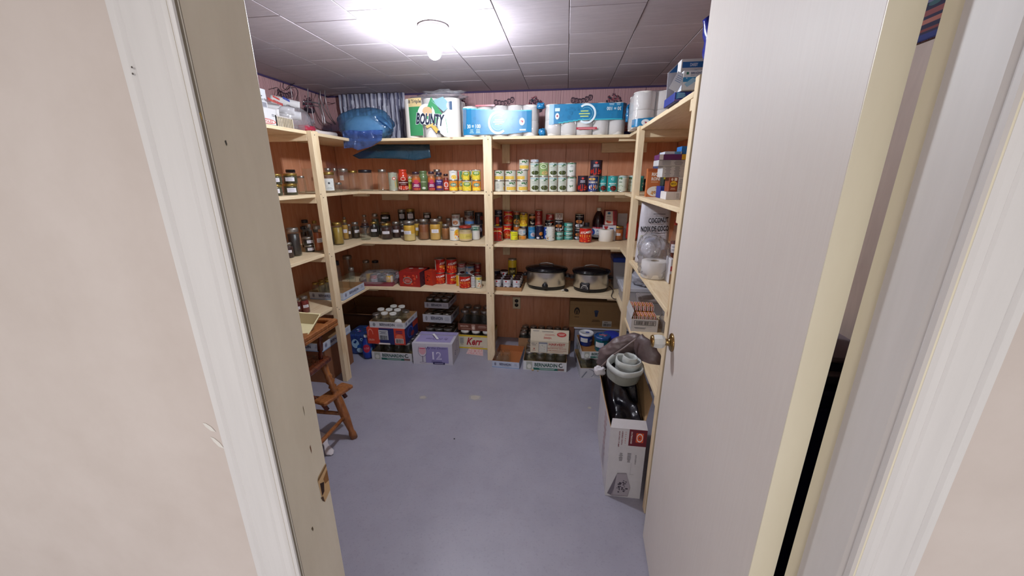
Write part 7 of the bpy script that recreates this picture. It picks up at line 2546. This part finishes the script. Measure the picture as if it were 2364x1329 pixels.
for k, (u, v0, v1, col, lab) in enumerate(((1868, 60, 330, '#cfccd0', 'folded white paper packet beside the bag of paper rolls'),)):
    x0, x1, zb, zt = front_rect('g', u - 8, u + 22, v0 + 100, v1, 1.80)
    carton('paper_packet', Vector((x0, 1.80, P0)), x1 - x0, .09, zt - P0, 0, lab, 'box', col, front=[('r', 0, .62, 2, .2, '#b84450'), ('r', 0, .2, 2, .4, '#a88a6c')])

# ============================================================ LOW SHELF, RIGHT RUN
P4 = S4 + .0005


def bin_box(name, x0, x1, y0, y1, z0, z1, lidcol, lid_h, label, fill, body='cloudy_plastic'):
    o = empty(name, ((x0 + x1) / 2, (y0 + y1) / 2, z0), label=label, category='storage bin')
    w, d, h = (x1 - x0) / 2, (y1 - y0) / 2, z1 - z0 - lid_h
    mb = MB()
    vs = []
    for s, z in ((.90, 0), (.98, h)):
        vs += [(-w * s, -d * s, z), (w * s, -d * s, z), (w * s, d * s, z), (-w * s, d * s, z)]
    mb.add(vs, [[3, 2, 1, 0], [0, 1, 5, 4], [1, 2, 6, 5], [2, 3, 7, 6], [3, 0, 4, 7]])
    part('bin_body', mb, body, o)
    mb = MB()
    mb.box(-w, w, -d, d, h, h + lid_h, lidcol, cham=.004)
    mb.box(-w * .88, w * .88, -d * .88, d * .88, h + lid_h - .002, h + lid_h + .003, lidcol, cham=.001)
    part('bin_lid', mb, 'plastic', o)
    z = .003
    for k, (c, t) in enumerate(fill):
        mb = MB()
        mb.box(-w * .84, w * .84, -d * .84, d * .84, z, z + t * h, c, cham=.004)
        part('folded_content', mb, 'fabric', o)
        z += t * h + .001
    return o


yb = 2.56
lx0 = hit_y('o', 325, 500, yb).x
zl = hit_y('o', 400, 420, yb).z
bin_box('storage_bin', max(.408, lx0), .80, yb, 2.80, P4, zl + .012, '#c4c4cc', .03, 'clear storage bin with a white lid on the low right shelf', [('#8a7a9c', .3), ('#b0a080', .25), ('#8c86a0', .3)])
x_ = hit_y('o', 262, 130, 2.97).x
bin_box('storage_bin', x_, .78, 2.97, 3.165, P4, hit_y('o', 330, 75, 2.97).z, '#1c3c9c', .035, 'tall clear storage bin with a dark blue lid in the right corner', [('#7c8894', .45), ('#98a0a4', .4)])
bin_box('storage_bin', .50, .81, 2.385, 2.545, P4, P4 + .105, '#a49a98', .02, 'low clear bin of folded things behind the snack box', [('#6c5c6c', .4), ('#b09468', .4)])
mb = MB()
v, f = blob(.12, .10, .05, n=40, m=22, seed=31, amp=.25, fine=.1, ridge=.05, e=.8)
mb.add(v, f, '#b4b4be', 0, True, Matrix.Translation((.60, 2.66, zl + .016)))
thing1('white_cloth_bag', mb, 'satin_bag', 'soft white plastic bag lying on the white-lidded bin', 'bag')
# snack bar carton
A = hit_z('o', 452, 872, S4)
B = hit_z('o', 748, 905, S4)
W = (B - A).length
zt = hit_y('o', 470, 738, A.y).z - P4
sb = carton('snack_carton', Vector((max(A.x, .405), A.y, P4)), W, .20, zt, -.02, 'open white carton of snack bars with a big bar code on the low right shelf', 'box', '#cdcacb', open_top=True, inner='#b89a74',
            front=[('r', .02, .70, 1.62, .38, '#1c1820'), ('r', .02, .70, 1.54, .31, '#d8d4d4'), ('bars', .02, .70, 1.4, .28, '#1c1820'), ('lines', -.3, .28, .9, .16, 2, '#4c4850'), ('lines', .3, .42, .5, .04, 1, '#6c6870')], flaps=(('left', .05, 12),), flapcol='#cdcacb')
Ms = Matrix.Translation(sb.location) @ Matrix.Rotation(-.02, 4, 'Z')
nb = 6
for j in range(2):
    for i in range(nb):
        mb = MB()
        w = (W - .012) / nb
        Hb = zt + (.012 if j == 0 else .045)
        mb.box(-w * .40, w * .40, -.038, .038, 0, Hb, '#c8701c', cham=.004)
        put_plane(mb, [('r', 0, .86, 1.9, .26, '#e4dcd8'), ('r', .1, .86, .7, .22, '#b83c2c'), ('lines', .1, .86, .5, .12, 2, '#e8c8b8')], w * .8, Hb, Matrix.Translation((0, -.038, 0)))
        put_plane(mb, [('r', 0, .5, 1.9, .9, '#e0d4cc'), ('r', .2, .5, .7, .8, '#c04a30'), ('r', -.7, .5, .4, .9, '#c8701c')], w * .8, .07, Matrix.Translation((0, -.035, Hb)) @ Matrix.Rotation(-PI / 2, 4, 'X'))
        p = Ms @ Vector((.006 + w * (i + .5), .052 + j * .09, .004))
        thing1('snack_bar', mb, 'gloss_print', 'orange and white snack bar packet, %s row, %s' % (('front', 'back')[j], ('left', 'second from left', 'third from left', 'third from right', 'second from right', 'right')[i]), 'snack bar', loc=p, group='snack bars in the bar code carton')
mb = MB()
p = hit_y('o', 770, 640, 2.0)
v, f = blob(.04, .07, .075, n=32, m=24, seed=33, amp=.3, fine=.2, ridge=.08)
mb.add(v, f, '#ffffff', 0, True, Matrix.Translation((.62, 2.12, P4)))
thing1('crumpled_film_ball', mb, 'clear_film', 'crumpled clear plastic beside the snack bar carton', 'film')

# ---- airbed carton on the floor with a black bag and a rolled sheet
x0, x1 = .236, .398
yf, D = 1.466, .46
H = .376
ab = carton('airbed_carton', Vector((x0, yf, 0)), x1 - x0 - .002, D, H, 0, 'tall white airbed carton with a maroon logo patch standing on the floor', 'box', '#cbc8cc', open_top=True, inner='#a8845c',
            front=[('r', .52, .885, .96, .23, '#6c1c2c'), ('r', .62, .89, .40, .13, '#d8582c'), ('e', .62, .89, .34, .12, '#e4dcdc'), ('e', .62, .89, .26, .09, '#d8582c'), ('p', [(.55, .875), (.62, .905), (.69, .875), (.62, .885)], '#2c1c4c'), ('t', 'OUTBOUND', .18, .885, .17, '#e4dcdc', .085, -90),
                   ('t', 'AIRBED WITH', -.32, .87, .19, '#7a2434', .07, -90), ('t', 'ELECTRIC PUMP', -.48, .85, .22, '#7a2434', .07, -90), ('lines', -.14, .88, .05, .18, 6, '#c07c70'),
                   ('lines', -.3, .60, .22, .12, 8, '#5c5860'), ('lines', .15, .60, .22, .14, 8, '#5c5860'), ('lines', .52, .58, .1, .14, 7, '#7c7880'), ('r', .3, .44, .012, .18, '#9c989c'), ('r', .40, .36, .22, .004, '#9c989c'),
                   ('p', [(-.88, .04), (-.40, .36), (.10, .37), (.40, .16), (.30, .02), (-.60, .01)], '#8c848c'), ('p', [(-.88, .04), (-.40, .36), (-.2, .34), (-.66, .02)], '#6c6470'), ('p', [(-.42, .35), (.10, .36), (.38, .16), (.28, .03), (-.55, .03)], '#a49ca4'), ('spots', -.05, .16, .6, .22, 30, .022, ['#4c4450', '#3c3440'])],
            left=[('lines', .3, .6, .4, .6, 8, '#a06a6c'), ('p', [(.1, .1), (.5, .12), (.4, .4), (.1, .34)], '#a8a0a8')])
# raised flaps of the airbed carton
mb = MB()
for (p0, p1, p2, p3, c) in (((0, 0, H), (0, D, H), (-.030, D, H + .09), (-.022, .12, H + .07), '#a8845c'), ((.16, .06, H), (.16, D, H), (.20, D * .8, H + .09), (.205, .16, H + .06), '#b8946c'), ((0, 0, H), (.16, 0, H), (.155, .03, H + .028), (.01, .03, H + .028), '#c8c4c8')):
    vs = [Vector(p) for p in (p0, p1, p2, p3)]
    nrm = (vs[1] - vs[0]).cross(vs[2] - vs[0]).normalized() * .003
    allv = vs + [v + nrm for v in vs]
    mb.add([tuple(v) for v in allv], [[0, 1, 2, 3], [7, 6, 5, 4], [0, 4, 5, 1], [1, 5, 6, 2], [2, 6, 7, 3], [3, 7, 4, 0]], c)
part('flap', mb, 'printed_card', ab)
# black bag: fills the carton and rises towards the back
mb = MB()
vs, fs = [], []
nx_, ny_ = 34, 60
X0, X1, Y0, Y1 = x0 + .005, x1 - .006, yf + .006, yf + D - .01
for j_ in range(ny_ + 1):
    t_ = j_ / ny_
    for i_ in range(nx_ + 1):
        s_ = i_ / nx_
        x_, y_ = X0 + (X1 - X0) * s_, Y0 + (Y1 - Y0) * t_
        e_ = min(1, 5 * s_, 5 * (1 - s_), 7 * t_, 7 * (1 - t_))
        zz = .345 + .05 * math.sin(e_ * PI / 2) + .10 * t_ + .10 * max(0, 1 - abs(t_ - .66) / .5) * (1 - .35 * s_)
        fold = math.sin(9 * (s_ * .9 + t_ * 1.3) + 2.2 * noise.noise(Vector((s_ * 2, t_ * 3, 1))) * 2)
        zz += .011 * fold * e_ + .020 * noise.noise(Vector((s_ * 3.2, t_ * 5, 7))) * e_
        vs.append((x_, y_, zz))
nb_ = len(vs)
for j_ in range(ny_):
    for i_ in range(nx_):
        q_ = j_ * (nx_ + 1) + i_
        fs.append([q_, q_ + 1, q_ + nx_ + 2, q_ + nx_ + 1])
rim = [i_ for i_ in range(nx_ + 1)] + [(j_ + 1) * (nx_ + 1) - 1 for j_ in range(1, ny_ + 1)] + [ny_ * (nx_ + 1) + i_ for i_ in range(nx_ - 1, -1, -1)] + [j_ * (nx_ + 1) for j_ in range(ny_ - 1, 0, -1)]
low = []
for r_ in rim:
    low.append(len(vs))
    vs.append((vs[r_][0], vs[r_][1], .006))
for k_ in range(len(rim)):
    n_ = (k_ + 1) % len(rim)
    fs.append([rim[n_], rim[k_], low[k_], low[n_]])
fs.append(low[::-1])
mb.add(vs, fs, '#0b0a12', 0, True)
thing1('black_bag', mb, 'black_plastic', 'shiny black plastic bag stuffed in the airbed carton', 'bag')
# rolled pale sheet on top
p = hit_y('s', 338, 400, 1.66)
rs = empty('rolled_sheet', (.308, 1.69, .508), label='rolled pale grey sheet with a white rim above the black bag', category='sheet')
mb = MB()
for k, (r_, h_, c, ox) in enumerate(((.084, .080, '#8f9188', 0), (.054, .100, '#a4a6a4', .012), (.030, .118, '#8c8e8c', .018))):
    wob = (lambda s: (lambda a, z: 1 + .06 * math.sin(a * 2 + s) + .03 * math.sin(a * 5 + s * 2)))(k * 1.7)
    Mx = Matrix.Translation((ox, 0, 0))
    mb.lathe([(r_ * .90, 0), (r_ * .98, h_ * .3), (r_, h_ * .68)], 48, c, wob=wob, M=Mx)
    mb.lathe([(r_, h_ * .66), (r_ * 1.08, h_ * .70), (r_ * 1.07, h_ * .97), (r_ * .98, h_), (r_ * .90, h_ * .9), (r_ * .86, h_ * .5)], 48, '#c2c6c4', wob=wob, M=Mx)
mb.lathe([(0, .02), (.072, .02)], 24, '#5c5e5c')
part('sheet_roll', mb, 'satin_bag', rs)
rs.rotation_euler = (.10, .06, .4)
# grey-brown garment bag over the shelf edge
gb_ = empty('garment_bag', (.36, 1.9, .5), label='limp grey-brown garment bag draped over the low right shelf edge', category='bag')
GO = Vector(gb_.location)
P_ = [hit_y('p', 1386, 842, 1.83), hit_y('p', 1408, 818, 1.83), hit_y('p', 1438, 800, 1.83), hit_y('p', 1465, 792, 1.84), hit_y('p', 1484, 796, 1.84)]
mb = MB()
limp(mb, [q - GO for q in P_], [.028, .066, .078, .070, .045], flat=.62, n=64, seed=2, amp=.17, col='#665656', sub=12, freq=12, up=Vector((0, .8, .6)))
part('bag_lobe', mb, 'satin_bag', gb_)
P_ = [hit_y('p', 1470, 785, 1.80), hit_y('p', 1488, 805, 1.76), hit_y('p', 1502, 830, 1.73), hit_y('p', 1508, 856, 1.71)]
mb = MB()
limp(mb, [q - GO for q in P_], [.040, .052, .050, .030], flat=.45, n=60, seed=5, amp=.2, col='#5c4c4c', sub=12, freq=12, up=Vector((.3, 1, 0)))
part('bag_lobe', mb, 'satin_bag', gb_)
P_ = [hit_y('p', 1388, 846, 1.755), hit_y('p', 1412, 822, 1.752), hit_y('p', 1440, 803, 1.75), hit_y('p', 1474, 778, 1.77)]
mb = MB()
sm = []
for i_ in range(3):
    for t_ in range(6):
        sm.append((P_[i_] - GO).lerp(P_[i_ + 1] - GO, t_ / 6))
mb.tube(sm, .0045, 8, '#7c6c6a')
part('seam_piping', mb, 'satin_bag', gb_)
mb = MB()
p = hit_y('s', 130, 335, 1.80)
v, f = blob(.028, .02, .022, n=24, m=16, seed=44, amp=.3, fine=.15)
mb.add(v, f, '#d0ccd0', 0, True, Matrix.Translation((p.x + .004, 1.80, p.z - .03)))
thing1('paper_scrap', mb, 'paper', 'crumpled white paper scrap beside the black bag', 'paper')

# ============================================================ HIGHCHAIR on the left
hc = empty('highchair', (-1.42, 1.50, 0), label='brown turned-wood highchair with a cream tray, half hidden by the door frame', category='highchair')
HL = Vector(hc.location)


def turned_leg(a, b, r, name='leg', mat='orange_wood', beads=True):
    a, b = Vector(a) - HL, Vector(b) - HL
    L = (b - a).length
    M = Matrix.Translation(a) @ (b - a).to_track_quat('Z', 'Y').to_matrix().to_4x4()
    if beads:
        pr = [(0, 0), (r * .8, 0), (r * .85, .03), (r * .62, .05), (r * 1.0, L * .30), (r * 1.05, L * .52), (r * .8, L * .62), (r * .6, L * .64), (r * 1.0, L * .66), (r * .65, L * .68), (r * .95, L * .70), (r * .62, L * .73),
              (r * 1.05, L * .77), (r * .65, L * .80), (r * .9, L * .83), (r * .62, L * .86), (r * .8, L * .93), (r * .7, L), (0, L)]
    else:
        pr = [(0, 0), (r * .8, 0), (r, L * .5), (r * .8, L), (0, L)]
    mb = MB()
    mb.lathe(pr, 18, M=M)
    return part(name, mb, mat, hc)


ft = hit_z('p', 818, 1010, 0)
tp = hit_y('p', 745, 838, 1.70)
turned_leg(ft, tp, .024)
turned_leg((ft.x - .02, ft.y - .42, 0), (tp.x, tp.y - .28, tp.z), .024)
turned_leg((ft.x - .38, ft.y + .03, 0), (tp.x - .19, tp.y - .02, tp.z), .024)
turned_leg((ft.x - .38, ft.y - .42, 0), (tp.x - .19, tp.y - .26, tp.z), .024)
at = lambda s: Vector(ft).lerp(Vector(tp), s)
turned_leg(at(.33), at(.33) + Vector((-.30, -.0, .0)), .012, 'stretcher', beads=False)
turned_leg(at(.52), at(.52) + Vector((-.26, .0, .0)), .011, 'stretcher', beads=False)
turned_leg(at(.30), at(.30) + Vector((-.0, -.38, .0)), .012, 'stretcher', beads=False)
# seat
sz = tp.z
mb = MB()
mb.box(tp.x - .23 - HL.x, tp.x + .035 - HL.x, tp.y - .34 - HL.y, tp.y + .035 - HL.y, sz, sz + .032, cham=.008)
part('seat', mb, 'dark_wood', hc)
# footrest reaching forward
fz = .27
fa, fb = hit_z('r', 255, 660, fz), hit_z('r', 408, 560, fz)
fa2, fb2 = hit_z('r', 285, 690, fz), hit_z('r', 412, 590, fz)
d = (fb - fa).normalized()
side = Vector((d.y, -d.x, 0))
mb = MB()
L = (fb - fa).length + .02
M = Matrix.Translation(fa - HL) @ Matrix.Rotation(math.atan2(d.y, d.x), 4, 'Z')
mb.box(-.01, L, -.055, .03, -.012, .012, cham=.006, M=M)
part('footrest', mb, 'orange_wood', hc)
mb = MB()
for k in (.12, .8):
    q0 = M @ Vector((L * k, .01, -.014))
    mb.tube([q0 + Vector((.03, -.0, -.05)), q0, at(.5) - HL if k > .5 else q0 + Vector((-.10, -.0, .05))], .012, 6)
part('footrest_bracket', mb, 'dark_wood', hc)
# back posts and rail (mostly hidden)
for k in (0, 1):
    turned_leg((tp.x - .21, tp.y - .30 + .30 * k, sz + .03), (tp.x - .245, tp.y - .31 + .32 * k, sz + .40), .016, 'back_post', 'dark_wood')
mb = MB()
mb.box(tp.x - .262 - HL.x, tp.x - .240 - HL.x, tp.y - .34 - HL.y, tp.y + .03 - HL.y, sz + .33, sz + .42, cham=.006)
part('back_rail', mb, 'orange_wood', hc)
# arm posts, wooden tray frame and cream tray
ty = tp.y
tz = hit_y('p', 752, 752, ty).z
tr = hit_y('p', 778, 742, ty + .06)
for k in (0, 1):
    turned_leg((tp.x - .0, tp.y - .28 + .27 * k, sz + .03), (tp.x + .02, tp.y - .28 + .27 * k, tz - .02), .014, 'arm_post', 'dark_wood')
xt0, xt1, yt0, yt1 = tr.x - .33, tr.x, ty - .40, ty + .07
mb = MB()
mb.box(xt0 - HL.x, xt1 - HL.x, yt0 - HL.y, yt1 - HL.y, tz - .022, tz - .004, cham=.003)
part('wooden_tray', mb, 'orange_wood', hc)
mb = MB()
for b in ((xt1 - .03, xt1, yt0, yt1), (xt0, xt1 - .03, yt1 - .03, yt1), (xt0, xt1 - .03, yt0, yt0 + .03)):
    mb.box(b[0] - HL.x, b[1] - HL.x, b[2] - HL.y, b[3] - HL.y, tz - .004, tz + .018, cham=.004)
part('tray_rim', mb, 'orange_wood', hc)
# cream plastic tray: a shallow dish leaning on the wooden one
c0 = hit_y('p', 741, 724, ty - .10)
mb = MB()
w, dd, h = .30, .30, .05
pr = [(0.0, 0.0), (.0, .0)]
def dish(mb, w, d, h, t, col):
    o = [(-w / 2, -d / 2), (w / 2, -d / 2), (w / 2, d / 2), (-w / 2, d / 2)]
    vs = [(x * .82, y * .82, 0) for x, y in o] + [(x, y, h) for x, y in o] + [(x * 1.04, y * 1.04, h) for x, y in o] + [(x * .86, y * .86, -t) for x, y in o]
    fs = [[0, 1, 2, 3]] + [[i, (i + 1) % 4, 4 + (i + 1) % 4, 4 + i][::-1] for i in range(4)] + [[4 + i, 4 + (i + 1) % 4, 8 + (i + 1) % 4, 8 + i][::-1] for i in range(4)] + [[8 + i, 8 + (i + 1) % 4, 12 + (i + 1) % 4, 12 + i][::-1] for i in range(4)] + [[15, 14, 13, 12]]
    mb.add(vs, fs, col)
dish(mb, w, dd, h, .003, '#d8cfa4')
o = part('cream_tray', mb, 'plastic', hc)
Rt = Matrix.Rotation(.10, 4, 'Z') @ Matrix.Rotation(.42, 4, 'X') @ Matrix.Rotation(.10, 4, 'Y')
cn_ = hit_y('p', 741, 724, ty - .02)
o.location = cn_ - (Rt @ Vector((w / 2 * 1.04, dd / 2 * 1.04, h))) - HL
o.rotation_euler = Rt.to_euler()
# white rag on the floor by the chair
p0, p1 = hit_z('r', 280, 890, 0), hit_z('r', 325, 975, 0)
mb = MB()
limp(mb, [(p0.x - .08, p0.y + .02, .02), (p0.x, p0.y, .018), ((p0.x + p1.x) / 2, (p0.y + p1.y) / 2, .014), (p1.x, p1.y, .010), (p1.x + .02, p1.y - .01, .006)], [.03, .03, .012, .022, .008], flat=.45, seed=3, amp=.25, col='#d4ccd0')
thing1('white_rag', mb, 'fabric', 'white cloth rag lying on the floor behind the door frame', 'cloth')

# ============================================================ BEHIND THE OPEN DOOR
tk = empty('navy_trunk', (.66, 1.10, 0), label='dark navy storage trunk seen through the door hinge gap', category='trunk')
mb = MB()
mb.box(-.15, .15, -.20, .20, .0, .90, '#22225e', cham=.01)
part('trunk_body', mb, 'plastic', tk)
mb = MB()
mb.box(-.155, .155, -.205, .205, .90, .945, '#1a1a48', cham=.008)
part('trunk_lid', mb, 'plastic', tk)
for k, (c, h) in enumerate((('#4a4654', .02), ('#9a8c90', .016), ('#3a3850', .022), ('#8a7c80', .014))):
    mb = MB()
    z0 = .946 + sum((.021, .017, .023)[:k])
    mb.box(-.13, .13, -.17, .17, z0, z0 + h, c, cham=.006)
    thing1('folded_cloth', mb, 'fabric', 'folded dark cloth, %s of the pile on the navy trunk' % ('bottom', 'second', 'third', 'top')[k], 'cloth', loc=(.66, 1.10, 0), group='folded cloths on the navy trunk')
# crumbs on the floor
for k, (z_, u, v, c, s) in enumerate((('n', 440, 1105, '#b89c70', .009), ('n', 545, 1122, '#9a8468', .006), ('p', 1049, 1013, '#2a2a34', .004))):
    q = hit_z(z_, u, v, 0)
    mb = MB()
    v_, f_ = blob(s, s * .8, s * .5, n=10, m=6, seed=50 + k, amp=.4, fine=.1)
    mb.add(v_, f_, c, 0, True, Matrix.Translation((q.x, q.y, .0004)))
    thing1('floor_crumb', mb, 'paper', ('larger tan crumb on the floor before the green-lettered tray', 'smaller tan crumb on the floor before the green-lettered tray', 'tiny dark crumb in the middle of the floor')[k], 'crumb')
